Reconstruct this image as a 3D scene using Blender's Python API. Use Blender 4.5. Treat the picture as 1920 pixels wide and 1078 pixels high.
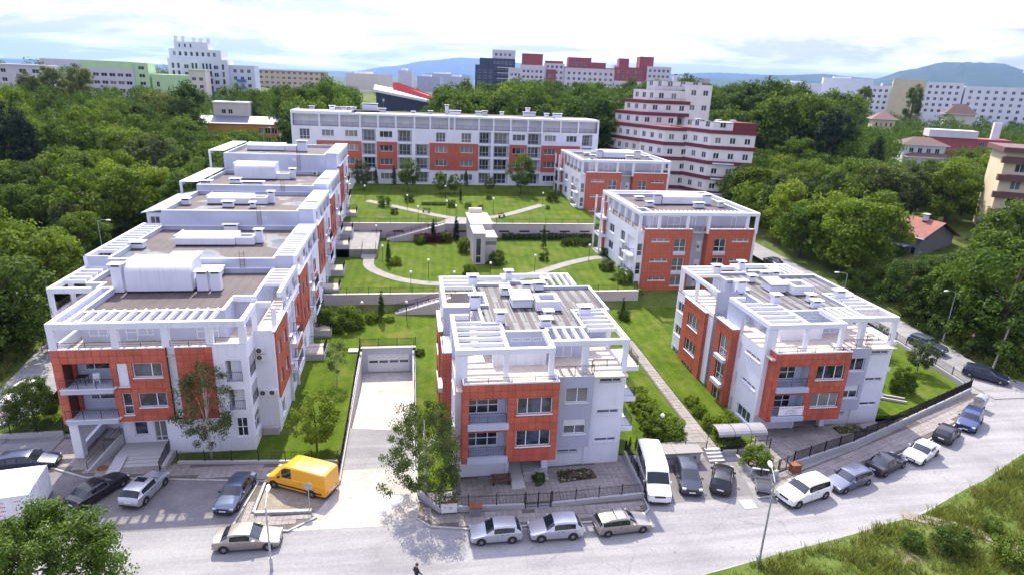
import bpy, math, random
from mathutils import Vector, Matrix
R = math.radians
S = bpy.context.scene
for o in list(bpy.data.objects): bpy.data.objects.remove(o)
COL = S.collection

# ------------------------------------------------------------------ camera
CAMZ = 32.0
def set_camera():
    f_px, pitch, yaw, roll = 1177.0, R(18.25), R(9.5), R(2.34)
    fw = Vector((math.sin(yaw)*math.cos(pitch), math.cos(yaw)*math.cos(pitch), -math.sin(pitch)))
    r0 = Vector((math.cos(yaw), -math.sin(yaw), 0)); u0 = r0.cross(fw)
    rt = r0*math.cos(roll) + u0*math.sin(roll); up = u0*math.cos(roll) - r0*math.sin(roll)
    cam = bpy.data.cameras.new('camera'); ob = bpy.data.objects.new('camera', cam); COL.objects.link(ob)
    ob.matrix_world = Matrix(((rt.x, up.x, -fw.x, 0), (rt.y, up.y, -fw.y, 0), (rt.z, up.z, -fw.z, CAMZ), (0, 0, 0, 1)))
    cam.sensor_width = 36; cam.lens = 36*f_px/1920; cam.clip_start = .5; cam.clip_end = 60000
    S.camera = ob
set_camera()

# ------------------------------------------------------------------ light
SUN_EL, SUN_AZ = R(51.6), R(-4.5)       # azimuth from +Y, clockwise
SUN_DIR = Vector((math.sin(SUN_AZ)*math.cos(SUN_EL), math.cos(SUN_AZ)*math.cos(SUN_EL), math.sin(SUN_EL)))
SUN_POWER, SKY_STRENGTH, EXPOSURE = 4.1, 0.1, .98
def set_light():
    w = bpy.data.worlds.new('World'); S.world = w; w.use_nodes = True
    nt = w.node_tree; N = nt.nodes; L = nt.links; N.clear()
    out = N.new('ShaderNodeOutputWorld'); bg = N.new('ShaderNodeBackground'); bg.inputs[1].default_value = SKY_STRENGTH
    L.new(bg.outputs[0], out.inputs[0])
    sky = N.new('ShaderNodeTexSky'); sky.sky_type = 'NISHITA'; sky.sun_disc = False
    sky.sun_elevation = SUN_EL; sky.sun_rotation = SUN_AZ; sky.altitude = 500; sky.dust_density = 2.0; sky.air_density = 1.0
    tc = N.new('ShaderNodeTexCoord'); nrm = N.new('ShaderNodeVectorMath'); nrm.operation = 'NORMALIZE'
    L.new(tc.outputs['Generated'], nrm.inputs[0])
    sep = N.new('ShaderNodeSeparateXYZ'); L.new(nrm.outputs[0], sep.inputs[0])
    def math_(op, a, b=None):
        n = N.new('ShaderNodeMath'); n.operation = op
        for i, v in enumerate((a, b)):
            if v is None: continue
            if isinstance(v, (int, float)): n.inputs[i].default_value = v
            else: L.new(v, n.inputs[i])
        return n.outputs[0]
    zc = math_('ADD', math_('MAXIMUM', sep.outputs[2], 0.0), 0.09)
    cx = math_('DIVIDE', sep.outputs[0], zc); cy = math_('DIVIDE', sep.outputs[1], zc)
    cmb = N.new('ShaderNodeCombineXYZ'); L.new(cx, cmb.inputs[0]); L.new(cy, cmb.inputs[1])
    nz = N.new('ShaderNodeTexNoise'); nz.inputs['Scale'].default_value = .38; nz.inputs['Detail'].default_value = 7; nz.inputs['Roughness'].default_value = .62; nz.inputs['Distortion'].default_value = .6
    L.new(cmb.outputs[0], nz.inputs['Vector'])
    cov = N.new('ShaderNodeValToRGB'); cov.color_ramp.elements[0].position = .20; cov.color_ramp.elements[1].position = .38
    L.new(nz.outputs[0], cov.inputs[0])
    thick = N.new('ShaderNodeValToRGB'); e = thick.color_ramp.elements
    e[0].position = .40; e[0].color = (8.0, 8.1, 11.6, 1); e[1].position = .57; e[1].color = (3.5, 3.65, 4.7, 1)
    L.new(nz.outputs[0], thick.inputs[0])
    # light scattered forward around the sun through the thin cloud
    dot = N.new('ShaderNodeVectorMath'); dot.operation = 'DOT_PRODUCT'; L.new(nrm.outputs[0], dot.inputs[0]); dot.inputs[1].default_value = SUN_DIR
    glow = math_('ADD', math_('MULTIPLY', math_('POWER', math_('MAXIMUM', dot.outputs['Value'], 0.0), 2.0), 1.15), .90)
    gm = N.new('ShaderNodeVectorMath'); gm.operation = 'SCALE'; L.new(thick.outputs[0], gm.inputs[0]); L.new(glow, gm.inputs['Scale'])
    mix = N.new('ShaderNodeMix'); mix.data_type = 'RGBA'
    L.new(cov.outputs[0], mix.inputs['Factor']); L.new(sky.outputs[0], mix.inputs['A']); L.new(gm.outputs[0], mix.inputs['B'])
    L.new(mix.outputs['Result'], bg.inputs[0])
    ld = bpy.data.lights.new('sun', 'SUN'); ld.energy = SUN_POWER; ld.angle = R(.55); ld.color = (1, .94, .74)
    lo = bpy.data.objects.new('sun', ld); COL.objects.link(lo)
    lo.rotation_euler = SUN_DIR.to_track_quat('Z', 'Y').to_euler()
    lo.location = (0, 0, 120)
    v = S.view_settings; v.view_transform = 'Standard'; v.look = 'None'; v.gamma = 1; v.exposure = EXPOSURE; v.use_curve_mapping = False
set_light()

# ------------------------------------------------------------------ helpers
def link(o, parent=None):
    COL.objects.link(o)
    if parent is not None: o.parent = parent
    return o
def tag(o, label=None, cat=None, group=None, kind=None):
    if label: o['label'] = label
    if cat: o['category'] = cat
    if group: o['group'] = group
    if kind: o['kind'] = kind
    return o
def thing(name, label, cat, loc=(0, 0, 0), rz=0, group=None):
    o = bpy.data.objects.new(name, None); o.empty_display_size = .3
    o.location = loc; o.rotation_euler = (0, 0, rz)
    link(o); return tag(o, label, cat, group)
def copy_tree(o, parent=None):
    c = o.copy(); COL.objects.link(c)
    if parent is not None: c.parent = parent
    for ch in KIDS(o): copy_tree(ch, c)
    return c
def KIDS(o): return [c for c in o.children]

class MB:
    """collects faces into one mesh; (dx,dy,dz) is subtracted from every point"""
    def __init__(s, off=(0, 0, 0)): s.v = []; s.f = []; s.off = off
    def add(s, vs, fs):
        b = len(s.v); ox, oy, oz = s.off
        s.v += [(p[0]-ox, p[1]-oy, p[2]-oz) for p in vs]; s.f += [tuple(i+b for i in f) for f in fs]; return s
    def box(s, x0, x1, y0, y1, z0, z1):
        if x0 > x1: x0, x1 = x1, x0
        if y0 > y1: y0, y1 = y1, y0
        if z0 > z1: z0, z1 = z1, z0
        return s.add([(x0,y0,z0),(x1,y0,z0),(x1,y1,z0),(x0,y1,z0),(x0,y0,z1),(x1,y0,z1),(x1,y1,z1),(x0,y1,z1)],
              [(0,3,2,1),(4,5,6,7),(0,1,5,4),(1,2,6,5),(2,3,7,6),(3,0,4,7)])
    def prism(s, poly, z0, z1, cap=True):
        a = sum(poly[i][0]*poly[(i+1) % len(poly)][1]-poly[(i+1) % len(poly)][0]*poly[i][1] for i in range(len(poly)))
        if a < 0: poly = poly[::-1]
        n = len(poly); z0f = z0 if callable(z0) else (lambda x, y: z0); z1f = z1 if callable(z1) else (lambda x, y: z1)
        vs = [(x, y, z0f(x, y)) for x, y in poly]+[(x, y, z1f(x, y)) for x, y in poly]
        fs = [(i, (i+1) % n, n+(i+1) % n, n+i) for i in range(n)]
        if cap: fs += [tuple(range(n-1, -1, -1)), tuple(range(n, 2*n))]
        return s.add(vs, fs)
    def ring_prism(s, poly, t, z0, z1):
        """wall of thickness t running inside a rectilinear polygon (parapet)"""
        a = sum(poly[i][0]*poly[(i+1) % len(poly)][1]-poly[(i+1) % len(poly)][0]*poly[i][1] for i in range(len(poly)))
        if a < 0: poly = poly[::-1]
        n = len(poly); inner = []
        for i in range(n):
            p0, p1, p2 = Vector(poly[i-1]), Vector(poly[i]), Vector(poly[(i+1) % n])
            d1 = (p1-p0).normalized(); d2 = (p2-p1).normalized()
            n1 = Vector((-d1.y, d1.x)); n2 = Vector((-d2.y, d2.x))
            m = n1+n2; k = 1/max(.25, (m.dot(n1)))
            inner.append(p1+m*k*t)
        vs = []
        for i in range(n):
            vs += [(poly[i][0], poly[i][1], z0), (poly[i][0], poly[i][1], z1), (inner[i][0], inner[i][1], z1), (inner[i][0], inner[i][1], z0)]
        fs = []
        for i in range(n):
            a_, b = 4*i, 4*((i+1) % n)
            for k in range(4): fs.append((a_+k, b+k, b+(k+1) % 4, a_+(k+1) % 4))
        fs = [f[::-1] if False else f for f in fs]
        return s.add(vs, fs)
    def tube(s, pts, radii, n=6, cap=True):
        if not hasattr(radii, '__len__'): radii = [radii]*len(pts)
        pts = [Vector(p) for p in pts]; vs = []; fs = []
        for i, p in enumerate(pts):
            d = (pts[min(i+1, len(pts)-1)]-pts[max(i-1, 0)]).normalized()
            a = d.cross(Vector((0, 0, 1)) if abs(d.z) < .9 else Vector((1, 0, 0))).normalized(); b = d.cross(a)
            for k in range(n):
                t = 2*math.pi*k/n; vs.append(p+(a*math.cos(t)+b*math.sin(t))*radii[i])
        for i in range(len(pts)-1):
            for k in range(n):
                fs.append((i*n+k, i*n+(k+1) % n, (i+1)*n+(k+1) % n, (i+1)*n+k))
        if cap: fs += [tuple(range(n-1, -1, -1)), tuple(range((len(pts)-1)*n, len(pts)*n))]
        return s.add(vs, fs)
    def lathe(s, prof, n=12, c=(0, 0, 0)):
        vs = []; fs = []
        for r, z in prof:
            for k in range(n):
                t = 2*math.pi*k/n; vs.append((c[0]+r*math.cos(t), c[1]+r*math.sin(t), c[2]+z))
        for i in range(len(prof)-1):
            for k in range(n): fs.append((i*n+k, i*n+(k+1) % n, (i+1)*n+(k+1) % n, (i+1)*n+k))
        fs += [tuple(range(n-1, -1, -1)), tuple(range((len(prof)-1)*n, len(prof)*n))]
        return s.add(vs, fs)
    def mesh(s, name, m=None, smooth=False):
        me = bpy.data.meshes.new(name); me.from_pydata(s.v, [], s.f)
        if m is not None: me.materials.append(m)
        if smooth:
            me.polygons.foreach_set('use_smooth', [True]*len(me.polygons))
            if smooth is not True: me.set_sharp_from_angle(angle=R(smooth))
        me.update(); return me
    def build(s, name, m, parent=None, smooth=False):
        return link(bpy.data.objects.new(name, s.mesh(name, m, smooth)), parent)
def inst(name, me, parent=None, loc=(0, 0, 0), rz=0, sc=None):
    o = bpy.data.objects.new(name, me); o.location = loc; o.rotation_euler = (0, 0, rz)
    if sc is not None: o.scale = sc
    return link(o, parent)
def boxpart(name, m, parent, x0, x1, y0, y1, z0, z1):
    return MB().box(x0, x1, y0, y1, z0, z1).build(name, m, parent)
def struct(name, mb, m, smooth=False, parent=None):
    o = mb.build(name, m, parent, smooth)
    if parent is None: o['kind'] = 'structure'
    return o

# ------------------------------------------------------------------ materials
MATS = {}
def nodes(name):
    m = bpy.data.materials.new(name); m.use_nodes = True; MATS[name] = m
    nt = m.node_tree; return m, nt, nt.nodes, nt.links, nt.nodes['Principled BSDF']
def ramp(N, L, src, stops):
    r = N.new('ShaderNodeValToRGB'); cr = r.color_ramp
    while len(cr.elements) < len(stops): cr.elements.new(.5)
    for e, (p, c) in zip(cr.elements, stops): e.position = p; e.color = (*c, 1)
    L.new(src, r.inputs[0]); return r.outputs[0]
def noise(N, L, vec, scale, detail=4, rough=.55):
    n = N.new('ShaderNodeTexNoise'); n.inputs['Scale'].default_value = scale; n.inputs['Detail'].default_value = detail; n.inputs['Roughness'].default_value = rough
    if vec is not None: L.new(vec, n.inputs['Vector'])
    return n.outputs[0]
def mapping(N, L, sc=(1, 1, 1), rot=(0, 0, 0), coord='geo'):
    if coord == 'geo': src = N.new('ShaderNodeNewGeometry').outputs['Position']
    else: src = N.new('ShaderNodeTexCoord').outputs['Object']
    mp = N.new('ShaderNodeMapping'); mp.inputs['Scale'].default_value = sc; mp.inputs['Rotation'].default_value = rot
    L.new(src, mp.inputs['Vector']); return mp.outputs[0]
def mixc(N, L, fac, a, b, mode='MIX'):
    m = N.new('ShaderNodeMix'); m.data_type = 'RGBA'; m.blend_type = mode
    for k, v in (('Factor', fac), ('A', a), ('B', b)):
        if isinstance(v, (int, float)): m.inputs[k].default_value = v
        elif isinstance(v, tuple): m.inputs[k].default_value = (*v, 1)
        else: L.new(v, m.inputs[k])
    return m.outputs['Result']
def bump(N, L, b, h, dist=.02, strength=.6):
    n = N.new('ShaderNodeBump'); n.inputs['Distance'].default_value = dist; n.inputs['Strength'].default_value = strength
    L.new(h, n.inputs['Height']); L.new(n.outputs[0], b.inputs['Normal'])
def sc3(c, k): return tuple(x*k for x in c)
def plain(name, col, rough=.6, metal=0, var=.12, scale=2.0, bmp=0, coat=0):
    m, nt, N, L, b = nodes(name)
    b.inputs['Roughness'].default_value = rough; b.inputs['Metallic'].default_value = metal
    if coat: b.inputs['Coat Weight'].default_value = coat; b.inputs['Coat Roughness'].default_value = .04
    if var:
        f = noise(N, L, mapping(N, L), scale, 5)
        L.new(ramp(N, L, f, [(.3, sc3(col, 1-var)), (.7, sc3(col, 1+var))]), b.inputs['Base Color'])
        if bmp: bump(N, L, b, f, bmp)
    else: b.inputs['Base Color'].default_value = (*col, 1)
    return m
def wallmat(name, col, stain=.32, seed=0):
    """painted render: faint mottling, vertical rain streaks, fine grain"""
    m, nt, N, L, b = nodes(name); b.inputs['Roughness'].default_value = .85
    a = noise(N, L, mapping(N, L, (.35, .35, .35)), 1.3, 4)
    base = ramp(N, L, a, [(.3, sc3(col, .93)), (.7, sc3(col, 1.04))])
    st = noise(N, L, mapping(N, L, (3.2, 3.2, .14)), 1.0, 6, .65)
    sf = ramp(N, L, st, [(.50, (0, 0, 0)), (.74, (1, 1, 1))])
    big = noise(N, L, mapping(N, L, (.22, .22, .3)), 1.0, 3)
    bf = ramp(N, L, big, [(.42, (0, 0, 0)), (.66, (stain, stain, stain))])
    fac = N.new('ShaderNodeMath'); fac.operation = 'MULTIPLY'; L.new(sf, fac.inputs[0]); L.new(bf, fac.inputs[1])
    L.new(mixc(N, L, fac.outputs[0], base, (col[0]*.5, col[1]*.47, col[2]*.43)), b.inputs['Base Color'])
    bump(N, L, b, noise(N, L, mapping(N, L, (1, 1, 1)), 30, 3), .004, .4)
    return m
WHITE = wallmat('white_render', (.71, .72, .79), .5)
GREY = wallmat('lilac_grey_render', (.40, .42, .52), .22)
LGREY = wallmat('pale_grey_render', (.45, .48, .59), .25)
CREAM = wallmat('cream_render', (.66, .61, .53), .25)
PINK = wallmat('pink_grey_render', (.47, .40, .42), .5)
CONC = wallmat('bare_concrete', (.40, .385, .37), .55)
PLINTH = wallmat('plinth_stone', (.42, .41, .41), .4)
TRIM = wallmat('white_trim', (.70, .71, .78), .42)
MAROON = plain('maroon_paint', (.15, .022, .03), .7, var=.14)
DARKMET = plain('black_iron', (.018, .018, .022), .45, .3, var=0)
GREYMET = plain('grey_metal', (.30, .31, .33), .45, .6, var=.1)
GALV = plain('galvanised_steel', (.42, .44, .47), .42, .65, var=.2, scale=4)
FRAME = plain('white_window_frame', (.74, .75, .77), .4, var=.04)
RUST = plain('rusty_iron', (.20, .07, .035), .8, var=.3)
BLACKMEMB = plain('black_membrane', (.02, .018, .022), .75, var=.4, scale=1.5)
STONE = plain('pale_stone_coping', (.48, .46, .44), .8, var=.14, scale=3)
WOODBR = plain('brown_wood', (.13, .06, .035), .65, var=.25, scale=6)
ACM = plain('ac_white', (.66, .66, .64), .5, var=.06)
def cladding(name, col, tile=None, rough=.5):
    m, nt, N, L, b = nodes(name); b.inputs['Roughness'].default_value = rough
    oi = N.new('ShaderNodeObjectInfo')
    a = noise(N, L, mapping(N, L, (1, 1, 1)), 1.2, 5)
    base = ramp(N, L, a, [(.3, sc3(col, .88)), (.7, sc3(col, 1.1))])
    if tile is None:      # separate panels: each a hair different
        f = ramp(N, L, oi.outputs['Random'], [(0, (.86, .86, .86)), (1, (1.1, 1.08, 1.06))])
        base = mixc(N, L, 1.0, base, f, 'MULTIPLY')
    else:
        geo = N.new('ShaderNodeNewGeometry'); sep = N.new('ShaderNodeSeparateXYZ'); L.new(geo.outputs['Position'], sep.inputs[0])
        ad = N.new('ShaderNodeMath'); ad.operation = 'ADD'; L.new(sep.outputs[0], ad.inputs[0]); L.new(sep.outputs[1], ad.inputs[1])
        cb = N.new('ShaderNodeCombineXYZ'); L.new(ad.outputs[0], cb.inputs[0]); L.new(sep.outputs[2], cb.inputs[1])
        br = N.new('ShaderNodeTexBrick'); br.offset = 0; br.inputs['Scale'].default_value = 1
        br.inputs['Brick Width'].default_value = tile; br.inputs['Row Height'].default_value = tile; br.inputs['Mortar Size'].default_value = .022
        br.inputs['Color1'].default_value = (1, 1, 1, 1); br.inputs['Color2'].default_value = (.9, .9, .9, 1); br.inputs['Mortar'].default_value = (.55, .5, .5, 1)
        L.new(cb.outputs[0], br.inputs['Vector'])
        base = mixc(N, L, 1.0, base, br.outputs[0], 'MULTIPLY')
    L.new(base, b.inputs['Base Color']); return m
ORANGE = cladding('terracotta_panel', (.47, .100, .056))
ORANGE_T = cladding('terracotta_panel_far', (.47, .100, .056), .6)
ORBACK = plain('panel_gap', (.10, .028, .018), .8, var=0)
def glassmat(name, dark=(.012, .016, .024), curtain=(.30, .30, .29), frac=.52):
    """window seen from outside: glossy pane, dark room or curtain behind it, different in every pane"""
    m, nt, N, L, b = nodes(name); b.inputs['Roughness'].default_value = .07
    b.inputs['IOR'].default_value = 1.5; b.inputs['Specular IOR Level'].default_value = .6
    oi = N.new('ShaderNodeObjectInfo')
    w = N.new('ShaderNodeTexWave'); w.bands_direction = 'X'; w.inputs['Scale'].default_value = 2.6; w.inputs['Distortion'].default_value = 2.5
    L.new(mapping(N, L, (1.5, 1.5, .05), coord='obj'), w.inputs['Vector'])
    cur = mixc(N, L, w.outputs[0], sc3(curtain, .55), curtain)
    blk = noise(N, L, mapping(N, L, (1, 1, 1.3), coord='geo'), .9, 2)
    rm = ramp(N, L, blk, [(.42, dark), (.62, sc3(dark, 5.0))])
    sel = ramp(N, L, oi.outputs['Random'], [(0, (0, 0, 0)), (1-frac-.02, (.0, .0, .0)), (1-frac+.02, (.35, .35, .35)), (1, (.85, .85, .85))])
    L.new(mixc(N, L, sel, rm, cur), b.inputs['Base Color'])
    return m
GLASS = glassmat('window_glass')
GLASSD = glassmat('window_glass_dark', frac=.14)
SHUTTER = plain('white_roller_shutter', (.66, .68, .72), .5, var=.05)

# ------------------------------------------------------------------ building kit
def uv_dirs(ang):
    return Vector((math.cos(ang), math.sin(ang), 0)), Vector((math.sin(ang), -math.cos(ang), 0))
FRONT, RIGHT, BACK, LEFT = 0.0, R(90), R(180), R(270)
def face(mb, p0, ang, w, h, ops=(), back=()):
    """one wall face with real openings; ops = (u0,u1,v0,v1,depth); reveals go inwards, and a back panel closes those in `back`"""
    u, n = uv_dirs(ang); p0 = Vector(p0); Z = Vector((0, 0, 1))
    us = sorted({0, w, *[max(0, min(w, o[0])) for o in ops], *[max(0, min(w, o[1])) for o in ops]})
    vs = sorted({0, h, *[max(0, min(h, o[2])) for o in ops], *[max(0, min(h, o[3])) for o in ops]})
    P = lambda a, b, d=0: p0+u*a+Z*b-n*d
    for j in range(len(vs)-1):
        run = None
        for i in range(len(us)-1):
            cu, cv = (us[i]+us[i+1])/2, (vs[j]+vs[j+1])/2
            hole = any(o[0] < cu < o[1] and o[2] < cv < o[3] for o in ops)
            if not hole:
                if run is None: run = us[i]
            if run is not None and (hole or i == len(us)-2):
                e = us[i] if hole else us[i+1]
                mb.add([P(run, vs[j]), P(e, vs[j]), P(e, vs[j+1]), P(run, vs[j+1])], [(0, 1, 2, 3)]); run = None
    for k, o in enumerate(ops):
        a, b, c, d, t = o[:5]
        mb.add([P(a,c),P(b,c),P(b,d),P(a,d),P(a,c,t),P(b,c,t),P(b,d,t),P(a,d,t)], [(0,4,5,1),(1,5,6,2),(2,6,7,3),(3,7,4,0)])
        if len(o) > 5 and o[5]: mb.add([P(a,c,t),P(b,c,t),P(b,d,t),P(a,d,t)], [(0,1,2,3)])
WCACHE = {}
def window_mesh(w, h, cols, tr, fw):
    key = (round(w, 2), round(h, 2), tuple(cols), tr, fw)
    if key in WCACHE: return WCACHE[key]
    b = MB(); d = .07
    b.box(0, w, 0, d, 0, fw); b.box(0, w, 0, d, h-fw, h); b.box(0, fw, 0, d, fw, h-fw); b.box(w-fw, w, 0, d, fw, h-fw)
    for c in cols: b.box(w*c-fw*.55, w*c+fw*.55, .003, d-.003, fw, h-fw)
    if tr: b.box(fw, w-fw, .006, d-.006, h*tr-fw*.5, h*tr+fw*.5)
    p = MB().add([(fw, .045, fw), (w-fw, .045, fw), (w-fw, .045, h-fw), (fw, .045, h-fw)], [(0, 1, 2, 3)])
    WCACHE[key] = (b.mesh('window', FRAME), p.mesh('pane', GLASS)); return WCACHE[key]
SILLC = {}
def win(parent, p0, ang, u0, u1, v0, v1, cols=(.5,), tr=0, inset=.12, sill=True, dark=False, shutter=0, fw=.065, name='window'):
    u, n = uv_dirs(ang); w, h = u1-u0, v1-v0
    fm, pm = window_mesh(w, h, cols, tr, fw)
    pos = Vector(p0)+u*u0+Vector((0, 0, v0))-n*inset
    o = inst(name, fm, parent, pos, ang)
    pn = inst('pane', pm, o)
    if dark:
        pn.material_slots[0].link = 'OBJECT'; pn.material_slots[0].material = GLASSD
    if sill:
        k = (round(w, 2), round(inset, 2))
        if k not in SILLC: SILLC[k] = MB().box(-.06, w+.06, -inset-.09, 0, -.09, -.003).mesh('sill', TRIM)
        inst('sill', SILLC[k], o)
    if shutter:
        k = ('s', round(w, 2), round(h*shutter, 2))
        if k not in SILLC: SILLC[k] = MB().box(.03, w-.03, -.02, .03, 0, h*shutter-.02).mesh('roller_shutter', SHUTTER)
        inst('roller_shutter', SILLC[k], o, (0, 0, h*(1-shutter)))
    return o
def railing(parent, pts, h=.95, gap=.13, post=1.6, m=None, bars=True, r=.011, name='railing'):
    b = MB(); pts = [Vector(p) for p in pts]
    for a, c in zip(pts[:-1], pts[1:]):
        d = c-a; ln = d.length
        if ln < .05: continue
        Z = Vector((0, 0, 1))
        b.tube([a+Z*h, c+Z*h], .026, 4); b.tube([a+Z*.1, c+Z*.1], .018, 4)
        if not bars: b.tube([a+Z*h*.55, c+Z*h*.55], .018, 4)
        k = max(1, round(ln/post))
        for i in range(k+1):
            p = a+d*i/k; b.tube([p, p+Z*h], .024, 4)
        if bars:
            k = max(2, int(ln/gap))
            for i in range(1, k):
                p = a+d*i/k; b.tube([p+Z*.1, p+Z*h], r, 3, cap=False)
    return b.build(name, m or DARKMET, parent)
def beam(parent, x0, x1, y0, y1, z0, z1, m=None, name='pergola_beam', rnd=False):
    if rnd:    # rounded beam running along y
        b = MB(); n = 6; w = (x1-x0)/2; cx = (x0+x1)/2; prof = [(x0, z0), (x1, z0)]+[(cx+w*math.cos(math.pi*k/n), z1-w+w*math.sin(math.pi*k/n)) for k in range(n+1)]
        k = len(prof); vs = [(x, y0, z) for x, z in prof]+[(x, y1, z) for x, z in prof]
        b.add(vs, [(i, (i+1) % k, k+(i+1) % k, k+i) for i in range(k)]+[tuple(range(k-1, -1, -1)), tuple(range(k, 2*k))])
        return b.build(name, m or TRIM, parent)
    return boxpart(name, m or TRIM, parent, x0, x1, y0, y1, z0, z1)
CHIM = {}
def chimney(parent, x, y, z, w=.7, d=.55, h=.9, cap=.18):
    k = (w, d, h, cap)
    if k not in CHIM:
        b = MB().box(-w/2, w/2, -d/2, d/2, .12, h-.22)
        for sx in (-1, 1): b.box(sx*w/2-sx*.09, sx*w/2, -d/2, d/2, h-.22, h)
        b.box(-w/2+.09, w/2-.09, -.05, .05, h-.22, h)
        base = MB().box(-w/2-.02, w/2+.02, -d/2-.02, d/2+.02, 0, .12); flue = MB().box(-w/2+.09, w/2-.09, -d/2+.1, d/2-.1, h-.22, h-.01)
        cp = MB().box(-w/2-cap, w/2+cap, -d/2-cap, d/2+cap, h, h+.08)
        CHIM[k] = (b.mesh('chimney', WHITE), base.mesh('chimney_flashing', BLACKMEMB), cp.mesh('chimney_cap', TRIM), flue.mesh('flue_opening', BLACKMEMB))
    a, b, c, e = CHIM[k]
    o = inst('chimney', a, parent, (x, y, z)); inst('chimney_flashing', b, o); inst('chimney_cap', c, o); inst('flue_opening', e, o); return o
ACC = []
def ac_unit(parent, x, y, z, ang):
    """wall air conditioner; faces along the wall normal"""
    if not ACC:
        b = MB().box(0, .8, -.3, 0, 0, .55)
        f = MB(); 
        for r0, r1 in ((.0, .07), (.2, .225)):
            n = 14; vs = []; 
            for k in range(n):
                t = 2*math.pi*k/n; vs += [(.3+r0*math.cos(t), -.306, .275+r0*math.sin(t)), (.3+r1*math.cos(t), -.306, .275+r1*math.sin(t))]
            f.add(vs, [(2*k, 2*k+1, (2*k+3) % (2*n), (2*k+2) % (2*n)) for k in range(n)])
        g = MB(); n = 14; g.add([(.3+.2*math.cos(2*math.pi*k/n), -.303, .275+.2*math.sin(2*math.pi*k/n)) for k in range(n)], [tuple(range(n))])
        ACC.extend([b.mesh('air_conditioner', ACM), f.mesh('fan_guard', GREYMET), g.mesh('fan_opening', DARKMET)])
    o = inst('air_conditioner', ACC[0], parent, (x, y, z), ang); inst('fan_opening', ACC[2], o); inst('fan_guard', ACC[1], o); return o
PANC = {}; PCOUNT = {}
def clad(parent, p0, ang, w, h, ops=(), size=.6, gap=.024, proud=.035, key=None, cap=300):
    """terracotta panels, one object each (the first `cap` of a building), fitted round the openings"""
    u, n = uv_dirs(ang); p0 = Vector(p0)
    nc, nr = max(1, round(w/size)), max(1, round(h/size)); rects = []
    for j in range(nr):
        for i in range(nc):
            rs = [(w*i/nc, w*(i+1)/nc, h*j/nr, h*(j+1)/nr)]
            for o in ops:
                out = []
                for a, b, c, d in rs:
                    x0, x1, y0, y1 = max(a, o[0]), min(b, o[1]), max(c, o[2]), min(d, o[3])
                    if x0 >= x1-1e-4 or y0 >= y1-1e-4: out.append((a, b, c, d)); continue
                    if a < x0: out.append((a, x0, c, d))
                    if x1 < b: out.append((x1, b, c, d))
                    if c < y0: out.append((x0, x1, c, y0))
                    if y1 < d: out.append((x0, x1, y1, d))
                rs = out
            rects += [r for r in rs if r[1]-r[0] > .06 and r[3]-r[2] > .06]
    rest = MB(); key = key or parent.name
    for a, b, c, d in rects:
        sz = (round(b-a-gap, 2), round(d-c-gap, 2))
        if PCOUNT.get(key, 0) < cap:
            PCOUNT[key] = PCOUNT.get(key, 0)+1
            if sz not in PANC: PANC[sz] = MB().box(0, sz[0], -proud, .01, 0, sz[1]).mesh('cladding_panel', ORANGE)
            jit = random.uniform(-.004, .004)
            inst('cladding_panel', PANC[sz], parent, p0+u*(a+gap/2)+n*jit+Vector((0, 0, c+gap/2)), ang)
        else:
            q = [p0+u*(a+gap/2)+Vector((0, 0, c+gap/2)), p0+u*(b-gap/2)+Vector((0, 0, c+gap/2)), p0+u*(b-gap/2)+Vector((0, 0, d-gap/2)), p0+u*(a+gap/2)+Vector((0, 0, d-gap/2))]
            rest.add([v+n*proud for v in q]+[v-n*.01 for v in q], [(0,1,2,3),(0,4,5,1),(1,5,6,2),(2,6,7,3),(3,7,4,0)])
    if rest.v:
        o = rest.build('cladding_panel', ORANGE_T, parent); o['kind'] = 'stuff'
def inpoly(x, y, poly):
    c = False; n = len(poly)
    for i in range(n):
        x0, y0 = poly[i]; x1, y1 = poly[(i+1) % n]
        if (y0 > y) != (y1 > y) and x < (x1-x0)*(y-y0)/(y1-y0)+x0: c = not c
    return c
def sheet(poly, zf, res=2.0, skirt=0.0):
    """ground sheet: polygon filled with a grid that follows zf, edges exact"""
    import bmesh
    bm = bmesh.new(); zf = zf if callable(zf) else (lambda x, y, c=zf: c)
    vs = [bm.verts.new((x, y, 0)) for x, y in poly]; bm.faces.new(vs)
    xs = [p[0] for p in poly]; ys = [p[1] for p in poly]
    def cuts(a, b): return [a+(b-a)*i/max(1, int((b-a)/res)) for i in range(1, max(1, int((b-a)/res)))]
    for x in cuts(min(xs), max(xs)): bmesh.ops.bisect_plane(bm, geom=bm.verts[:]+bm.edges[:]+bm.faces[:], plane_co=(x, 0, 0), plane_no=(1, 0, 0))
    for y in cuts(min(ys), max(ys)): bmesh.ops.bisect_plane(bm, geom=bm.verts[:]+bm.edges[:]+bm.faces[:], plane_co=(0, y, 0), plane_no=(0, 1, 0))
    if skirt:
        be = [e for e in bm.edges if e.is_boundary]
        r = bmesh.ops.extrude_edge_only(bm, edges=be)
        low = {v for v in r['geom'] if isinstance(v, bmesh.types.BMVert)}
    else: low = set()
    for v in bm.verts: v.co.z = zf(v.co.x, v.co.y)-(skirt if v in low else 0)
    bmesh.ops.recalc_face_normals(bm, faces=bm.faces[:])
    up = sum(f.normal.z*f.calc_area() for f in bm.faces)
    if up < 0: bmesh.ops.reverse_faces(bm, faces=bm.faces[:])
    b = MB(); bm.verts.index_update(); b.v = [tuple(v.co) for v in bm.verts]; b.f = [tuple(v.index for v in f.verts) for f in bm.faces]; bm.free(); return b
def resample(pts, step):
    pts = [Vector(p) for p in pts]; out = [pts[0]]
    for a, b in zip(pts[:-1], pts[1:]):
        k = max(1, round((b-a).length/step))
        for i in range(1, k+1): out.append(a+(b-a)*i/k)
    return out
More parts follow.
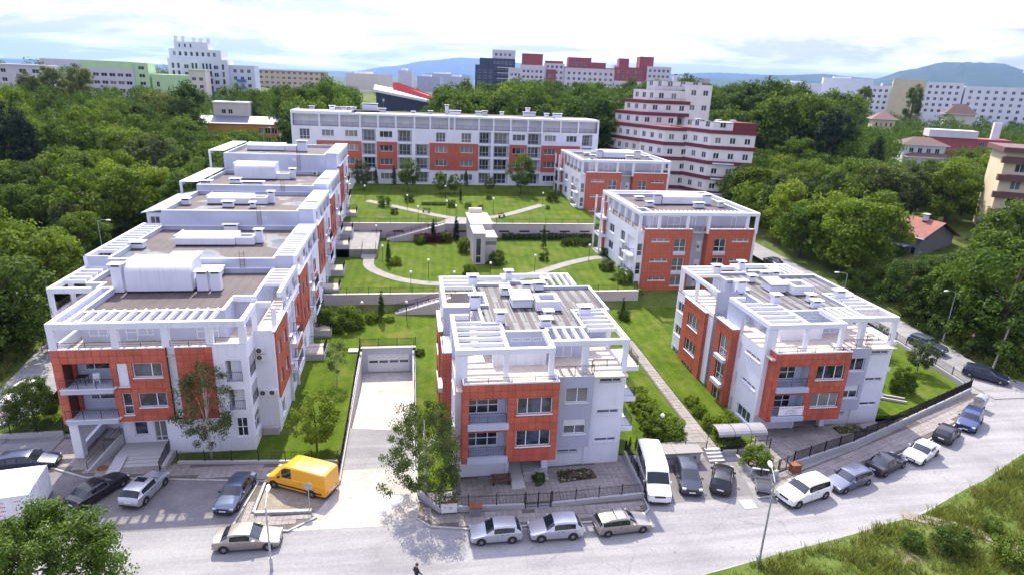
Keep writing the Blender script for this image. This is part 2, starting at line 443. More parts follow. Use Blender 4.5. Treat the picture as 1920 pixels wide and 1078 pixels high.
def smooth_path(pts, it=3):
    pts = [Vector(p) for p in pts]
    for _ in range(it):
        q = [pts[0]]
        for a, b in zip(pts[:-1], pts[1:]): q += [a*.75+b*.25, a*.25+b*.75]
        pts = q+[pts[-1]]
    return pts
def strip(pts, w, zf, lift=0.0, thick=.0):
    """ribbon along a path (2D), following zf"""
    b = MB(); pts = [Vector((p[0], p[1])) for p in pts]; vs = []
    for i, p in enumerate(pts):
        d = (pts[min(i+1, len(pts)-1)]-pts[max(0, i-1)]).normalized(); n = Vector((-d.y, d.x))
        for s in (w/2, -w/2):
            q = p+n*s; vs.append((q.x, q.y, zf(q.x, q.y)+lift))
    k = len(pts); fs = [(2*i, 2*i+1, 2*i+3, 2*i+2) for i in range(k-1)]
    if thick:
        vs += [(x, y, z-thick) for x, y, z in vs]; m = 2*k
        for i in range(k-1): fs += [(2*i, 2*i+2, m+2*i+2, m+2*i), (2*i+1, m+2*i+1, m+2*i+3, 2*i+3)]
        fs += [(0, m, m+1, 1), (2*k-2, 2*k-1, m+2*k-1, m+2*k-2)]
    return b.add(vs, fs)
def wall_path(pts, t, z0, h):
    """low wall or kerb along a 2D path; z0 may be a function"""
    zf = z0 if callable(z0) else (lambda x, y: z0); b = MB(); pts = [Vector((p[0], p[1])) for p in pts]; vs = []
    for i, p in enumerate(pts):
        d1 = (p-pts[i-1]).normalized() if i else (pts[1]-p).normalized(); d2 = (pts[i+1]-p).normalized() if i < len(pts)-1 else d1
        n1 = Vector((-d1.y, d1.x)); n2 = Vector((-d2.y, d2.x)); m = (n1+n2); m = m/max(.3, m.dot(n1))
        a, c = p+m*t/2, p-m*t/2; z = zf(p.x, p.y)
        vs += [(a.x, a.y, z-.3), (a.x, a.y, z+h), (c.x, c.y, z+h), (c.x, c.y, z-.3)]
    fs = []
    for i in range(len(pts)-1):
        for k in range(4): fs.append((4*i+k, 4*i+(k+1) % 4, 4*i+4+(k+1) % 4, 4*i+4+k))
    fs += [(0, 3, 2, 1), tuple(4*(len(pts)-1)+k for k in range(4))]
    return b.add(vs, fs)
def fence(label, pts, zf, base=.4, h=1.1, spacing=2.2, wallm=None, group=None, solid=False, t=.28, name='iron_fence', gap=.11):
    zf = zf if callable(zf) else (lambda x, y, c=zf: c)
    P = resample(pts, spacing); root = thing(name, label, 'fence', (P[0].x, P[0].y, zf(P[0].x, P[0].y)), 0, group)
    off = tuple(root.location)
    if base:
        b = wall_path(pts if len(pts) > 2 else P, t, zf, base); b.v = [(x-off[0], y-off[1], z-off[2]) for x, y, z in b.v]; b.build('base_wall', wallm or PLINTH, root)
    for p in P:
        z = zf(p.x, p.y)+base-.02
        MB(off).box(p.x-.035, p.x+.035, p.y-.035, p.y+.035, z, z+h+.12).build('post', DARKMET, root)
    for a, c in zip(P[:-1], P[1:]):
        b = MB(off); za, zc = zf(a.x, a.y)+base, zf(c.x, c.y)+base
        A = Vector((a.x, a.y, za)); C_ = Vector((c.x, c.y, zc)); Z = Vector((0, 0, 1))
        for k in (.12, h-.12): b.tube([A+Z*k, C_+Z*k], .02, 4)
        n = max(2, int((C_-A).length/gap))
        for i in range(1, n):
            p = A+(C_-A)*i/n; b.tube([p+Z*.05, p+Z*h], .026 if solid else .013, 4 if solid else 3, cap=False)
        b.build('picket_panel', DARKMET, root)
    return root
SLABC = {}
def pave(parent, poly, size=(.5, .5), z=.0, gap=.02, m=None, cap=300, ang=0.0, near=None, seedv=1):
    """paving slabs, one object each for the nearest `cap`, the rest joined"""
    rnd = random.Random(seedv); m = m or PAVING
    xs = [p[0] for p in poly]; ys = [p[1] for p in poly]; cx, cy = (min(xs)+max(xs))/2, (min(ys)+max(ys))/2
    ca, sa = math.cos(ang), math.sin(ang); rad = max(max(xs)-min(xs), max(ys)-min(ys))*.75; cells = []
    nx, ny = int(rad/size[0])+1, int(rad/size[1])+1
    for j in range(-ny, ny):
        for i in range(-nx, nx):
            u, v = (i+.5+(.5 if j % 2 and size[0] != size[1] else 0))*size[0], (j+.5)*size[1]
            x, y = cx+u*ca-v*sa, cy+u*sa+v*ca
            if all(inpoly(x+dx*size[0]*.42, y+dy*size[1]*.42, poly) for dx in (-1, 1) for dy in (-1, 1)): cells.append((x, y))
    cells.sort(key=lambda c: c[0]**2+c[1]**2)
    key = (round(size[0]-gap, 3), round(size[1]-gap, 3), m.name)
    if key not in SLABC:
        a, b = key[0]/2, key[1]/2; SLABC[key] = MB().add([(-a,-b,-.06),(a,-b,-.06),(a,b,-.06),(-a,b,-.06),(-a,-b,0),(a,-b,0),(a,b,0),(-a,b,0)], [(4,5,6,7),(0,1,5,4),(1,2,6,5),(2,3,7,6),(3,0,4,7)]).mesh('paving_slab', m)
    zf = z if callable(z) else (lambda x, y: z); rest = MB()
    for k, (x, y) in enumerate(cells):
        h = zf(x, y)+rnd.uniform(-.006, .006); an = ang+rnd.uniform(-.008, .008)
        if k < cap: inst('paving_slab', SLABC[key], parent, (x, y, h), an)
        else:
            a, b = key[0]/2, key[1]/2; rest.add([(x+dx*a*ca-dy*b*sa, y+dx*a*sa+dy*b*ca, h) for dx, dy in ((-1,-1),(1,-1),(1,1),(-1,1))], [(0, 1, 2, 3)])
    if rest.v: o = rest.build('paving_slab', m, parent); o['kind'] = 'stuff'

# ------------------------------------------------------------------ ground materials
def groundmat(name, stops, scale, fine=40, rough=.9, bmp=.01, spots=None):
    m, nt, N, L, b = nodes(name); b.inputs['Roughness'].default_value = rough; b.inputs['Specular IOR Level'].default_value = .12
    g = mapping(N, L)
    a = noise(N, L, g, scale, 6, .6); c = ramp(N, L, a, stops)
    f = noise(N, L, g, fine, 3, .7)
    c = mixc(N, L, .6, c, ramp(N, L, f, [(.3, (.62, .62, .62)), (.7, (1.34, 1.34, 1.34))]), 'MULTIPLY')
    f2 = noise(N, L, g, fine*.28, 4, .7); c = mixc(N, L, .4, c, ramp(N, L, f2, [(.3, (.7, .7, .68)), (.7, (1.26, 1.24, 1.26))]), 'MULTIPLY')
    if spots:
        s = noise(N, L, g, spots[0], 5, .65); c = mixc(N, L, ramp(N, L, s, [(spots[1], (0, 0, 0)), (spots[1]+.1, (1, 1, 1))]), c, spots[2])
    L.new(c, b.inputs['Base Color']); bump(N, L, b, f, bmp, .7); return m
def asphalt(name, stops, crack=.35):
    m = groundmat(name, stops, .16, 14, .85, .004, (.5, .66, sc3(stops[0][1], .74))); nt = m.node_tree; N, L = nt.nodes, nt.links; b = N['Principled BSDF']
    src = b.inputs['Base Color'].links[0].from_socket; g = mapping(N, L)
    v = N.new('ShaderNodeTexVoronoi'); v.feature = 'DISTANCE_TO_EDGE'; v.inputs['Scale'].default_value = .24
    wn = N.new('ShaderNodeTexNoise'); wn.inputs['Scale'].default_value = .9; wn.inputs['Detail'].default_value = 5; L.new(g, wn.inputs['Vector'])
    ad = N.new('ShaderNodeVectorMath'); ad.operation = 'ADD'; L.new(g, ad.inputs[0]); L.new(wn.outputs['Color'], ad.inputs[1]); L.new(ad.outputs[0], v.inputs['Vector'])
    cf = ramp(N, L, v.outputs['Distance'], [(0, (crack, crack, crack)), (.012, (0, 0, 0))]); gate = ramp(N, L, noise(N, L, g, .12, 2), [(.5, (0, 0, 0)), (.58, (1, 1, 1))])
    c = mixc(N, L, mixc(N, L, 1.0, cf, gate, 'MULTIPLY'), src, sc3(stops[0][1], .4))
    st = noise(N, L, mapping(N, L, (.05, .9, 1), (0, 0, R(4))), 1.0, 4, .6); c = mixc(N, L, 1.0, c, ramp(N, L, st, [(.38, (.84, .84, .85)), (.6, (1.04, 1.04, 1.04))]), 'MULTIPLY')
    oil = noise(N, L, g, 1.1, 3, .6); c = mixc(N, L, ramp(N, L, oil, [(.68, (0, 0, 0)), (.76, (.45, .45, .45))]), c, sc3(stops[0][1], .45))
    L.new(c, b.inputs['Base Color']); return m
def lawnmat(*a):
    """mown grass: mower strips, dry and mossy patches, clover specks"""
    m = groundmat(*a); nt = m.node_tree; N, L = nt.nodes, nt.links; b = N['Principled BSDF']; src = b.inputs['Base Color'].links[0].from_socket; g = mapping(N, L)
    w = N.new('ShaderNodeTexWave'); w.bands_direction = 'X'; w.inputs['Scale'].default_value = .22; w.inputs['Distortion'].default_value = 1.6; w.inputs['Detail'].default_value = 2; L.new(mapping(N, L, (1, .35, 1), (0, 0, R(8))), w.inputs['Vector'])
    c = mixc(N, L, .5, src, ramp(N, L, w.outputs[0], [(.3, (.84, .86, .84)), (.7, (1.14, 1.12, 1.1))]), 'MULTIPLY')
    dry = noise(N, L, g, .42, 5, .65); c = mixc(N, L, ramp(N, L, dry, [(.50, (0, 0, 0)), (.70, (.75, .75, .75))]), c, (.125, .125, .030))
    mos = noise(N, L, mapping(N, L, (1, 1, 1), (.4, .2, 1)), .75, 5, .7); c = mixc(N, L, ramp(N, L, mos, [(.58, (0, 0, 0)), (.7, (.55, .55, .55))]), c, (.026, .058, .006))
    L.new(c, b.inputs['Base Color']); return m
ASPHALT = asphalt('pale_worn_asphalt', [(.3, (.215, .21, .215)), (.5, (.26, .255, .26)), (.7, (.295, .288, .29))])
LOT = groundmat('parking_asphalt', [(.3, (.13, .122, .125)), (.7, (.205, .195, .195))], .35, 12, .88, .006, (.8, .64, (.10, .094, .095)))
CONCRETE = groundmat('stained_concrete_slab', [(.3, (.30, .275, .245)), (.55, (.40, .375, .345)), (.75, (.45, .43, .405))], .22, 9, .85, .004, (.45, .62, (.22, .195, .165)))
FRESH = groundmat('fresh_white_concrete', [(.3, (.62, .62, .62)), (.7, (.72, .72, .72))], .8, 9, .85, .003)
PAVING = groundmat('paving_concrete', [(.3, (.20, .18, .168)), (.55, (.265, .242, .228)), (.75, (.31, .29, .275))], .5, 10, .9, .004, (1.3, .62, (.135, .118, .108)))
JOINT = groundmat('sandy_joint', [(.3, (.10, .088, .075)), (.7, (.15, .135, .118))], 2, 20, .95)
TERRTILE = groundmat('terrace_tile', [(.3, (.46, .40, .33)), (.7, (.56, .49, .42))], .8, 12, .7, .003)
LAWN = lawnmat('mown_lawn', [(.25, (.036, .066, .003)), (.45, (.058, .098, .004)), (.65, (.074, .116, .006)), (.8, (.098, .128, .014))], .30, 5, .95, .06, (.12, .62, (.082, .104, .016)))
WILD = groundmat('rough_grass', [(.25, (.05, .078, .014)), (.5, (.09, .122, .026)), (.75, (.14, .15, .055))], .22, 6, .95, .08, (.16, .60, (.17, .14, .09)))
SOIL = groundmat('bare_soil', [(.3, (.06, .042, .03)), (.7, (.12, .09, .065))], .8, 9, .95, .03)
DIRT = groundmat('pale_dirt', [(.3, (.20, .17, .13)), (.7, (.30, .265, .22))], .6, 8, .95, .02)
FARLAND = groundmat('far_land', [(.3, (.03, .055, .018)), (.5, (.055, .075, .03)), (.75, (.13, .13, .115))], .012, .4, .95, 0)
def roofmat(name, c1, c2, wet=None):
    m, nt, N, L, b = nodes(name); b.inputs['Roughness'].default_value = .8
    g = mapping(N, L); a = noise(N, L, g, .35, 6, .6); c = ramp(N, L, a, [(.3, c1), (.7, c2)])
    f = noise(N, L, g, 8, 4, .7); c = mixc(N, L, .5, c, ramp(N, L, f, [(.3, (.7, .7, .7)), (.7, (1.25, 1.25, 1.25))]), 'MULTIPLY')
    w = N.new('ShaderNodeTexWave'); w.bands_direction = 'X'; w.inputs['Scale'].default_value = .31; w.inputs['Distortion'].default_value = .25; w.inputs['Detail'].default_value = 2
    L.new(g, w.inputs['Vector'])
    c = mixc(N, L, ramp(N, L, w.outputs[0], [(.0, (.45, .45, .45)), (.06, (0, 0, 0))]), c, sc3(c1, .55))
    if wet:
        s = noise(N, L, g, .14, 3, .5); L.new(ramp(N, L, s, [(.52, (.8, .8, .8)), (.6, (.22, .22, .22))]), b.inputs['Roughness'])
        c = mixc(N, L, ramp(N, L, s, [(.52, (0, 0, 0)), (.6, (1, 1, 1))]), c, wet)
    L.new(c, b.inputs['Base Color']); bump(N, L, b, f, .01, .5); return m
ROOFBR = roofmat('brown_felt_roof', (.052, .038, .038), (.092, .071, .070))
ROOFWET = roofmat('brown_felt_roof_pooled', (.058, .044, .043), (.10, .08, .078), (.125, .14, .16))
def stripemat():
    m, nt, N, L, b = nodes('striped_felt_roof'); b.inputs['Roughness'].default_value = .7
    g = mapping(N, L); w = N.new('ShaderNodeTexWave'); w.bands_direction = 'X'; w.inputs['Scale'].default_value = .295; w.inputs['Distortion'].default_value = 2.2; w.inputs['Detail'].default_value = 3; w.inputs['Detail Scale'].default_value = 1.2
    L.new(mapping(N, L, (1, .25, 1)), w.inputs['Vector'])
    n1 = noise(N, L, g, .5, 5, .6)
    dark = ramp(N, L, n1, [(.3, (.046, .034, .033)), (.7, (.085, .066, .064))]); pale = ramp(N, L, n1, [(.3, (.125, .14, .145)), (.7, (.19, .205, .21))])
    br = N.new('ShaderNodeTexBrick'); br.inputs['Scale'].default_value = 1; br.inputs['Brick Width'].default_value = 1.05; br.inputs['Row Height'].default_value = 5.2; br.inputs['Mortar Size'].default_value = .14; br.inputs['Mortar Smooth'].default_value = .9; br.offset = .3
    br.inputs['Color1'].default_value = (1, 1, 1, 1); br.inputs['Color2'].default_value = (.75, .75, .75, 1); br.inputs['Mortar'].default_value = (0, 0, 0, 1); L.new(g, br.inputs['Vector'])
    s = noise(N, L, g, .22, 3, .5); fac = mixc(N, L, 1.0, ramp(N, L, w.outputs[0], [(.3, (0, 0, 0)), (.55, (1, 1, 1))]), br.outputs[0], 'MULTIPLY')
    fac = mixc(N, L, 1.0, fac, ramp(N, L, s, [(.30, (.5, .5, .5)), (.42, (1, 1, 1))]), 'MULTIPLY')
    L.new(mixc(N, L, fac, dark, pale), b.inputs['Base Color']); return m
ROOFSTR = stripemat()

# ------------------------------------------------------------------ terrain and ground
def sm(a, b, t):
    t = max(0, min(1, (t-a)/(b-a))); return t*t*(3-2*t)
def hnat(x, y):
    """natural lie of the land: level along the street, climbing behind it"""
    k = 1-.45*sm(40, 110, x)
    h = 7.8*k*max(0, min(1, (y-58)/95)) + .045*max(0, min(260, y-160))*(1-.3*sm(60, 200, x))
    h += 5*sm(-60, -120, x)*sm(90, 180, y) + .03*min(40, max(0, x-72))*sm(48, 75, y)
    h += 6*sm(75, 115, x)*sm(65, 110, y)*(1-.8*sm(130, 200, x))
    h -= .03*max(0, y-480)*sm(480, 900, y)
    return max(h, -10)
def low_lawn(x, y): return .10+.75*sm(46, 86, y)
def mid_lawn(x, y): return 3.0+.9*max(0, min(1, (y-84)/29))
def up_lawn(x, y): return 6.6+1.2*max(0, min(1, (y-113)/37))
def hter(x, y):
    z = hnat(x, y)
    if -36 < x < 66 and y < 152:      # the estate and the street have their own surfaces above this sheet
        z = min(z, -1.2 + (0 if y < 84 else 3.2 if y < 113 else 6.6))
        if -9 < x < 3 and 40 < y < 76: z = -6
    elif -60 < x < 76 and y < 60: z -= .5
    return z
def terrain():
    b = MB(); xs = []; ys = []
    def axis(segs):
        out = []
        for a, c, st in segs:
            k = max(1, round((c-a)/st)); out += [a+(c-a)*i/k for i in range(k)]
        return out+[segs[-1][1]]
    xs = axis([(-20000, -4000, 4000), (-4000, -800, 600), (-800, -240, 60), (-240, 260, 6), (260, 800, 60), (800, 4000, 600), (4000, 20000, 4000)])
    ys = axis([(-3000, -200, 400), (-200, 20, 30), (20, 300, 5), (300, 900, 40), (900, 4000, 500), (4000, 20500, 3300)])
    n = len(xs)
    vs = [(x, y, hter(x, y)) for y in ys for x in xs]
    fs = [(j*n+i, j*n+i+1, (j+1)*n+i+1, (j+1)*n+i) for j in range(len(ys)-1) for i in range(n-1)]
    near = MB(); far = MB()
    for f in fs:
        cx = sum(vs[i][0] for i in f)/4; cy = sum(vs[i][1] for i in f)/4
        (near if abs(cx) < 300 and cy < 420 else far).f.append(f)
    near.v = vs; far.v = vs
    for nm, bb, mt in (('ground', near, WILD), ('ground', far, FARLAND)):
        used = sorted({i for f in bb.f for i in f}); ix = {k: q for q, k in enumerate(used)}
        c = MB(); c.v = [vs[i] for i in used]; c.f = [tuple(ix[i] for i in f) for f in bb.f]
        struct(nm, c, mt, smooth=True)
terrain()
# street: one asphalt sheet, the other surfaces lie on it
struct('road', sheet([(-70, 20), (90, 20), (90, 57), (66, 60), (63, 57), (50, 51), (44, 48.6), (33, 45.5), (24, 48.4), (-36.5, 60), (-70, 57)], -.0, 6), ASPHALT)
road_l = smooth_path([(-38.6, 50), (-38.2, 58), (-38.4, 66), (-39.4, 78), (-40.4, 92), (-42, 106)])
struct('road', strip([(p.x, p.y) for p in road_l], 5.4, lambda x, y: max(0, hnat(x, y)), .06), ASPHALT)
road_r = smooth_path([(67.5, 54), (67.6, 62), (67.2, 72), (66, 90), (63.5, 110), (60, 135)])
struct('road', strip([(p.x, p.y) for p in road_r], 5.6, lambda x, y: max(0, hnat(x, y)), .06), ASPHALT)
KERB = plain('kerb_concrete', (.34, .33, .32), .85, var=.2, scale=3)
def kerb(pts, h=.13, t=.16, z=0, m=None): return struct('kerb', wall_path(pts, t, z, h), m or KERB)
# parking court in front of the stepped block, garage ramp, concrete apron
struct('parking_court', sheet([(-36, 44.8), (-30, 41.3), (-13.2, 41.0), (-12.5, 46.2), (-26, 47.9), (-36, 53.5)], .012, 5), LOT)
struct('parking_court', sheet([(18.7, 40.0), (27.9, 40.6), (28.7, 45.4), (24.6, 46.2), (19.0, 46.6)], .012, 5), LOT)
def ramp_z(x, y): return .016-2.1*sm(46.5, 69.5, y) if y > 44 else .016
struct('garage_ramp', sheet([(-6.0, 45.2), (-.1, 43.9), (-.1, 70.2), (-6.0, 70.2)], ramp_z, 2), CONCRETE)
struct('road_patch', sheet([(-9.2, 40.0), (1.4, 39.7), (-.1, 44.2), (-6.0, 45.5), (-7.4, 42.0)], .010, 3), CONCRETE)
def blob(pts, z, m, name): struct(name, sheet([(p.x, p.y) for p in smooth_path(pts+[pts[0]], 2)[:-1]], z, 2), m)
blob([(-6.9, 40.7), (-4.6, 41.0), (-3.1, 41.7), (-3.4, 43.0), (-3.2, 43.6), (-1.0, 43.4), (-.8, 42.9), (-1.6, 42.0), (-2.4, 41.2), (-4.6, 40.5)], .018, FRESH, 'road_patch')
# lawns
def lawn(poly, zf, res=2.0, skirt=.35): return struct('lawn', sheet(poly, zf, res, skirt), LAWN)
lawn([(-20.3, 49.7), (-6.3, 48.5), (-6.3, 84.2), (-13.0, 84.2), (-13.0, 53.8), (-14.2, 53.0), (-14.2, 51), (-20.3, 51)], low_lawn)
lawn([(.3, 43.6), (3.1, 43.6), (3.1, 84.2), (.3, 84.2)], low_lawn)
lawn([(-6.3, 71.3), (.3, 71.3), (.3, 84.2), (-6.3, 84.2)], low_lawn)
lawn([(3.1, 62), (18, 62), (18, 84.2), (3.1, 84.2)], low_lawn)
lawn([(18.2, 47.3), (24.4, 47.0), (24.4, 84.2), (18, 84.2)], low_lawn)
lawn([(28.2, 47.6), (32.6, 47.6), (32.6, 87), (28.2, 87)], low_lawn)
lawn([(24.4, 72), (28.2, 72), (28.2, 87), (24.4, 84.2)], low_lawn)
lawn([(32.6, 70), (60, 72), (60, 90), (32.6, 90)], lambda x, y: low_lawn(x, y)+.0)
lawn([(47.3, 51.4), (51.2, 51.4), (62.6, 56.4), (64.2, 69.5), (62, 72), (47.3, 71)], lambda x, y: .25+.3*sm(50, 75, y))
lawn([(-37.5, 55.2), (-30.8, 55.4), (-31, 60), (-34.5, 60)], .3)
lawn([(-13.0, 84.8), (34, 84.8), (34, 113), (-13.0, 113)], mid_lawn)
lawn([(-13.0, 113.5), (36, 113.5), (36, 151), (-13.0, 151)], up_lawn)
# pavements with slabs
def pavement(poly, z=.12, slab=(.5, .5), ang=0.0, cap=300, seedv=1):
    o = struct('pavement', sheet(poly, z-.03, 3, .3), JOINT); pave(o, poly, slab, z, m=PAVING, ang=ang, cap=cap, seedv=seedv); return o
pavement([(1.3, 39.4), (4, 38.9), (9, 38.8), (14, 38.7), (17.4, 38.9), (18.3, 39.7), (18.3, 40.9), (8.6, 40.5), (1.9, 40.8), (.4, 42.4), (.2, 40.5)], seedv=2)
pavement([(2.2, 41.2), (18.2, 41.4), (18.2, 46.6), (3.4, 45.2), (3.3, 43.4)], .10, seedv=3)
pavement([(-31, 50.8), (-26.4, 48.3), (-12.2, 46.4), (-6.4, 46.0), (-6.4, 48.2), (-20.3, 49.4), (-20.3, 53), (-31, 54.8)], .11, (.55, .55), seedv=4)
pavement([(-13.1, 41.2), (-11, 40.4), (-9.2, 40.1), (-7.5, 41.3), (-7.9, 41.9), (-12.0, 42.2), (-11.9, 46.2), (-12.5, 46.2)], .12, seedv=5)
pavement([(28.2, 40.2), (30.8, 40.4), (38, 42.6), (46.3, 45.4), (56.6, 50.1), (64.5, 55.2), (63.3, 55.4), (50.6, 50.0), (41.6, 46.1), (31.5, 42.4), (29.2, 41.6)], .13, (.7, .5), ang=R(21), seedv=6)
pavement([(31.6, 43.2), (41.6, 46.9), (50.3, 50.6), (33.0, 50.4), (29.6, 46.4), (29.2, 46.4)], .11, (.6, .6), ang=R(10), seedv=7)
pavement([(24.6, 46.6), (28.1, 46.6), (28.1, 71.8), (24.6, 71.8)], lambda x, y: low_lawn(x, y)+.03, (.6, .6), seedv=8) if False else None
gp = struct('garden_path', sheet([(24.5, 47.2), (28.1, 47.2), (28.1, 71.9), (26.7, 71.9), (26.7, 53), (24.9, 51)], lambda x, y: low_lawn(x, y)+.0, 2, .3), JOINT)
pave(gp, [(24.5, 47.2), (28.1, 47.2), (28.1, 71.9), (26.7, 71.9), (26.7, 53), (24.9, 51)], (.6, .6), lambda x, y: low_lawn(x, y)+.035, m=PAVING, seedv=9)
lawn([(24.45, 53), (26.65, 53), (26.65, 72), (24.45, 72)], low_lawn)
def mpath(pts, w, zf):
    return struct('garden_path', strip([(p.x, p.y) for p in smooth_path(pts)], w, zf, .05, .2), PATHM)
PATHM = groundmat('garden_path_concrete', [(.3, (.22, .21, .20)), (.7, (.30, .288, .28))], .8, 10, .9, .004)
mpath([(-6.9, 100.6), (-6.9, 97), (-5.2, 93.6), (-1, 89.6), (4.4, 88.0), (12, 88.2), (18.5, 92.0), (25, 97.4), (30.4, 100.6), (33, 101)], 1.7, mid_lawn)
mpath([(-9, 131.5), (-1.2, 124.6), (6.5, 117.6), (9.8, 116.6), (13, 117.0), (18, 119.5), (27.4, 129.2)], 1.8, up_lawn)
struct('garden_path', sheet([(4.6, 113.6), (15.5, 113.6), (12.4, 117.2), (7.2, 117.2)], lambda x, y: up_lawn(x, y)+.06, 2), PATHM)
struct('garden_path', sheet([(-13, 101.5), (-5.6, 101.5), (-5.6, 113), (-13, 113)], lambda x, y: mid_lawn(x, y)+1.35, 3, 2), PATHM)
# kerbs
kerb([(18.45, 41.0), (18.4, 39.6), (17.5, 38.75), (14, 38.55), (9, 38.65), (4, 38.75), (1.2, 39.3), (.1, 40.4), (.2, 43.6)])
kerb([(-12.6, 46.3), (-13.25, 41.1), (-11.0, 40.25), (-9.2, 39.95), (-7.35, 41.3)])
kerb([(-31.2, 50.6), (-26.4, 48.15), (-12.2, 46.25)])
kerb([(28.0, 40.0), (30.8, 40.25), (38, 42.4), (46.3, 45.2), (56.6, 49.9), (64.6, 55.1)])
struct('road_patch', sheet([(-12.0, 42.3), (-7.6, 42.1), (-6.4, 45.3), (-6.4, 45.9), (-11.8, 46.4)], .02, 3), DIRT)
kerb([(-12.0, 42.1), (-7.8, 41.9)], .32, .3); kerb([(-12.1, 42.2), (-12.0, 46.3)], .25, .2)
# rough verge across the street (lower right) with its kerb
VERGE = [(14, 31.0), (20.1, 32.4), (25.1, 33.4), (33, 34.9), (39.9, 36.5), (49.3, 40.0), (57.7, 43.8), (66, 48), (78, 54), (110, 60), (110, 10), (14, 10)]
def verge_z(x, y): return .14+.25*math.sin(x*.5)*math.sin(y*.43+1)*.5+.1
struct('verge', sheet(VERGE, verge_z, 2.5, .4), WILD)
kerb([p for p in VERGE[:9]], .16)
struct('dirt_track', strip([(p.x, p.y) for p in smooth_path([(38.6, 36.6), (42, 35), (45, 31.5), (49, 26)])], 1.1, verge_z, .05), DIRT)
RISL = [(71.2, 57.8), (74, 56.5), (80, 57.2), (95, 60), (120, 62), (120, 100), (72, 100), (70.8, 75)]
struct('verge', sheet(RISL, lambda x, y: max(.1, hnat(x, y)+.15), 4, .4), WILD)
kerb([(70.9, 68), (71.0, 58.2), (72.2, 57.0), (74, 56.3), (80, 57.0), (95, 59.8)], .16)

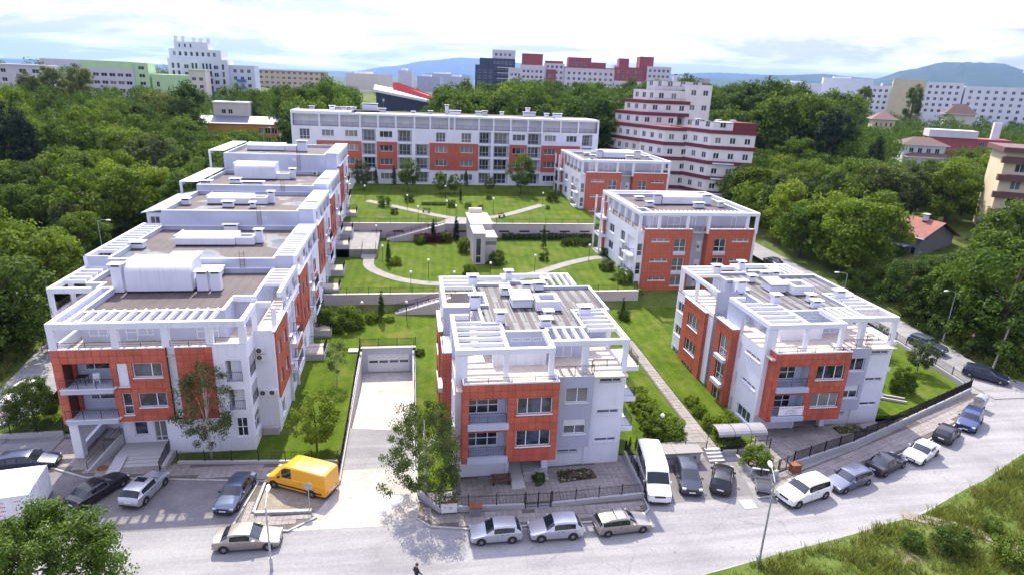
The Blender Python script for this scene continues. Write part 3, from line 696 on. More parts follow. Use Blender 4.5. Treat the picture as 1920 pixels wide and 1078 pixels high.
# ------------------------------------------------------------------ small apartment house with the orange front box (two of them stand side by side)
def villa(root):
    T = 8.75; PT = 11.35; BT = 11.85        # terrace floor, roof deck, pergola top
    w = MB(); g = MB()
    # core of the lower floors
    w.box(2.0, 14.3, 3.0, 16.0, -.6, T-.02)
    # front-left body behind the orange box
    face(w, (0, .25, -.6), FRONT, 4.6, 2.9)                                  # ground floor front, left of the porch
    w.box(7.45, 8.0, .25, .75, -.6, 2.3)
    face(w, (4.6, 2.6, -.6), FRONT, 3.4, 2.9, [(.5, 1.6, .9, 2.6, .15, True)])
    face(w, (4.6, .25, -.6), RIGHT, 2.4, 2.9); face(w, (8.0, 2.6, -.6), LEFT, 2.4, 2.9)
    # white pillar at the left corner, to the pergola
    w.box(.004, .95, .02, .5, 2.3, BT-.5)
    # left side, front part: slot and strip windows
    lops = [(3.35+.0, 5.0-.0, 0, 0, .1)]
    L0 = (0, 8.0, -.6)
    opsL = [(8-4.55, 8-4.25, 7.0, 8.8, .12), (8-4.55, 8-4.25, 3.9, 5.6, .12), (8-4.55, 8-4.25, 1.0, 2.7, .12),
            (8-3.3, 8-.6, 8.3, 8.65, .12), (8-3.3, 8-.6, 5.3, 5.65, .12), (8-3.2, 8-.65, 1.5, 2.75, .12)]
    face(w, L0, LEFT, 8.0, T+.95, opsL)
    w.add([(0, 8, -.6), (2.1, 8, -.6), (2.1, 8, T+.3), (0, 8, T+.3)], [(0, 3, 2, 1)])
    for k, (a, b, c, d, t) in enumerate(opsL):
        win(root, L0, LEFT, a, b, c, d, () if k < 3 else (.33, .66) if k < 5 else (.33, .66), inset=.1, sill=k > 2)
    # grey strip
    G0 = (8.2, .45, 2.25); go = [(1.0, 2.95, 4.35, 5.7, .12), (1.0, 2.95, 1.35, 2.75, .12)]
    face(g, G0, FRONT, 3.35, 6.75, go); g.add([(8.2, .45, 2.25), (11.55, .45, 2.25), (11.55, 1.2, 2.25), (8.2, 1.2, 2.25)], [(3, 2, 1, 0)])
    face(g, (11.55, .45, 2.25), RIGHT, .8, 6.75); face(g, (8.2, 1.2, 2.25), LEFT, .8, 6.75)
    for k, (a, b, c, d, t) in enumerate(go): win(root, G0, FRONT, a, b, c, d, (.52,), shutter=.45 if k else 0)
    # white right-hand part
    W0 = (8.0, 1.2, -.6); wo = [(4.3, 6.2, 8.6, 8.95, .12), (4.3, 6.2, 5.6, 5.98, .12), (4.3, 6.2, 2.85, 3.2, .12), (1.0, 2.8, 1.9, 2.2, .12)]
    face(w, W0, FRONT, 6.6, T+.6, [o for o in wo])
    for k, (a, b, c, d, t) in enumerate(wo): win(root, W0, FRONT, a, b, c, d, (.6,), fw=.05)
    RO = [(1.8, 4.4, 6.6, 8.9, .3, True), (1.8, 4.4, 3.6, 5.8, .3, True), (1.8, 4.4, .7, 2.8, .3, True), (8, 9.6, 6.9, 8.3, .12), (8, 9.6, 3.9, 5.3, .12), (12, 13.4, 6.9, 8.3, .12), (12, 13.4, 3.9, 5.3, .12)]
    face(w, (14.6, 1.2, -.6), RIGHT, 14.9, T+.6, RO)
    for a, b, c, d, *t in RO[:3]: win(root, (14.6, 1.2, -.6), RIGHT, a, b, c, d, (.33, .66), inset=.28, sill=False)
    for a, b, c, d, *t in RO[3:]: win(root, (14.6, 1.2, -.6), RIGHT, a, b, c, d, (.5,))
    face(w, (14.6, 16.1, -.6), BACK, 12, T+.6, [(2, 3.6, 4, 5.4, .1, True), (6, 7.6, 4, 5.4, .1, True)])
    # right-hand balconies
    for z in (8.3, 5.3, 2.3):
        boxpart('balcony_slab', TRIM, root, 14.61, 16.2, 2.6, 6.4, z, z+.42)
        railing(root, [(14.65, 2.68, z+.42), (16.1, 2.68, z+.42), (16.1, 6.3, z+.42), (14.65, 6.3, z+.42)], .9)
    MB().box(14.602, 14.66, 5.9, 6.5, -.5, 8.3).build('red_wall_strip', ORANGE_T, root)
    # left wing
    w.box(-.2, 2.1, 10.2, 18.9, -.6, T-.02)
    WG = (-.5, 19.3, -.6); ops = [(.35, 2.1, 7.0, 8.25, .12), (.35, 2.1, 4.0, 5.25, .12), (.35, 2.1, 1.0, 2.25, .12)]
    face(w, WG, LEFT, 9.6, T+.6, ops)
    for a, b, c, d, t in ops: win(root, WG, LEFT, a, b, c, d, (.45,))
    g2 = MB(); face(g2, (-.5, 9.7, -.6), FRONT, 2.5, BT+.6-.0); face(g2, (2.0, 10.0, -.6), RIGHT, .4, BT+.6); g2.build('grey_wall', GREY, root)
    face(w, (8, 19.3, -.6), BACK, 8.5, T+.6, [(1, 2.6, 4, 5.4, .1, True), (4.5, 6.1, 4, 5.4, .1, True)])
    face(w, (13.8, 20.1, -.6), BACK, 5.8, T+.6); face(w, (13.8, 16.1, -.6), RIGHT, 4, T+.6); face(w, (8, 20.1, -.6), LEFT, .8, T+.6)
    w.build('wall', WHITE, root); g.build('grey_wall', GREY, root)
    # orange panel on the wing and orange bay between
    def orange_box(p, ang, wd, hh, dep, ops, top, sides=(True, True), cap=300):
        u, n = uv_dirs(ang); p = Vector(p); b = MB(); face(b, p, ang, wd, hh, ops)
        q = p-n*dep
        if sides[0]: face(b, q, ang-R(90), dep, hh)
        if sides[1]: face(b, p+u*wd, ang+R(90), dep, hh)
        Z = Vector((0, 0, hh)); top and b.add([p+Z, p+u*wd+Z, q+u*wd+Z, q+Z], [(0, 1, 2, 3)]); b.add([p, p+u*wd, q+u*wd, q], [(3, 2, 1, 0)])
        b.build('cladding_backing', ORBACK, root)
        clad(root, p, ang, wd, hh, ops, cap=cap, key=root.name)
        if sides[0]: clad(root, q, ang-R(90), dep, hh, cap=cap, key=root.name)
        if sides[1]: clad(root, p+u*wd, ang+R(90), dep, hh, cap=cap, key=root.name)
    FO = (.5, -1.2, 2.3)
    fops = [(.5, 3.55, 3.65, 5.8, 1.2), (.5, 3.55, .6, 2.85, 1.2), (4.35, 7.2, 4.35, 5.8, .14), (4.35, 7.2, 1.4, 2.85, .14)]
    orange_box(FO, FRONT, 7.7, 7.1, 1.4, fops, False)
    lg = MB()
    for a, b, c, d, t in fops[:2]:
        x0, x1, z0, z1 = .5+a, .5+b, 2.3+c, 2.3+d
        face(lg, (x0, -.05, z0), FRONT, x1-x0, z1-z0, [(.05, x1-x0-.55, .30, 1.80, .08)])
        lg.add([(x0+.002, -1.2, z0+.002), (x1-.002, -1.2, z0+.002), (x1-.002, .14, z0+.002), (x0+.002, .14, z0+.002)], [(0, 1, 2, 3)])
        lg.add([(x1-.004, -1.17, z0), (x1-.004, .14, z0), (x1-.004, .14, z1), (x1-.004, -1.17, z1)], [(0, 3, 2, 1)])
        lg.add([(x0+.004, -1.17, z0), (x0+.004, .14, z0), (x0+.004, .14, z1), (x0+.004, -1.17, z1)], [(0, 1, 2, 3)])
        win(root, (x0, -.05, z0), FRONT, .05, x1-x0-.55, .30, 1.80, (.28, .66), tr=.5, inset=.05, sill=False, dark=True)
        boxpart('balcony_slab', LGREY, root, x0-.1, x1+.15, -1.52, -1.17, z0-.46, z0+.0)
        railing(root, [(x0+.04, -1.14, z0), (x1-.04, -1.14, z0)], .85)
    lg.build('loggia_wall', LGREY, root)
    for a, b, c, d, t in fops[2:]: win(root, FO, FRONT, a, b, c, d, (.29, .69), inset=.1)
    O1 = (-.82, 16.5, -.45); o1 = [(1.45, 4.2, 6.45, 8.0, .12), (1.45, 4.2, 3.4, 4.9, .12), (1.45, 4.2, .4, 1.85, .12)]
    orange_box(O1, LEFT, 5.6, 9.4, .32, o1, True)
    for a, b, c, d, t in o1: win(root, O1, LEFT, a, b, c, d, (.33, .66))
    O2 = (-.72, 8.6, -.3); o2 = [(1.25, 2.95, 6.1, 8.45, .12), (1.25, 2.95, 3.25, 5.4, .12), (1.25, 2.95, .9, 2.3, .12)]
    orange_box(O2, LEFT, 3.6, 9.65, .72, o2, True)
    for k, (a, b, c, d, t) in enumerate(o2):
        win(root, O2, LEFT, a, b, c, d, (.5,), tr=.35 if k < 2 else 0)
        if k < 2: boxpart('balcony_slab', LGREY, root, -1.12, -.76, 5.45, 7.55, -.3+c-.42, -.3+c)
    boxpart('plinth', PLINTH, root, -1.05, -.83, 4.9, 16.6, -.6, -.3); boxpart('plinth', PLINTH, root, -.72, -.51, 16.6, 19.5, -.6, -.28)
    boxpart('coping', TRIM, root, -.80, .0, 5.0, 8.65, 9.352, 9.44)
    boxpart('coping', TRIM, root, -.9, -.5, 10.85, 16.55, 8.952, 9.05)
    railing(root, [(-.72, 5.1, 9.44), (-.72, 8.5, 9.44)], .55, bars=False)
    # terraces
    for q in ((0.02, 8.1, -1.14, 8, T-.02, T+.12), (8.1, 14.58, .55, 9, T-.025, T+.10), (-.42, 2.9, 9.8, 19.2, T-.02, T+.11), (10, 13.7, 16.2, 20, T-.02, T+.1)): boxpart('terrace_floor', TERRTILE, root, *q)
    pp = MB().box(.5, 8.2, -1.22, -1.0, 9.405, 9.5).box(.5, .7, -1.0, .0, 9.405, 9.498).box(8.0, 8.2, -1.0, .4, 9.405, 9.498)
    pp.box(.52, 8.18, -1.16, -1.02, T, 9.404)
    pp.build('coping', TRIM, root)
    railing(root, [(.62, -1.1, 9.5), (8.08, -1.1, 9.5)], .42, bars=False, post=1.9)
    railing(root, [(8.25, .5, 9.0), (11.5, .5, 9.0), (11.5, 1.3, 9.0)], .95); railing(root, [(11.6, 1.35, 9.35), (14.1, 1.35, 9.35)], .75)
    boxpart('coping', TRIM, root, 8.22, 11.6, .40, .6, 9.0, 9.06)
    # penthouse
    poly = [(4.2, 4.0), (8.3, 4.0), (8.3, 4.6), (11.7, 4.6), (11.7, 8.9), (15.2, 8.9), (15.2, 16.1), (10.2, 16.1), (10.2, 18.0), (6.6, 18.0), (6.6, 17.3), (2.8, 17.3), (2.8, 14.3), (3.6, 14.3), (3.6, 10.9), (2.7, 10.9), (2.7, 6.0), (4.2, 6.0)]
    ph = MB().prism(poly, T, PT); ph.ring_prism(poly, .22, PT, PT+.28); ph.build('penthouse_wall', LGREY, root)
    MB().prism([(x+(.2 if x < 8 else -.2), y+(.2 if y < 9 else -.2)) for x, y in poly], PT-.02, PT+.015).build('roof', ROOFSTR, root)
    pc = MB().ring_prism(poly, .26, PT+.282, PT+.34); pc.build('coping', TRIM, root)
    boxpart('curved_wall', WHITE, root, 3.4, 8.0, 3.2, 3.98, T+.1, T+1.5)
    for k in range(3): win(root, (5.0, 4.0, 0), FRONT, k*.95, k*.95+.8, 10.75, 11.1, (), inset=-.02, sill=False, fw=.05, name='window')
    for a, b in ((9.0, 10.6), (12.6, 13.6)): win(root, (a, 4.6 if a < 11.7 else 8.9, T+.2), FRONT, 0, b-a, 0, 2.1, (.5,), inset=-.03, sill=False)
    win(root, (2.7, 9.8, T+.15), LEFT, 0, 1.7, 0, 2.1, (.5,), inset=-.03, sill=False); win(root, (2.8, 17, T+.15), LEFT, 0, 1.9, 0, 2.1, (.33, .66), inset=-.03, sill=False)
    # pergola frame: perimeter beams, columns, cross beams
    B0 = BT-.45
    for a in ((0, 8.0, 0, .38), (0, .35, .38, 8.0), (7.65, 8.0, .38, 4.0), (.35, 1.7, 7.7, 8.0), (8.0, 14.65, 1.3, 1.65), (14.3, 14.65, 1.65, 8.9),
              (-.5, -.15, 9.72, 19.3), (-.15, 6.6, 18.95, 19.3), (6.2, 13.8, 19.75, 20.1), (13.45, 13.8, 16.1, 19.75), (6.2, 6.55, 18.0, 19.75), (4.0, 4.3, .38, 3.98)):
        beam(root, a[0], a[1], a[2], a[3], B0, BT)
    for x, y, s in ((3.85, .02, .38), (7.55, .02, .4), (14.2, 1.32, .42), (10.7, 1.32, .5), (14.25, 6.2, .38), (-.48, 18.9, .4), (-.48, 14.6, .36), (13.4, 19.7, .36), (8.0, 19.75, .33)):
        boxpart('column', TRIM, root, x, x+s, y, y+s*.9, T+.1, B0-.002)
    boxpart('wall_fin', LGREY, root, 0.02, .34, 4.9, 8.0, T+.1, B0-.002)
    for y in (6.0, 4.9, 3.7, 2.5, 1.35): beam(root, .352, 3.998 if y < 4 else 2.68 if y > 5.9 else 4.18, y, y+.16, B0+.1, BT-.04)
    for x in (8.7, 9.5, 10.3, 11.1): beam(root, x, x+.24, 1.66, 4.58, B0+.05, BT-.03, rnd=True)
    for y in (7.9, 6.9, 5.9, 4.9, 3.9): beam(root, 11.72, 14.29, y, y+.16, B0+.1, BT-.04)
    for y in (17.9, 16.8, 15.7): beam(root, -.148, 2.78, y, y+.16, B0+.1, BT-.04)
    for x in (10.6, 11.35, 12.1, 12.8): beam(root, x, x+.18, 16.12, 19.74, B0+.1, BT-.04)
    # roof furniture
    for x, y, ww, h in ((2.9, 17.0, .9, 1.3), (6.9, 18.6, .7, 1.3), (5.9, 14.2, .8, .9), (2.5, 10.4, 1.0, 1.5), (4.4, 6.6, .8, 1.2), (8.9, 7.4, .7, .9), (8.3, 5.5, .9, .9), (12.4, 7.6, 1.1, 1.2), (8.4, 15.8, .9, .8), (9.7, 15.7, .9, .9), (10.6, 17.3, .7, .8)):
        chimney(root, x, y, PT+(-.0), ww, .55, h)
    h = MB().box(6.1, 8.0, 10.4, 12.4, PT+.1, PT+.95).build('roof_hatch', WHITE, root)
    MB().box(6.1, 8.02, 10.38, 12.42, PT, PT+.1).build('membrane_skirt', BLACKMEMB, h)
    MB().add([(5.95, 10.2, PT+.98), (8.1, 10.2, PT+.98), (8.1, 12.6, PT+1.25), (5.95, 12.6, PT+1.25), (5.95, 10.2, PT+.90), (8.1, 10.2, PT+.90), (8.1, 12.6, PT+.96), (5.95, 12.6, PT+.96)], [(0,1,2,3),(0,4,5,1),(1,5,6,2),(2,6,7,3),(3,7,4,0)]).build('hatch_roof', GREYMET, h)
    win(root, (6.6, 10.4, PT+.3), FRONT, 0, .95, 0, .5, (), inset=-.02, sill=False, dark=True)
    s = MB()
    for a in ((8.25, 10.6, 9.4, 9.75), (8.25, 10.6, 11.4, 11.75), (8.25, 8.65, 9.75, 11.4), (10.2, 10.6, 9.75, 11.4)): s.box(a[0], a[1], a[2], a[3], PT+.12, PT+1.05)
    s = s.build('roof_shaft', WHITE, root); MB().box(8.22, 10.63, 9.37, 11.78, PT, PT+.12).box(8.66, 10.19, 9.76, 11.39, PT, PT+.45).build('membrane_skirt', BLACKMEMB, s)  # foot skirt, plus an inner black box painting the shade down the open shaft
    # entrance steps, ramp, downpipe
    for k in range(4): boxpart('step', PLINTH, root, 5.8, 7.9, -1.3+k*.36, 2.6, -.15+k*.17+.004*k, .02+k*.17+.004*k)
    MB().add([(4.65, -2.4, .0), (5.75, -2.4, .0), (5.75, 1.2, .62), (4.65, 1.2, .62), (4.65, -2.4, -.4), (5.75, -2.4, -.4), (5.75, 1.2, -.4), (4.65, 1.2, -.4)], [(0,1,2,3),(0,4,5,1),(1,5,6,2),(2,6,7,3),(3,7,4,0)]).build('access_ramp', PLINTH, root)
    [MB().tube([(a, c, 0), (a, c, 2.2)], .05, 6).build('downpipe', FRAME, root) for a, c in ((4.3, .17), (11.4, 1.12))]
    win(root, (4.6, 2.6, -.6), FRONT, .55, 1.55, 1.2, 2.5, (.5,), inset=.1, sill=False, dark=True, name='entrance_door')

villa2 = thing('apartment_house', 'white house with orange front box, weeping birch at its left corner, beside the garage ramp', 'apartment house', (3.3, 45, 0))
villa(villa2)
villa3 = copy_tree(villa2); villa3.location = (32.9, 50, -.55)
villa3['label'] = 'white house with orange front box and a banner on its lower balcony'
for v in (villa2, villa3): v['group'] = 'twin houses with orange front boxes'

# ------------------------------------------------------------------ long stepped apartment block on the left (five sections climbing the slope)
block1 = thing('stepped_apartment_block', 'long white and orange block climbing the left slope in steps', 'apartment block', (-21, 51, 0))
def ladder(root, x, y, z0, z1):
    b = MB()
    for s in (-.22, .22): b.tube([(x+s, y, z0), (x+s, y, z1+.9)], .025, 4)
    k = int((z1-z0)/.3)
    for i in range(k+3): b.tube([(x-.22, y, z0+.25+i*.3), (x+.22, y, z0+.25+i*.3)], .018, 4)
    return b.build('roof_ladder', RUST, root)
def vault(root, x0, x1, y0, y1, z0, h, shaft=True):
    """white roof housing with a rounded top, running along x"""
    n = 7; r = min((y1-y0)*.5, h*.45); prof = [(y0, z0+.2), (y0, z0+h-r*.6)]
    prof += [(y0+(y1-y0)*.5*(1-math.cos(math.pi*.5*k/n)), z0+h-r*.6+r*.6*math.sin(math.pi*.5*k/n)) for k in range(1, n+1)]
    prof += [(y1, z0+h-.04), (y1, z0+.2)]; k = len(prof)
    b = MB().add([(x0, y, z) for y, z in prof]+[(x1, y, z) for y, z in prof], [(i, k+i, k+(i+1) % k, (i+1) % k) for i in range(k)]+[tuple(range(k)), tuple(range(2*k-1, k-1, -1))])
    o = b.build('roof_housing', WHITE, root)
    MB().box(x0-.02, x1+.02, y0-.02, y1+.02, z0, z0+.2).build('membrane_skirt', BLACKMEMB, o)
    MB().box(x0-.1, x0+.05, y0-.1, y1+.05, z0+h*.98, z0+h*.98+.07).build('coping', TRIM, o)
    if shaft:
        s = MB(); a = x1+.02
        for q in ((a, a+2.0, y0+.3, y0+.6), (a, a+2.0, y0+2.0, y0+2.3), (a, a+.3, y0+.6, y0+2.0), (a+1.7, a+2.0, y0+.6, y0+2.0)): s.box(*q, z0+.12, z0+1.0)
        so = s.build('roof_shaft', WHITE, root); MB().box(a, a+2.02, y0+.28, y0+2.32, z0, z0+.12).box(a+.3, a+1.7, y0+.6, y0+2.0, z0, z0+.5).build('membrane_skirt', BLACKMEMB, so)  # second box is no membrane: its black stands for shade inside the shaft
        chimney(root, a+2.4, y0+1.4, z0, .8, .6, 1.7)
def flank(root, y0, y1, dz, ground, first=False):
    """right-hand facade of a section (faces +x at x=8.8): orange bays, loggias, white ground floor, pergola top"""
    L_ = y1-y0; P0 = (8.8, y0, ground-.3); z = lambda v: v+dz-(ground-.3)
    o1, o2 = .35 if not first else .5, 5.6                     # orange bay
    l0, l1 = 6.0, 9.0; o3, o4 = 9.3, min(L_-.4, 13.2)
    ops = []
    for f in (3.5, 6.4):
        for a, b in ((1.2, 2.4), (3.6, 4.9)): ops.append((a, b, z(f+.85), z(f+2.3), .12, 'w'))
        ops.append((l0, l1, z(f+.12), z(f+2.35), 1.5, 'l'))
        ops.append((10.4, 11.9, z(f+.85), z(f+2.3), .12, 'w'))
    g = max(.75, ground+.85-dz) if ground+2.6 < dz+3.4 else None
    if g is not None:
        for a, b in ((1.3, 2.6), (6.4, 8.6), (10.4, 11.9)): ops.append((a, b, z(g), z(min(g+1.5, 3.0)), .12, 'w'))
    ops = [o for o in ops if o[2] > .05]
    w = MB(); face(w, P0, RIGHT, L_, z(9.9), [o[:5]+((True,) if o[5] == 'l' else (False,)) for o in ops])
    w.build('wall', WHITE, root)
    for o in ops:
        if o[5] == 'w': win(root, P0, RIGHT, o[0], o[1], o[2], o[3], (.5,))
        else:
            win(root, P0, RIGHT, o[0]+.4, o[1]-.4, o[2]+.02, o[3]-.15, (.33, .66), tr=0, inset=1.44, sill=False, dark=True)
            zz = P0[2]+o[2]; boxpart('balcony_slab', TRIM, root, 8.82, 9.7, y0+l0-.1, y0+l1+.1, zz-.3, zz-.02)
            railing(root, [(8.85, y0+l0, zz-.02), (9.62, y0+l0, zz-.02), (9.62, y0+l1, zz-.02), (8.85, y0+l1, zz-.02)], 1.0)
    # orange cladding volumes, a little proud
    for a, b, c, d in ((o1, o2, 3.45, 10.1), (o3, o4, 3.45, 9.3 if first else 6.6)):
        if b-a < 1: continue
        wd = b-a; hh = z(d)-max(z(c), .2); p = (8.95, y0+a, P0[2]+max(z(c), .2))
        oo = [(o[0]-a, o[1]-a, o[2]-max(z(c), .2), o[3]-max(z(c), .2), .15) for o in ops if o[5] == 'w' and a < o[0] < b and o[2] > z(c)]
        m = MB(); face(m, p, RIGHT, wd, hh, oo); face(m, (8.79, y0+a, p[2]), FRONT, .16, hh); face(m, (8.95, y0+b, p[2]), BACK, .16, hh)
        m.add([(8.79, y0+a, p[2]+hh), (8.95, y0+a, p[2]+hh), (8.95, y0+b, p[2]+hh), (8.79, y0+b, p[2]+hh)], [(0, 1, 2, 3)])
        m.build('cladding', ORANGE_T, root)
    for yy in (l0-.3, l1+.02): MB().box(8.802, 9.05, y0+yy, y0+yy+.28, P0[2], dz+9.9).build('pier', TRIM, root)
    for yy, zz in ((5.3, 4.0), (9.4, 6.2), (13.6, 4.4), (5.2, 7.0)):
        if yy < L_-.9: ac_unit(root, 9.0, y0+yy, zz+dz, RIGHT)
    # top terrace edge, pergola
    boxpart('coping', TRIM, root, 8.35, 8.98, y0+.02, y1-.02, dz+10.12, dz+10.2)
    railing(root, [(8.7, y0+o2, dz+10.2), (8.7, y1-.1, dz+10.2)], .5, bars=False)
    T = dz+12.35
    ys = y0+(6.6 if first else .02)
    beam(root, 8.45, 8.82, ys-(2.2 if first else 0), y1-.02, T-.5, T)
    k = int((y1-ys)/3.1)
    for i in range(k+1):
        yy = ys+.0+(y1-ys-.4)*i/k; boxpart('column', TRIM, root, 8.45, 8.8, yy, yy+.36, dz+10.2, T-.502)
    n = int((y1-ys-.6)/.95)
    for i in range(n):
        yy = ys+.6+i*.95; beam(root, 6.72, 8.448, yy, yy+.17, T-.38, T-.04)
SECT = [(0, 16.3, 0.0, .15), (16.3, 31.8, 1.0, .6), (31.8, 46.0, 2.9, 2.6), (46.0, 61.0, 3.8, 3.7), (61.0, 77.0, 6.6, 6.0)]
for k, (y0, y1, dz, gr) in enumerate(SECT):
    T = dz+9.3; D = dz+11.5; xl = -12.0 if k in (0, 1) else -9.8
    first = k == 0; ya = y0 if not first else 4.3
    # lower body
    wb = MB()
    if first:
        wb.box(-11.6, 8.3, 8.0, y1, -.3, T)
    else:
        wb.box(xl, 8.3, y0+.02, y1, -.3, T)
    wb.build('core_wall', WHITE, block1)
    poly = [(-6.9, 3.5), (4.8, 3.5), (4.8, 6.6), (6.6, 6.6), (6.6, y1), (-9.8, y1), (-9.8, 11.4), (-8.3, 11.4), (-8.3, 10.0), (-6.9, 10.0)] if first else \
           [(xl+2.0 if k == 1 else xl, y0+.01), (6.6, y0+.01), (6.6, y1-.01), (xl+2.0 if k == 1 else xl, y1-.01)]
    MB().prism(poly, T+.01, D).build('penthouse_wall', LGREY, block1)
    MB().ring_prism(poly, .25, D, D+.5).build('parapet', LGREY, block1)
    MB().ring_prism(poly, .3, D+.502, D+.56).build('coping', TRIM, block1)
    MB().prism([(x+(.24 if x < 0 else -.24), y+(.24 if y < y0+11.9 else -.24)) for x, y in poly], D-.01, D+.02).build('roof', ROOFBR if k in (0,) else ROOFWET, block1)
    if not first:   # step wall seen from the section below, over its roof
        boxpart('step_wall', LGREY, block1, 6.62, 8.46, y0+.03, y0+.25, T-3, D+.84)
        pd = SECT[k-1][2]+11.5
        boxpart('membrane_skirt', BLACKMEMB, block1, xl+2.3, 6.3, y0-.05, y0+.005, pd+.02, pd+.45)
        ladder(block1, 3.3 if k == 1 else 1.8 if k == 2 else 2.2, y0-.1, pd+.02, D+.5)
        boxpart('roof_canopy', TRIM, block1, 6.66, 8.9, y0+.35+(9.5 if k == 1 else 5), y1-.1, dz+12.36, dz+12.42)
    boxpart('terrace_floor', TERRTILE, block1, 6.5, 8.75, ya, y1-.02, T+.02, T+.1)
    flank(block1, y0 if not first else 2.8, y1, dz, gr, first)
    # left-hand terrace and pergola
    if k in (0, 1):
        ya2 = 9.0 if first else y0
        boxpart('terrace_floor', TERRTILE, block1, -12, xl+2.3, ya2, y1-.02, T+.02, T+.1)
        beam(block1, -12, -11.65, ya2+.02, y1-.02, dz+11.85, dz+12.35)
        if first: beam(block1, -11.65, -8.3, ya2, ya2+.35, dz+11.85, dz+12.35)
        else: boxpart('step_wall', LGREY, block1, -12.0, -9.7, y0+.03, y0+.3, T-.5, dz+12.35)
        for i in range(int((y1-ya2-1.5)/1.15)): beam(block1, -11.648, -9.82, ya2+2.6+i*1.15, ya2+2.78+i*1.15, dz+11.95, dz+12.3)
        for yy in (ya2+.02, (ya2+y1)/2, y1-.5): boxpart('column', TRIM, block1, -11.98, -11.62, yy, yy+.36, T+.1, dz+11.848)
        face_w = MB(); face(face_w, (-12, y1, -.3), LEFT, y1-ya2, dz+10.2, [(2, 3.6, 4.5, 6, .1, True), (6, 7.2, 4.5, 6, .1, True)]); face_w.build('wall', WHITE, block1)
        railing(block1, [(-11.9, ya2, T+.5), (-11.9, y1, T+.5)], .7)
    if k == 2:    # glazed corner bay with a metal roof
        b = MB(); face(b, (-12, y0+1.2, 3), FRONT, 2.2, D-3, [(.35, 1.5, 8.2, 10.9, .12), (.35, 1.5, 5.2, 7.4, .12)]); face(b, (-12, y1, 3), LEFT, y1-y0-1.2, D-3)
        b.build('wall', WHITE, block1); win(block1, (-12, y0+1.2, 3), FRONT, .35, 1.5, 8.2, 10.9, (.5,), .35); win(block1, (-12, y0+1.2, 3), FRONT, .35, 1.5, 5.2, 7.4, (.5,), .35)
        boxpart('pier', ORANGE_T, block1, -12.05, -11.8, y0+1.1, y0+1.4, 3, 9.4)
        MB().add([(-12.5, y0+.8, D+.05), (-9.7, y0+.8, D+.55), (-9.7, y1, D+.55), (-12.5, y1, D+.05), (-12.5, y0+.8, D-.05), (-9.7, y0+.8, D+.35), (-9.7, y1, D+.35), (-12.5, y1, D-.05)], [(0,1,2,3),(0,4,5,1),(1,5,6,2),(2,6,7,3),(3,7,4,0)]).build('metal_roof', plain('blue_grey_sheet_roof', (.33, .40, .47), .4, .3, var=.1), block1)
    if k in (3, 4):
        beam(block1, -12.2, -11.85, y0+.3, y1-.1, dz+11.85, dz+12.35); boxpart('roof_canopy', TRIM, block1, -12.2, -9.7, y0+.3, y1-.1, dz+12.36, dz+12.42)
        for yy in (y0+.35, y1-1): boxpart('column', TRIM, block1, -12.18, -11.88, yy, yy+.3, T-2, dz+11.848)
        boxpart('pier', ORANGE_T, block1, -12.3, -11.9, y0+.2, y0+.6, 4, T-2)
    if k == 0:
        vault(block1, -5.6, .2, 9.9, 13.2, D, 2.9, False)
        for x, ww, hh in ((-6.3, .9, 2.8), (1.1, 1.0, 2.0), (2.3, .9, 2.0)): chimney(block1, x, 10.4 if x > 0 else 10.2, D, ww, .7, hh)
        boxpart('roof_block', WHITE, block1, .25, .8, 11.0, 12.6, D, D+1.1)
        chimney(block1, .2, 15.4, D, 2.6, .6, .9)
    elif k == 1: vault(block1, -5.6, .8, 23.4, 26.4, D, 1.2); chimney(block1, -9.2, 22.5, D, 1.3, .9, .8); chimney(block1, -1.5, 30.9, D, 1.6, .5, .9); chimney(block1, -2.4, 17.2, D, 2.6, .6, .9)
    elif k == 2: vault(block1, -6.2, -.6, 38.2, 41, D, 1.2); chimney(block1, -3.1, 36.6, D, 1.3, .7, .8); chimney(block1, .1, 36.2, D, .6, .6, .8); chimney(block1, -8.8, 38, D, 1, .7, .9)
    elif k == 3: vault(block1, -6.6, -.4, 54.4, 57.6, D, 2.6); chimney(block1, -9, 48, D, 1.5, .9, .8); chimney(block1, -5.5, 50.5, D, 1.4, .9, .8); chimney(block1, -2.2, 47, D, 3, .7, .9); ac_unit(block1, 4.5, 60.4, D+.05, FRONT)
    else: vault(block1, -8, -1.6, 69.5, 72.5, D, 1.3); chimney(block1, 1.5, 70, D, 1.6, 1.0, 1.9)
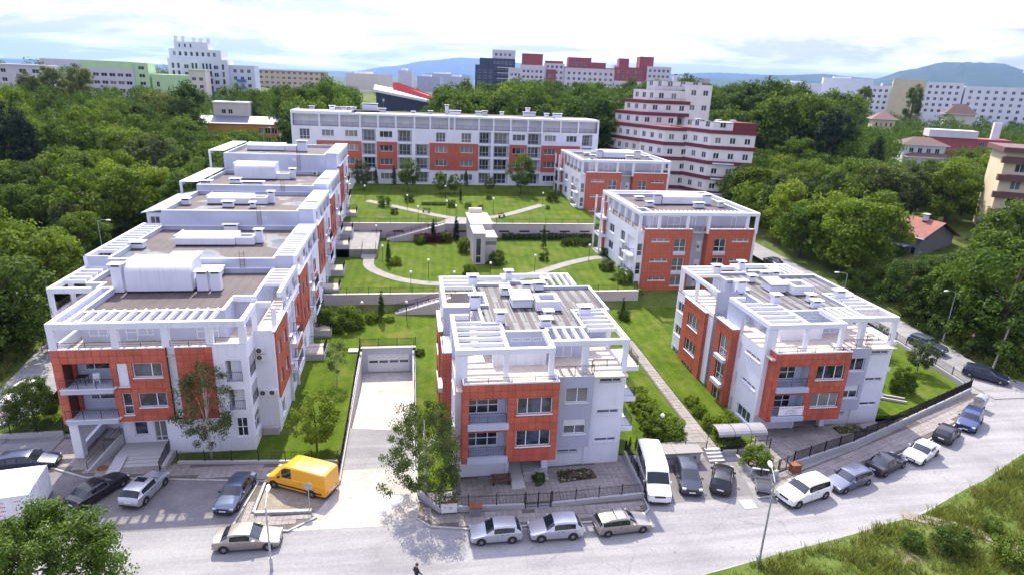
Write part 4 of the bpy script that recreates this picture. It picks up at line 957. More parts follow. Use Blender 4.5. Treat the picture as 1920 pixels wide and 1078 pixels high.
# --- nearest end, front elevation
def end_front(root):
    w = MB(); Z0 = 3.45
    # orange field with openings
    A = (-7.7, 0, Z0); oa = [(.7, 4.2, 3.3, 5.4, 1.6), (.7, 4.2, .5, 2.65, 1.6), (4.7, 5.5, 3.3, 5.35, .12), (5.9, 8.15, 4.05, 5.35, .12), (4.75, 5.5, .65, 2.65, .12), (6.0, 8.2, 1.3, 2.6, .12)]
    b = MB(); face(b, A, FRONT, 8.6, 6.65, oa); face(b, (-7.7, 8.9, Z0), LEFT, 8.9, 6.65, [(7.0, 8.5, 3.3, 5.4, .25), (7.0, 8.5, .5, 2.65, .25)]); face(b, (1.6, 0, Z0), FRONT, 2.9, 6.65)
    b.box(-7.69, .9, .01, 3.0, Z0-.02, Z0+.3)
    face(b, (.9, 0, Z0), RIGHT, .3, 6.65); face(b, (1.6, .3, Z0), LEFT, .3, 6.65); b.build('cladding_backing', ORBACK, root)
    clad(root, A, FRONT, 8.6, 6.65, oa, key='b1'); clad(root, (1.6, 0, Z0), FRONT, 2.9, 6.65, key='b1'); clad(root, (-7.7, 2.0, Z0), LEFT, 2.0, 6.65, [(.1, 1.6, 3.3, 5.4), (.1, 1.6, .5, 2.65)], key='b1')
    lg = MB()
    for c, d in ((3.3, 5.4), (.5, 2.65)):
        x0, x1, z0, z1 = -7.0, -3.5, Z0+c, Z0+d
        face(lg, (x0-.66, 1.6, z0), FRONT, x1-x0+.66, z1-z0, [(1.5, 3.9, .85, 1.6, .06)]); win(root, (x0-.66, 1.6, z0), FRONT, 1.5, 3.9, .85, 1.6, (.3,), inset=.04, sill=False, dark=True)
        lg.add([(x0-.6, .02, z0+.004), (x1, .02, z0+.004), (x1, 1.6, z0+.004), (x0-.6, 1.6, z0+.004)], [(0, 1, 2, 3)]); lg.add([(x1-.004, .03, z0), (x1-.004, 1.6, z0), (x1-.004, 1.6, z1), (x1-.004, .03, z1)], [(0, 3, 2, 1)])
        boxpart('balcony_slab', LGREY, root, x0-.35, x1+.1, -.34, -.05, z0-.46, z0-.03); boxpart('balcony_ledge', TRIM, root, x0-.35, x1+.35, -.45, -.05, z0-.028, z0+.02)
        railing(root, [(x0-.3, -.38, z0+.02), (x1+.25, -.38, z0+.02)], .85)
        boxpart('pier', ORANGE_T, root, x0+.05, x0+.3, 1.2, 1.5, z0, z1)
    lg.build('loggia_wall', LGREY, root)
    win(root, A, FRONT, *oa[2][:4], (), inset=.06, shutter=.98); win(root, A, FRONT, *oa[3][:4], (.64,), inset=.08); win(root, A, FRONT, *oa[4][:4], (), tr=.4, inset=.08); win(root, A, FRONT, *oa[5][:4], (.64,), inset=.08)
    # white strip between the orange fields
    W = (.9, .3, Z0); so = [(.03, .67, 3.3, 5.4, .08), (.03, .67, .6, 2.65, .08)]; face(w, W, FRONT, .7, 6.5, so)
    for o in so: win(root, W, FRONT, *o[:4], (), inset=.05, shutter=.98, sill=False)
    # white corner with loggias
    C = (4.5, 0, -.2); co = [(.9, 2.2, 7.0, 9.0, 1.4), (.9, 2.2, 4.3, 6.3, 1.4), (1.3, 2.2, 1.7, 3.55, .12)]; face(w, C, FRONT, 2.7, 10.5, co)
    sd = (7.2, 0, -.2); sdo = [(.5, 2.5, 6.9, 9.0, 1.5), (.5, 2.5, 4.2, 6.3, 1.5), (.5, 2.4, 1.6, 3.5, .1)]; face(w, sd, RIGHT, 2.8, 10.5, sdo)
    win(root, C, FRONT, *co[2][:4], (.5,), .5); win(root, sd, RIGHT, *sdo[2][:4], (.5,), .5)
    for c, d in ((7.0, 9.0), (4.3, 6.3)):
        zz = c-.2; w.box(4.7, 7.19, .02, 2.78, zz-.16, zz-.005); face(w, (4.9, 1.9, zz), FRONT, 2.25, 2.1)
        win(root, (4.9, 1.9, zz), FRONT, .5, 1.9, .02, 1.95, (.5,), inset=-.04, sill=False, dark=True)
        railing(root, [(5.42, .04, zz), (6.68, .04, zz)], .9); railing(root, [(7.16, .52, zz), (7.16, 2.46, zz)], .9)
        o = boxpart('roller_shutter', SHUTTER, root, 4.52, 5.22, -.05, -.003, zz+.05, zz+1.75)
    face(w, (1.6, .04, -.2), FRONT, 2.9, 3.65); face(w, (.1, .04, -.2), FRONT, 1.5, 3.65)
    face(w, (7.2, 2.8, -.2), FRONT, 1.6, 10.5)
    # ground floor, set back under the orange box
    Eo = (-4.0, 1.5, .5); eo = [(.9, 2.0, .75, 2.05, .1), (2.5, 3.95, .05, 2.05, .1)]; face(w, Eo, FRONT, 4.1, 2.95, eo)
    win(root, Eo, FRONT, *eo[0][:4], (), inset=.06, dark=True); win(root, Eo, FRONT, *eo[1][:4], (.32,), inset=.06, sill=False, dark=True, tr=.22, name='entrance_door')
    face(w, (-4.0, 5.0, -.2), LEFT, 3.5, 3.65); face(w, (-7.6, 5.0, -.2), FRONT, 3.6, 3.65); face(w, (.1, .04, -.2), LEFT, .04, 3.6)
    w.add([(.1, .04, -.2), (.1, 1.5, -.2), (.1, 1.5, 3.45), (.1, .04, 3.45)], [(0, 1, 2, 3)][::-1])
    w.build('wall', WHITE, root)
    boxpart('column', TRIM, root, -7.45, -6.75, .05, .75, 0, Z0-.025); boxpart('low_wall', WHITE, root, -7.4, -7.1, .76, 5, 0, .8)
    for a in (5.3, 3.2): ac_unit(root, 7.25+ (0 if a > 5 else 0), 2.79, a+2.3 if a > 5 else 4.1, FRONT)
    ac_unit(root, 7.25, 2.79, 8.25, FRONT); ac_unit(root, 8.05, 2.79, 4.1, FRONT)
    boxpart('planter_wall', PLINTH, root, 7.25, 8.7, 2.3, 2.79, -.2, .9)
    # terrace and pergola of the front
    boxpart('terrace_floor', TERRTILE, root, -7.6, 7.1, .1, 8.0, 9.25, 9.36)
    boxpart('coping', TRIM, root, -7.74, .9, -.06, .2, 10.102, 10.17); boxpart('coping', TRIM, root, 1.6, 4.5, -.06, .2, 10.102, 10.17); boxpart('coping', TRIM, root, 4.5, 7.24, -.05, .2, 10.302, 10.36)
    for q in ((-7.66, .88, .03, .18, 9.36, 10.1), (1.62, 4.48, .03, .18, 9.36, 10.1), (4.52, 7.18, .03, .18, 9.36, 10.3)): boxpart('parapet', WHITE, root, *q)
    for a, b in ((-7.1, -3.1), (-2.6, .7), (1.3, 4.1), (4.8, 6.7)): railing(root, [(a, .1, 10.17 if a < 4 else 10.36), (b, .1, 10.17 if a < 4 else 10.36)], .5, bars=False)
    boxpart('parapet', WHITE, root, -7.66, -7.46, .2, 8.9, 9.36, 10.1); boxpart('coping', TRIM, root, -7.74, -7.42, .2, 8.9, 10.102, 10.17)
    beam(root, -7.7, 7.2, 0, .4, 11.82, 12.35); beam(root, -7.7, -7.3, .4, 9.0, 11.82, 12.35); beam(root, 6.8, 7.2, .4, 4.4, 11.82, 12.35); beam(root, 7.2, 8.45, 4.4, 4.75, 11.82, 12.35)
    beam(root, 4.8, 6.8, 6.2, 6.55, 11.82, 12.35)
    for x in (-7.7, -3.1, .7, 4.1, 6.7): boxpart('column', TRIM, root, x, x+.55, .02, .45, 10.175 if x < 4 else 10.36, 11.818)
    boxpart('column', TRIM, root, 8.42, 8.8, 4.42, 4.8, 9.4, 11.818); boxpart('column', TRIM, root, 6.82, 7.18, 4.0, 4.38, 9.4, 11.818)
    for i in range(14): beam(root, -6.6+i*.83, -6.36+i*.83, .402, 3.48, 11.9, 12.3, rnd=True)
    for a, b, c, d, cols in ((-6.3, -4.8, 9.85, 11.2, (.5,)), (-3.4, -2.5, 9.4, 11.2, ()), (-2.45, -1.2, 9.85, 11.2, (.6,)), (2.3, 4.1, 9.4, 11.2, (.5,))):
        win(root, (0, 3.5, 0), FRONT, a, b, c, d, cols, inset=-.03, sill=False, dark=True, tr=.4 if a == -3.4 or a > 0 else 0)
    # steps, ramp, retaining walls at the entrance
    boxpart('landing', PLINTH, root, -4.0, .1, -.6, 1.49, .1, .5)
    for k in range(4): boxpart('step', PLINTH, root, -3.0, .1, -1.0-.4*k, -.6-.4*k+.0, -.1, .4-.1*k)
    MB().add([(-4.0, -2.6, .12), (-3.05, -2.6, .12), (-3.05, -.6, .5), (-4.0, -.6, .5), (-4.0, -2.6, -.1), (-3.05, -2.6, -.1), (-3.05, -.6, -.1), (-4.0, -.6, -.1)], [(0,1,2,3),(0,4,5,1),(1,5,6,2),(2,6,7,3),(3,7,4,0)]).build('access_ramp', PLINTH, root)
    MB().add([(-5.6, -2.2, .3), (-5.35, -2.2, .3), (-4.05, 1.4, 1.5), (-4.3, 1.4, 1.5), (-5.6, -2.2, -.1), (-5.35, -2.2, -.1), (-4.05, 1.4, -.1), (-4.3, 1.4, -.1)], [(0,1,2,3),(0,4,5,1),(1,5,6,2),(2,6,7,3),(3,7,4,0)]).build('stair_wall', PLINTH, root)
    railing(root, [(-5.5, -2.1, .3), (-4.2, 1.3, 1.5)], .8, bars=False)
    railing(root, [(.15, -2.6, .1), (.15, -.6, .5), (.15, 1.3, .5)], 1.0, gap=.1, r=.02); boxpart('planter_wall', PLINTH, root, .2, .5, -2.4, .0, 0, .5)
    # garden terraces of the ground-floor flats, on the lawn side
    for y, z, l in ((17.5, 1.3, 3.2), (24, 1.6, 3.0), (34.5, 3.4, 3.0), (41, 4.2, 3.0), (50.5, 5.6, 2.8), (57, 6.4, 3.0), (67, 7.4, 3.0)):
        t = boxpart('garden_terrace', PLINTH, root, 8.81, 10.9, y, y+l, -.2, z); boxpart('terrace_tiles', TERRTILE, t, 8.85, 10.8, y+.05, y+l-.05, z+.002, z+.03)
        railing(root, [(8.9, y+.06, z), (10.84, y+.06, z), (10.84, y+l-.06, z), (8.9, y+l-.06, z)], .95)
end_front(block1)

# ------------------------------------------------------------------ two taller houses on the right with paired orange fields
def pair_house(root):
    """19 m wide, front towards the camera; local z=0 is its ground"""
    T = 9.9; D = 12.3; BT = 13.15; W = 19.2; DP = 19.4
    w = MB(); w.box(.4, W-.4, 1.6, DP-.4, -1, T)
    g = MB()
    # left side: windows, loggia column, balcony
    ops = []
    for f in (1.1, 4.05, 7.0): ops += [(DP-14.0, DP-11.3, f+.15, f+1.6, .12), (DP-7.9, DP-5.9, f+.1, f+1.75, .12), (DP-4.6, DP-1.3, f-.75, f+1.8, 1.3, True)]
    face(w, (0, DP, -.5), LEFT, DP, T+.9, [(a, b, c+.5, d+.5, t, *x) for a, b, c, d, t, *x in ops])
    for a, b, c, d, t, *x in ops:
        if x:
            win(root, (0, DP, -.5), LEFT, a+.3, b-.3, c+.52, d+.4, (.33, .66), inset=1.25, sill=False, dark=True)
            boxpart('balcony_slab', TRIM, root, -.75, -.005, DP-b-.1, DP-a+.1, c-.3, c-.02); railing(root, [(-.03, DP-b, c), (-.68, DP-b, c), (-.68, DP-a, c), (-.03, DP-a, c)], 1.0)
        else: win(root, (0, DP, -.5), LEFT, a, b, c+.5, d+.5, (.5,))
    # corner balconies at the rear of the left side
    for z in (2.4, 5.6, 8.7):
        boxpart('balcony_slab', TRIM, root, -1.3, -.004, DP-4.2, DP-.2, z, z+.4); railing(root, [(-.05, DP-4.1, z+.4), (-1.22, DP-4.1, z+.4), (-1.22, DP-.3, z+.4), (-.05, DP-.3, z+.4)], .9)
    for y in (DP-4.2, DP-.5): boxpart('column', TRIM, root, -1.3, -1.02, y, y+.28, -.5, D)
    boxpart('orange_pier', ORANGE_T, root, -.25, -.003, DP-3.4, DP-2.4, 0, 11.6)
    # front: corner white strip, orange fields, grey recess
    c0 = (0, .3, -.5); co = [(.15, .95, f, f+1.9, .15, True) for f in (1.0, 3.95, 6.9)]; face(w, c0, FRONT, 1.1, T+.9, co)
    for o in co: win(root, c0, FRONT, *o[:4], (), inset=.1, sill=False, tr=.4)
    face(w, (18.6, .3, -.5), FRONT, .6, T+.9); face(w, (W, .3, -.5), RIGHT, DP-.3, T+.9, [(3, 4.4, 3, 4.4, .1, True), (3, 4.4, 6, 7.4, .1, True), (9, 10.4, 3, 4.4, .1, True), (9, 10.4, 6, 7.4, .1, True)]); face(w, (W, DP, -.5), BACK, W, T+.9)
    G0 = (8.6, 1.5, -.5); go = [(.25, .75, f+.2, f+1.9, .1) for f in (1.2, 4.1, 7.0)]+[(1.6, 2.4, f+.2, f+1.9, .1) for f in (1.2, 4.1, 7.0)]; face(g, G0, FRONT, 2.6, T+.9, go); g.build('grey_wall', GREY, root)
    for o in go: win(root, G0, FRONT, *o[:4], (), inset=.06, sill=False)
    for f in (2.0, 4.3, 7.3): ac_unit(root, 10.0, 1.48, f, FRONT)
    w.build('wall', WHITE, root)
    for x0, x1, flip in ((1.1, 8.6, 0), (11.2, 18.6, 1)):
        wd = x1-x0; oo = []
        for z in (2.6, 5.6, 8.7): oo.append(((1.1, 3.9) if not flip else (wd-3.4, wd-.7))+(z, z+.42, .12))
        for z0, z1 in ((1.7, 3.2), (4.05, 6.1), (7.1, 9.1)): oo.append(((4.75, 6.6) if not flip else (1.1, 3.0))+(z0, z1, .12))
        b = MB(); face(b, (x0, 0, 0), FRONT, wd, 10.6, oo); face(b, (x0, 1.5, 0), LEFT, 1.5, 10.6); face(b, (x1, 0, 0), RIGHT, 1.5, 10.6); b.add([(x0, 0, 10.6), (x1, 0, 10.6), (x1, .25, 10.6), (x0, .25, 10.6)], [(0, 1, 2, 3)]); b.add([(x0, .25, 10.0), (x1, .25, 10.0), (x1, .25, 10.6), (x0, .25, 10.6)], [(3, 2, 1, 0)])
        b.build('cladding', ORANGE_T, root)
        for k, o in enumerate(oo):
            win(root, (x0, 0, 0), FRONT, *o[:4], (.3, .7) if k < 3 else (.5,), tr=0 if k < 4 else .38, fw=.06)
            if k > 3: boxpart('balcony_slab', LGREY, root, x0+o[0]-.05, x0+o[1]+.05, -.12, -.003, o[2]-.5, o[2]-.1)
        boxpart('coping', TRIM, root, x0-.04, x1+.04, -.06, .3, 10.602, 10.68)
        railing(root, [(x0+.1, .12, 10.68), (x1-.1, .12, 10.68)], .4, bars=False)
    boxpart('plinth', PLINTH, root, -.06, -.003, 0, DP, -1, .5)
    boxpart('terrace_floor', TERRTILE, root, .1, W-.1, .3, DP-.2, T, T+.1)
    railing(root, [(8.65, .4, T+.1), (11.15, .4, T+.1)], .9); railing(root, [(.08, .4, T+.2), (.08, DP-5, T+.2)], .9)
    # penthouse and frame
    poly = [(2.6, 2.2), (W-1.0, 2.2), (W-1.0, DP-1), (1.4, DP-1), (1.4, 5.2), (2.6, 5.2)]
    MB().prism(poly, T+.1, D).build('penthouse_wall', GREY, root); MB().ring_prism(poly, .25, D, D+.45).build('parapet', LGREY, root); MB().ring_prism(poly, .3, D+.452, D+.5).build('coping', TRIM, root)
    MB().prism([(x+(.24 if x < 5 else -.24), y+(.24 if y < 6 else -.24)) for x, y in poly], D-.01, D+.02).build('roof', ROOFBR, root)
    for a, b, h0 in ((2.9, 3.5, 0), (5.3, 7.4, 0), (9.3, 9.9, 0), (11.6, 12.2, 0), (15.8, 16.6, .0)): win(root, (0, 2.2, T+.15), FRONT, a, b, h0, 2.05, (.5,) if b-a > 1 else (), tr=.4 if b-a > 1 else 0, inset=-.03, sill=False)
    for a in (6, 9.5, 13): win(root, (1.4, a+1.4, T+.15), LEFT, 0, 1.4, 0, 2.05, (.5,), inset=-.03, sill=False)
    beam(root, 0, W, 0, .4, BT-.5, BT); beam(root, 0, .38, .4, DP, BT-.5, BT); beam(root, W-.38, W, .4, DP, BT-.5, BT); beam(root, .38, W-.38, DP-.38, DP, BT-.5, BT)
    for x in (.02, 3.0, 7.5, 10.9, 17.2, W-.45): boxpart('column', TRIM, root, x, x+.4, .02, .4, 10.7 if 1.1 < x < 8.2 or 11.2 < x < 18.2 else T, BT-.502)
    for y in (3.4, 6.6, 9.8, 13, 16.2, DP-.4): boxpart('column', TRIM, root, .02, .36, y, y+.36, T, BT-.502)
    for y in (4, 9, 14): boxpart('column', TRIM, root, W-.36, W-.02, y, y+.36, T, BT-.502)
    for i in range(22): beam(root, 3.0+i*.68, 3.17+i*.68, .402, 2.18, BT-.4, BT-.05) if 3.0+i*.68 < W-.6 else None
    for i in range(14): beam(root, .382, 1.38, 5.4+i*.95, 5.57+i*.95, BT-.4, BT-.05)
    vault(root, 7.6, 14.6, 10.5, 13.8, D, 1.7, False)
    for x, y, ww, h in ((6.8, 11, 1.3, 1.7), (15.6, 11, 1.3, 1.7), (4.6, 8.6, 1, .9), (12.8, 8, 1.6, .9), (17, 8.8, .9, .9), (5, 14.5, 1.3, .6), (10, 16, 1.2, .7)): chimney(root, x, y, D, ww, .7, h)
pair5 = thing('apartment_building', 'white house with two tall orange fields, nearer of the pair on the right', 'apartment building', (33.5, 87.6, 1), group='houses with paired orange fields')
pair_house(pair5)
pair4 = copy_tree(pair5); pair4.location = (34.5, 125.8, 4); pair4['label'] = 'white house with two orange fields, farther of the pair, by the upper lawn'

# ------------------------------------------------------------------ long block closing the upper lawn
def long_block(root):
    """local origin at its left front corner; z=0 is the upper lawn"""
    F = [0, 3.3, 6.4, 9.5, 12.6, 15.6]; W = 71; DP = 13
    w = MB(); w.box(.3, W-.3, 1.8, DP, -1.5, F[5]-.3)
    X = lambda x: x+26.3
    orange = [(-21, -11.1), (-7.7, -3.1), (4.3, 15.7), (23.1, 27.3), (30.8, 40.3)]
    log = [(-11.1, -7.7), (-3.1, .4), (.9, 4.3), (15.7, 18.8), (19.2, 23.1), (27.3, 30.8), (40.6, 43.4)]
    winx = {'o': [(-19.8, -17.1), (-14.7, -11.9), (-7.0, -4.1), (5.6, 8.4), (11.5, 14.4), (23.8, 26.8), (31.5, 34.3), (36.8, 39.4)]}
    ops = []; kinds = []
    for f in range(4):
        z = F[f]
        for a, b in log:
            if f == 3 and a in (.9,): continue
            ops.append((X(a)+.15, X(b)-.15, z+.12, z+2.75, 1.5, True)); kinds.append('l')
        for a, b in winx['o']:
            if f == 3 and a in (5.6, 11.5): ops.append((X(a)+.2, X(b)-.4, z+.25, z+2.4, .12)); kinds.append('d')
            else: ops.append((X(a), X(b), z+.95, z+2.4, .12)); kinds.append('w')
    ops.append((X(-24.6), X(-22.4), F[3]+.2, F[3]+2.5, .12)); kinds.append('d')
    face(w, (0, 0, -1.5), FRONT, W, F[4]+1.5, [(a, b, c+1.5, d+1.5, t, *x) for a, b, c, d, t, *x in ops])
    face(w, (0, DP, -1.5), LEFT, DP, F[5]+1.9, [(3, 5, 8, 9.5, .1, True), (8, 9.5, 8, 9.5, .1, True), (3, 5, 14.8, 16.2, .1, True)]); face(w, (W, 0, -1.5), RIGHT, DP, F[5]+1.5)
    w.build('wall', WHITE, root)
    for (a, b, c, d, t, *x), kd in zip(ops, kinds):
        if kd == 'w': win(root, (0, 0, 0), FRONT, a, b, c, d, (.3, .7))
        elif kd == 'd': win(root, (0, 0, 0), FRONT, a, b, c, d, (.33, .66), tr=.3, sill=False)
        else:
            win(root, (0, 0, 0), FRONT, a+.3, b-.35, c+.02, d-.25, (.3, .68), tr=.36, inset=1.45, sill=False)
            if c > 1: railing(root, [(a, .03, c), (b, .03, c)], .95, gap=.16)
    for a, b in orange:
        oo = [(o[0]-X(a), o[1]-X(a), o[2]-F[1], o[3]-F[1], .15) for o, kd in zip(ops, kinds) if kd == 'w' and X(a) < o[0] < X(b) and F[1] < o[2] < F[3]]
        m = MB(); face(m, (X(a), -.15, F[1]), FRONT, b-a, F[3]-F[1], oo); m.add([(X(a), -.15, F[3]), (X(b), -.15, F[3]), (X(b), 0, F[3]), (X(a), 0, F[3])], [(0, 1, 2, 3)]); face(m, (X(a), 0, F[1]), LEFT, .15, F[3]-F[1]); face(m, (X(b), -.15, F[1]), RIGHT, .15, F[3]-F[1])
        m.build('cladding', ORANGE_T, root)
    # top floor behind a colonnade
    T = F[4]
    boxpart('penthouse_wall', GREY, root, 1.0, W-1, 2.0, DP-.5, T, F[5]-.1); boxpart('terrace_floor', TERRTILE, root, .1, W-.1, .1, 2.0, T-.02, T+.06)
    cx = [-26.3, -20.4, -16, -11.5, -7.5, -3.5, .7, 4.3, 8.6, 9.9, 15.6, 19, 23.1, 27.2, 30.6, 35.1, 39.4, 44.3]
    for a in cx: boxpart('column', TRIM, root, X(a), X(a)+.4, .02, .5, T, F[5]-.4)
    for a, b in zip(cx[:-1], cx[1:]):
        if b-a > 2:
            win(root, (0, 2.0, T), FRONT, X(a)+.8, X(b)-.7, .1, 2.4, (.25, .5, .75), tr=.4, inset=-.05, sill=False)
            railing(root, [(X(a)+.4, .1, T+.06), (X(b), .1, T+.06)], .9, gap=.2)
    beam(root, 0, W, 0, .5, F[5]-.4, F[5], name='roof_beam'); boxpart('roof', ROOFBR, root, .1, W-.1, .5, DP, F[5]-.1, F[5]-.02)
    boxpart('roof_canopy', TRIM, root, 14, 60, .3, 3.4, F[5]+.003, F[5]+.09); boxpart('roof_canopy', TRIM, root, .2, 13, .3, 5, F[5]+.003, F[5]+.3); boxpart('roof_canopy', LGREY, root, 61, W-.1, .3, 6, F[5]+.003, F[5]+.1)
    boxpart('membrane_skirt', BLACKMEMB, root, 13.5, 19.2, 3.6, 6, F[5], F[5]+.5)
    for k, (x, ww, h) in enumerate(((8.5, 1.2, 1.3), (11, 1.2, 1), (12.2, .9, 1), (13.3, 1.1, 1.1), (17, 3.4, 2.0), (19.5, 2.0, .9), (27, .8, .6), (31, .9, .8), (35, .8, 2.2), (36.8, 2.6, 1.1), (42.5, 1.2, 1), (44.2, 1.2, 1.1), (48, .8, 1.1), (55, 3.0, 1.2), (54.8, 1, 2.1), (59, 1, 1.1), (62, 2.2, 1.1))): chimney(root, x, 5+k % 3*1.4, F[5]-.05, ww, .8, h)
    for a in (3.4, 9.4): chimney(root, a, 9, F[5], 1, .7, .8)
long6 = thing('long_apartment_block', 'long five-storey white and orange block across the top of the upper lawn', 'apartment block', (-26.3, 150, 7.9))
long_block(long6)

# ------------------------------------------------------------------ white block with maroon bands behind the right-hand houses
def banded_block(root):
    """footprint polygons; windows on every visible face; local origin at its near corner"""
    def tier(poly, z0, z1, bands=True, top=False, wn=True):
        n = len(poly); b = MB()
        st = 3.4; k = max(1, round((z1-z0)/st)); hh = (z1-z0)/k
        for i in range(n):
            p, q = Vector(poly[i]), Vector(poly[(i+1) % n]); d = q-p; ln = d.length; ang = math.atan2(d.y, d.x); ops = []
            if ln > 2.2 and wn and math.cos(ang) > -.6:
                c = max(1, int(ln/2.7))
                for f in range(k):
                    for j in range(c):
                        u = ln*(j+.5)/c; ops.append((u-.65, u+.65, f*hh+.95, f*hh+2.3, .12))
            face(b, (p.x, p.y, z0), ang, ln, z1-z0, ops)
            for o in ops: win(root, (p.x, p.y, z0), ang, *o[:4], (.5,), inset=.09, sill=False, fw=.08)
        b.build('wall', BWHITE, root)
        if bands:
            for f in range(k+1): MB().prism([(x, y) for x, y in grow(poly, .18)], z0+f*hh-.35, z0+f*hh+.45).build('band', MAROON, root)
        MB().prism(grow(poly, -.1), z1-.05, z1+.02).build('roof', ROOFBR, root)
    def grow(poly, t):
        a = sum(poly[i][0]*poly[(i+1) % len(poly)][1]-poly[(i+1) % len(poly)][0]*poly[i][1] for i in range(len(poly))); s = 1 if a > 0 else -1; out = []; n = len(poly)
        for i in range(n):
            p0, p1, p2 = Vector(poly[i-1]), Vector(poly[i]), Vector(poly[(i+1) % n]); d1 = (p1-p0).normalized(); d2 = (p2-p1).normalized()
            m = Vector((d1.y, -d1.x))+Vector((d2.y, -d2.x)); m = m/max(.3, m.dot(Vector((d1.y, -d1.x)))); out.append(p1+m*t*s)
        return [(p.x, p.y) for p in out]
    u1 = Vector((.87, -.30)).normalized(); u2 = Vector((-.35, .94)).normalized()
    C = Vector((0, 0)); P2 = C+u1*9.6; P1 = C+u2*8.0
    A = [tuple(C), tuple(P2), tuple(P2+u2*13), tuple(P1+u1*0+u2*5)]
    tier(A, -5, 15.6)
    tier([tuple(C+u1*.3+u2*.3), tuple(C+u1*4.7+u2*.0+u2*.3), tuple(C+u1*4.7+u2*7), tuple(C+u1*.3+u2*7)], 15.6, 17.6, bands=False)
    b = MB().prism([tuple(C+u1*4.9+u2*.1), tuple(P2+u2*.1), tuple(P2+u2*7), tuple(C+u1*4.9+u2*7)], 15.7, 17.9); b.build('maroon_penthouse', MAROON, root)
    boxpart('roof_canopy', TRIM, root, 1.5, 5.8, -1.2, 3, 17.7, 17.85)
    Bq = C+Vector((-7.6, 8.5)); u3 = Vector((.95, -.2)).normalized()
    tier([tuple(Bq), tuple(Bq+u3*6.6), tuple(Bq+u3*6.6+u2*9), tuple(Bq+u2*9)], -5, 15.4)
    Cq = C+Vector((-10.2, 19)); 
    tier([tuple(Cq), tuple(Cq+u3*9.5), tuple(Cq+u3*9.5+u2*12), tuple(Cq+u2*12)], -5, 15.2)
    tier([tuple(Cq+u3*1.2+u2*1.5), tuple(Cq+u3*9.8+u2*1), tuple(Cq+u3*9.8+u2*12), tuple(Cq+u3*1.2+u2*12)], 15.2, 18.2, bands=True)
    tier([tuple(Cq+u3*3.4+u2*2.5), tuple(Cq+u3*13+u2*2.0), tuple(Cq+u3*13+u2*12), tuple(Cq+u3*3.4+u2*12)], 18.2, 21.1, bands=True)
    tier([tuple(Cq+u3*5.4+u2*3.5), tuple(Cq+u3*17.6+u2*3.0), tuple(Cq+u3*17.6+u2*12), tuple(Cq+u3*5.4+u2*12)], 21.1, 24.0, bands=False)
    tier([tuple(Cq+u3*8.0+u2*4.5), tuple(Cq+u3*17.2+u2*4.2), tuple(Cq+u3*17.2+u2*11), tuple(Cq+u3*8+u2*11)], 24.0, 26.2, bands=False)
    tier([tuple(Cq+u3*12.4+u2*2.0), tuple(Cq+u3*18+u2*1.6), tuple(Cq+u3*18+u2*9), tuple(Cq+u3*12.4+u2*9)], 15, 25.6, bands=False)
    railing(root, [(Cq+u3*5.5+u2*3.6).to_3d()+Vector((0, 0, 24.0)), (Cq+u3*14+u2*3.3).to_3d()+Vector((0, 0, 24.0))], 1.0, gap=.3); railing(root, [(Cq+u3*3.5+u2*2.6).to_3d()+Vector((0, 0, 21.2)), (Cq+u3*14+u2*2.2).to_3d()+Vector((0, 0, 21.2))], .9, gap=.3)
    for p, z in ((Cq+u3*13+u2*8, 25.6), (C+u1*7+u2*8, 15.6), (C+u1*11+u2*9, 15.6), (C+u1*3+u2*9, 15.6)): chimney(root, p.x, p.y, z, 1.0, .8, 2.4)
    for k in range(4):
        z = -5+3.433*(k+1)+.42; p = C+u1*5.0
        o = MB().prism([tuple(C+u1*1.0-Vector((u1.y, -u1.x))*.02), tuple(C+u1*5.6-Vector((u1.y, -u1.x))*.02), tuple(C+u1*5.6+Vector((u1.y, -u1.x))*1.1), tuple(C+u1*1.0+Vector((u1.y, -u1.x))*1.1)], z-.55, z-.35).build('balcony_slab', TRIM, root)
        q = Vector((u1.y, -u1.x)); railing(root, [(C+u1*1.05+q*.05).to_3d()+Vector((0, 0, z-.35)), (C+u1*1.05+q*1.05).to_3d()+Vector((0, 0, z-.35)), (C+u1*5.55+q*1.05).to_3d()+Vector((0, 0, z-.35)), (C+u1*5.55+q*.05).to_3d()+Vector((0, 0, z-.35))], .9, gap=.25, m=GREYMET)
BWHITE = wallmat('warm_white_render', (.70, .68, .66), .2)
band7 = thing('banded_apartment_block', 'stepped white apartment block with maroon bands behind the right-hand houses', 'apartment block', (67.2, 137, 7))
banded_block(band7)

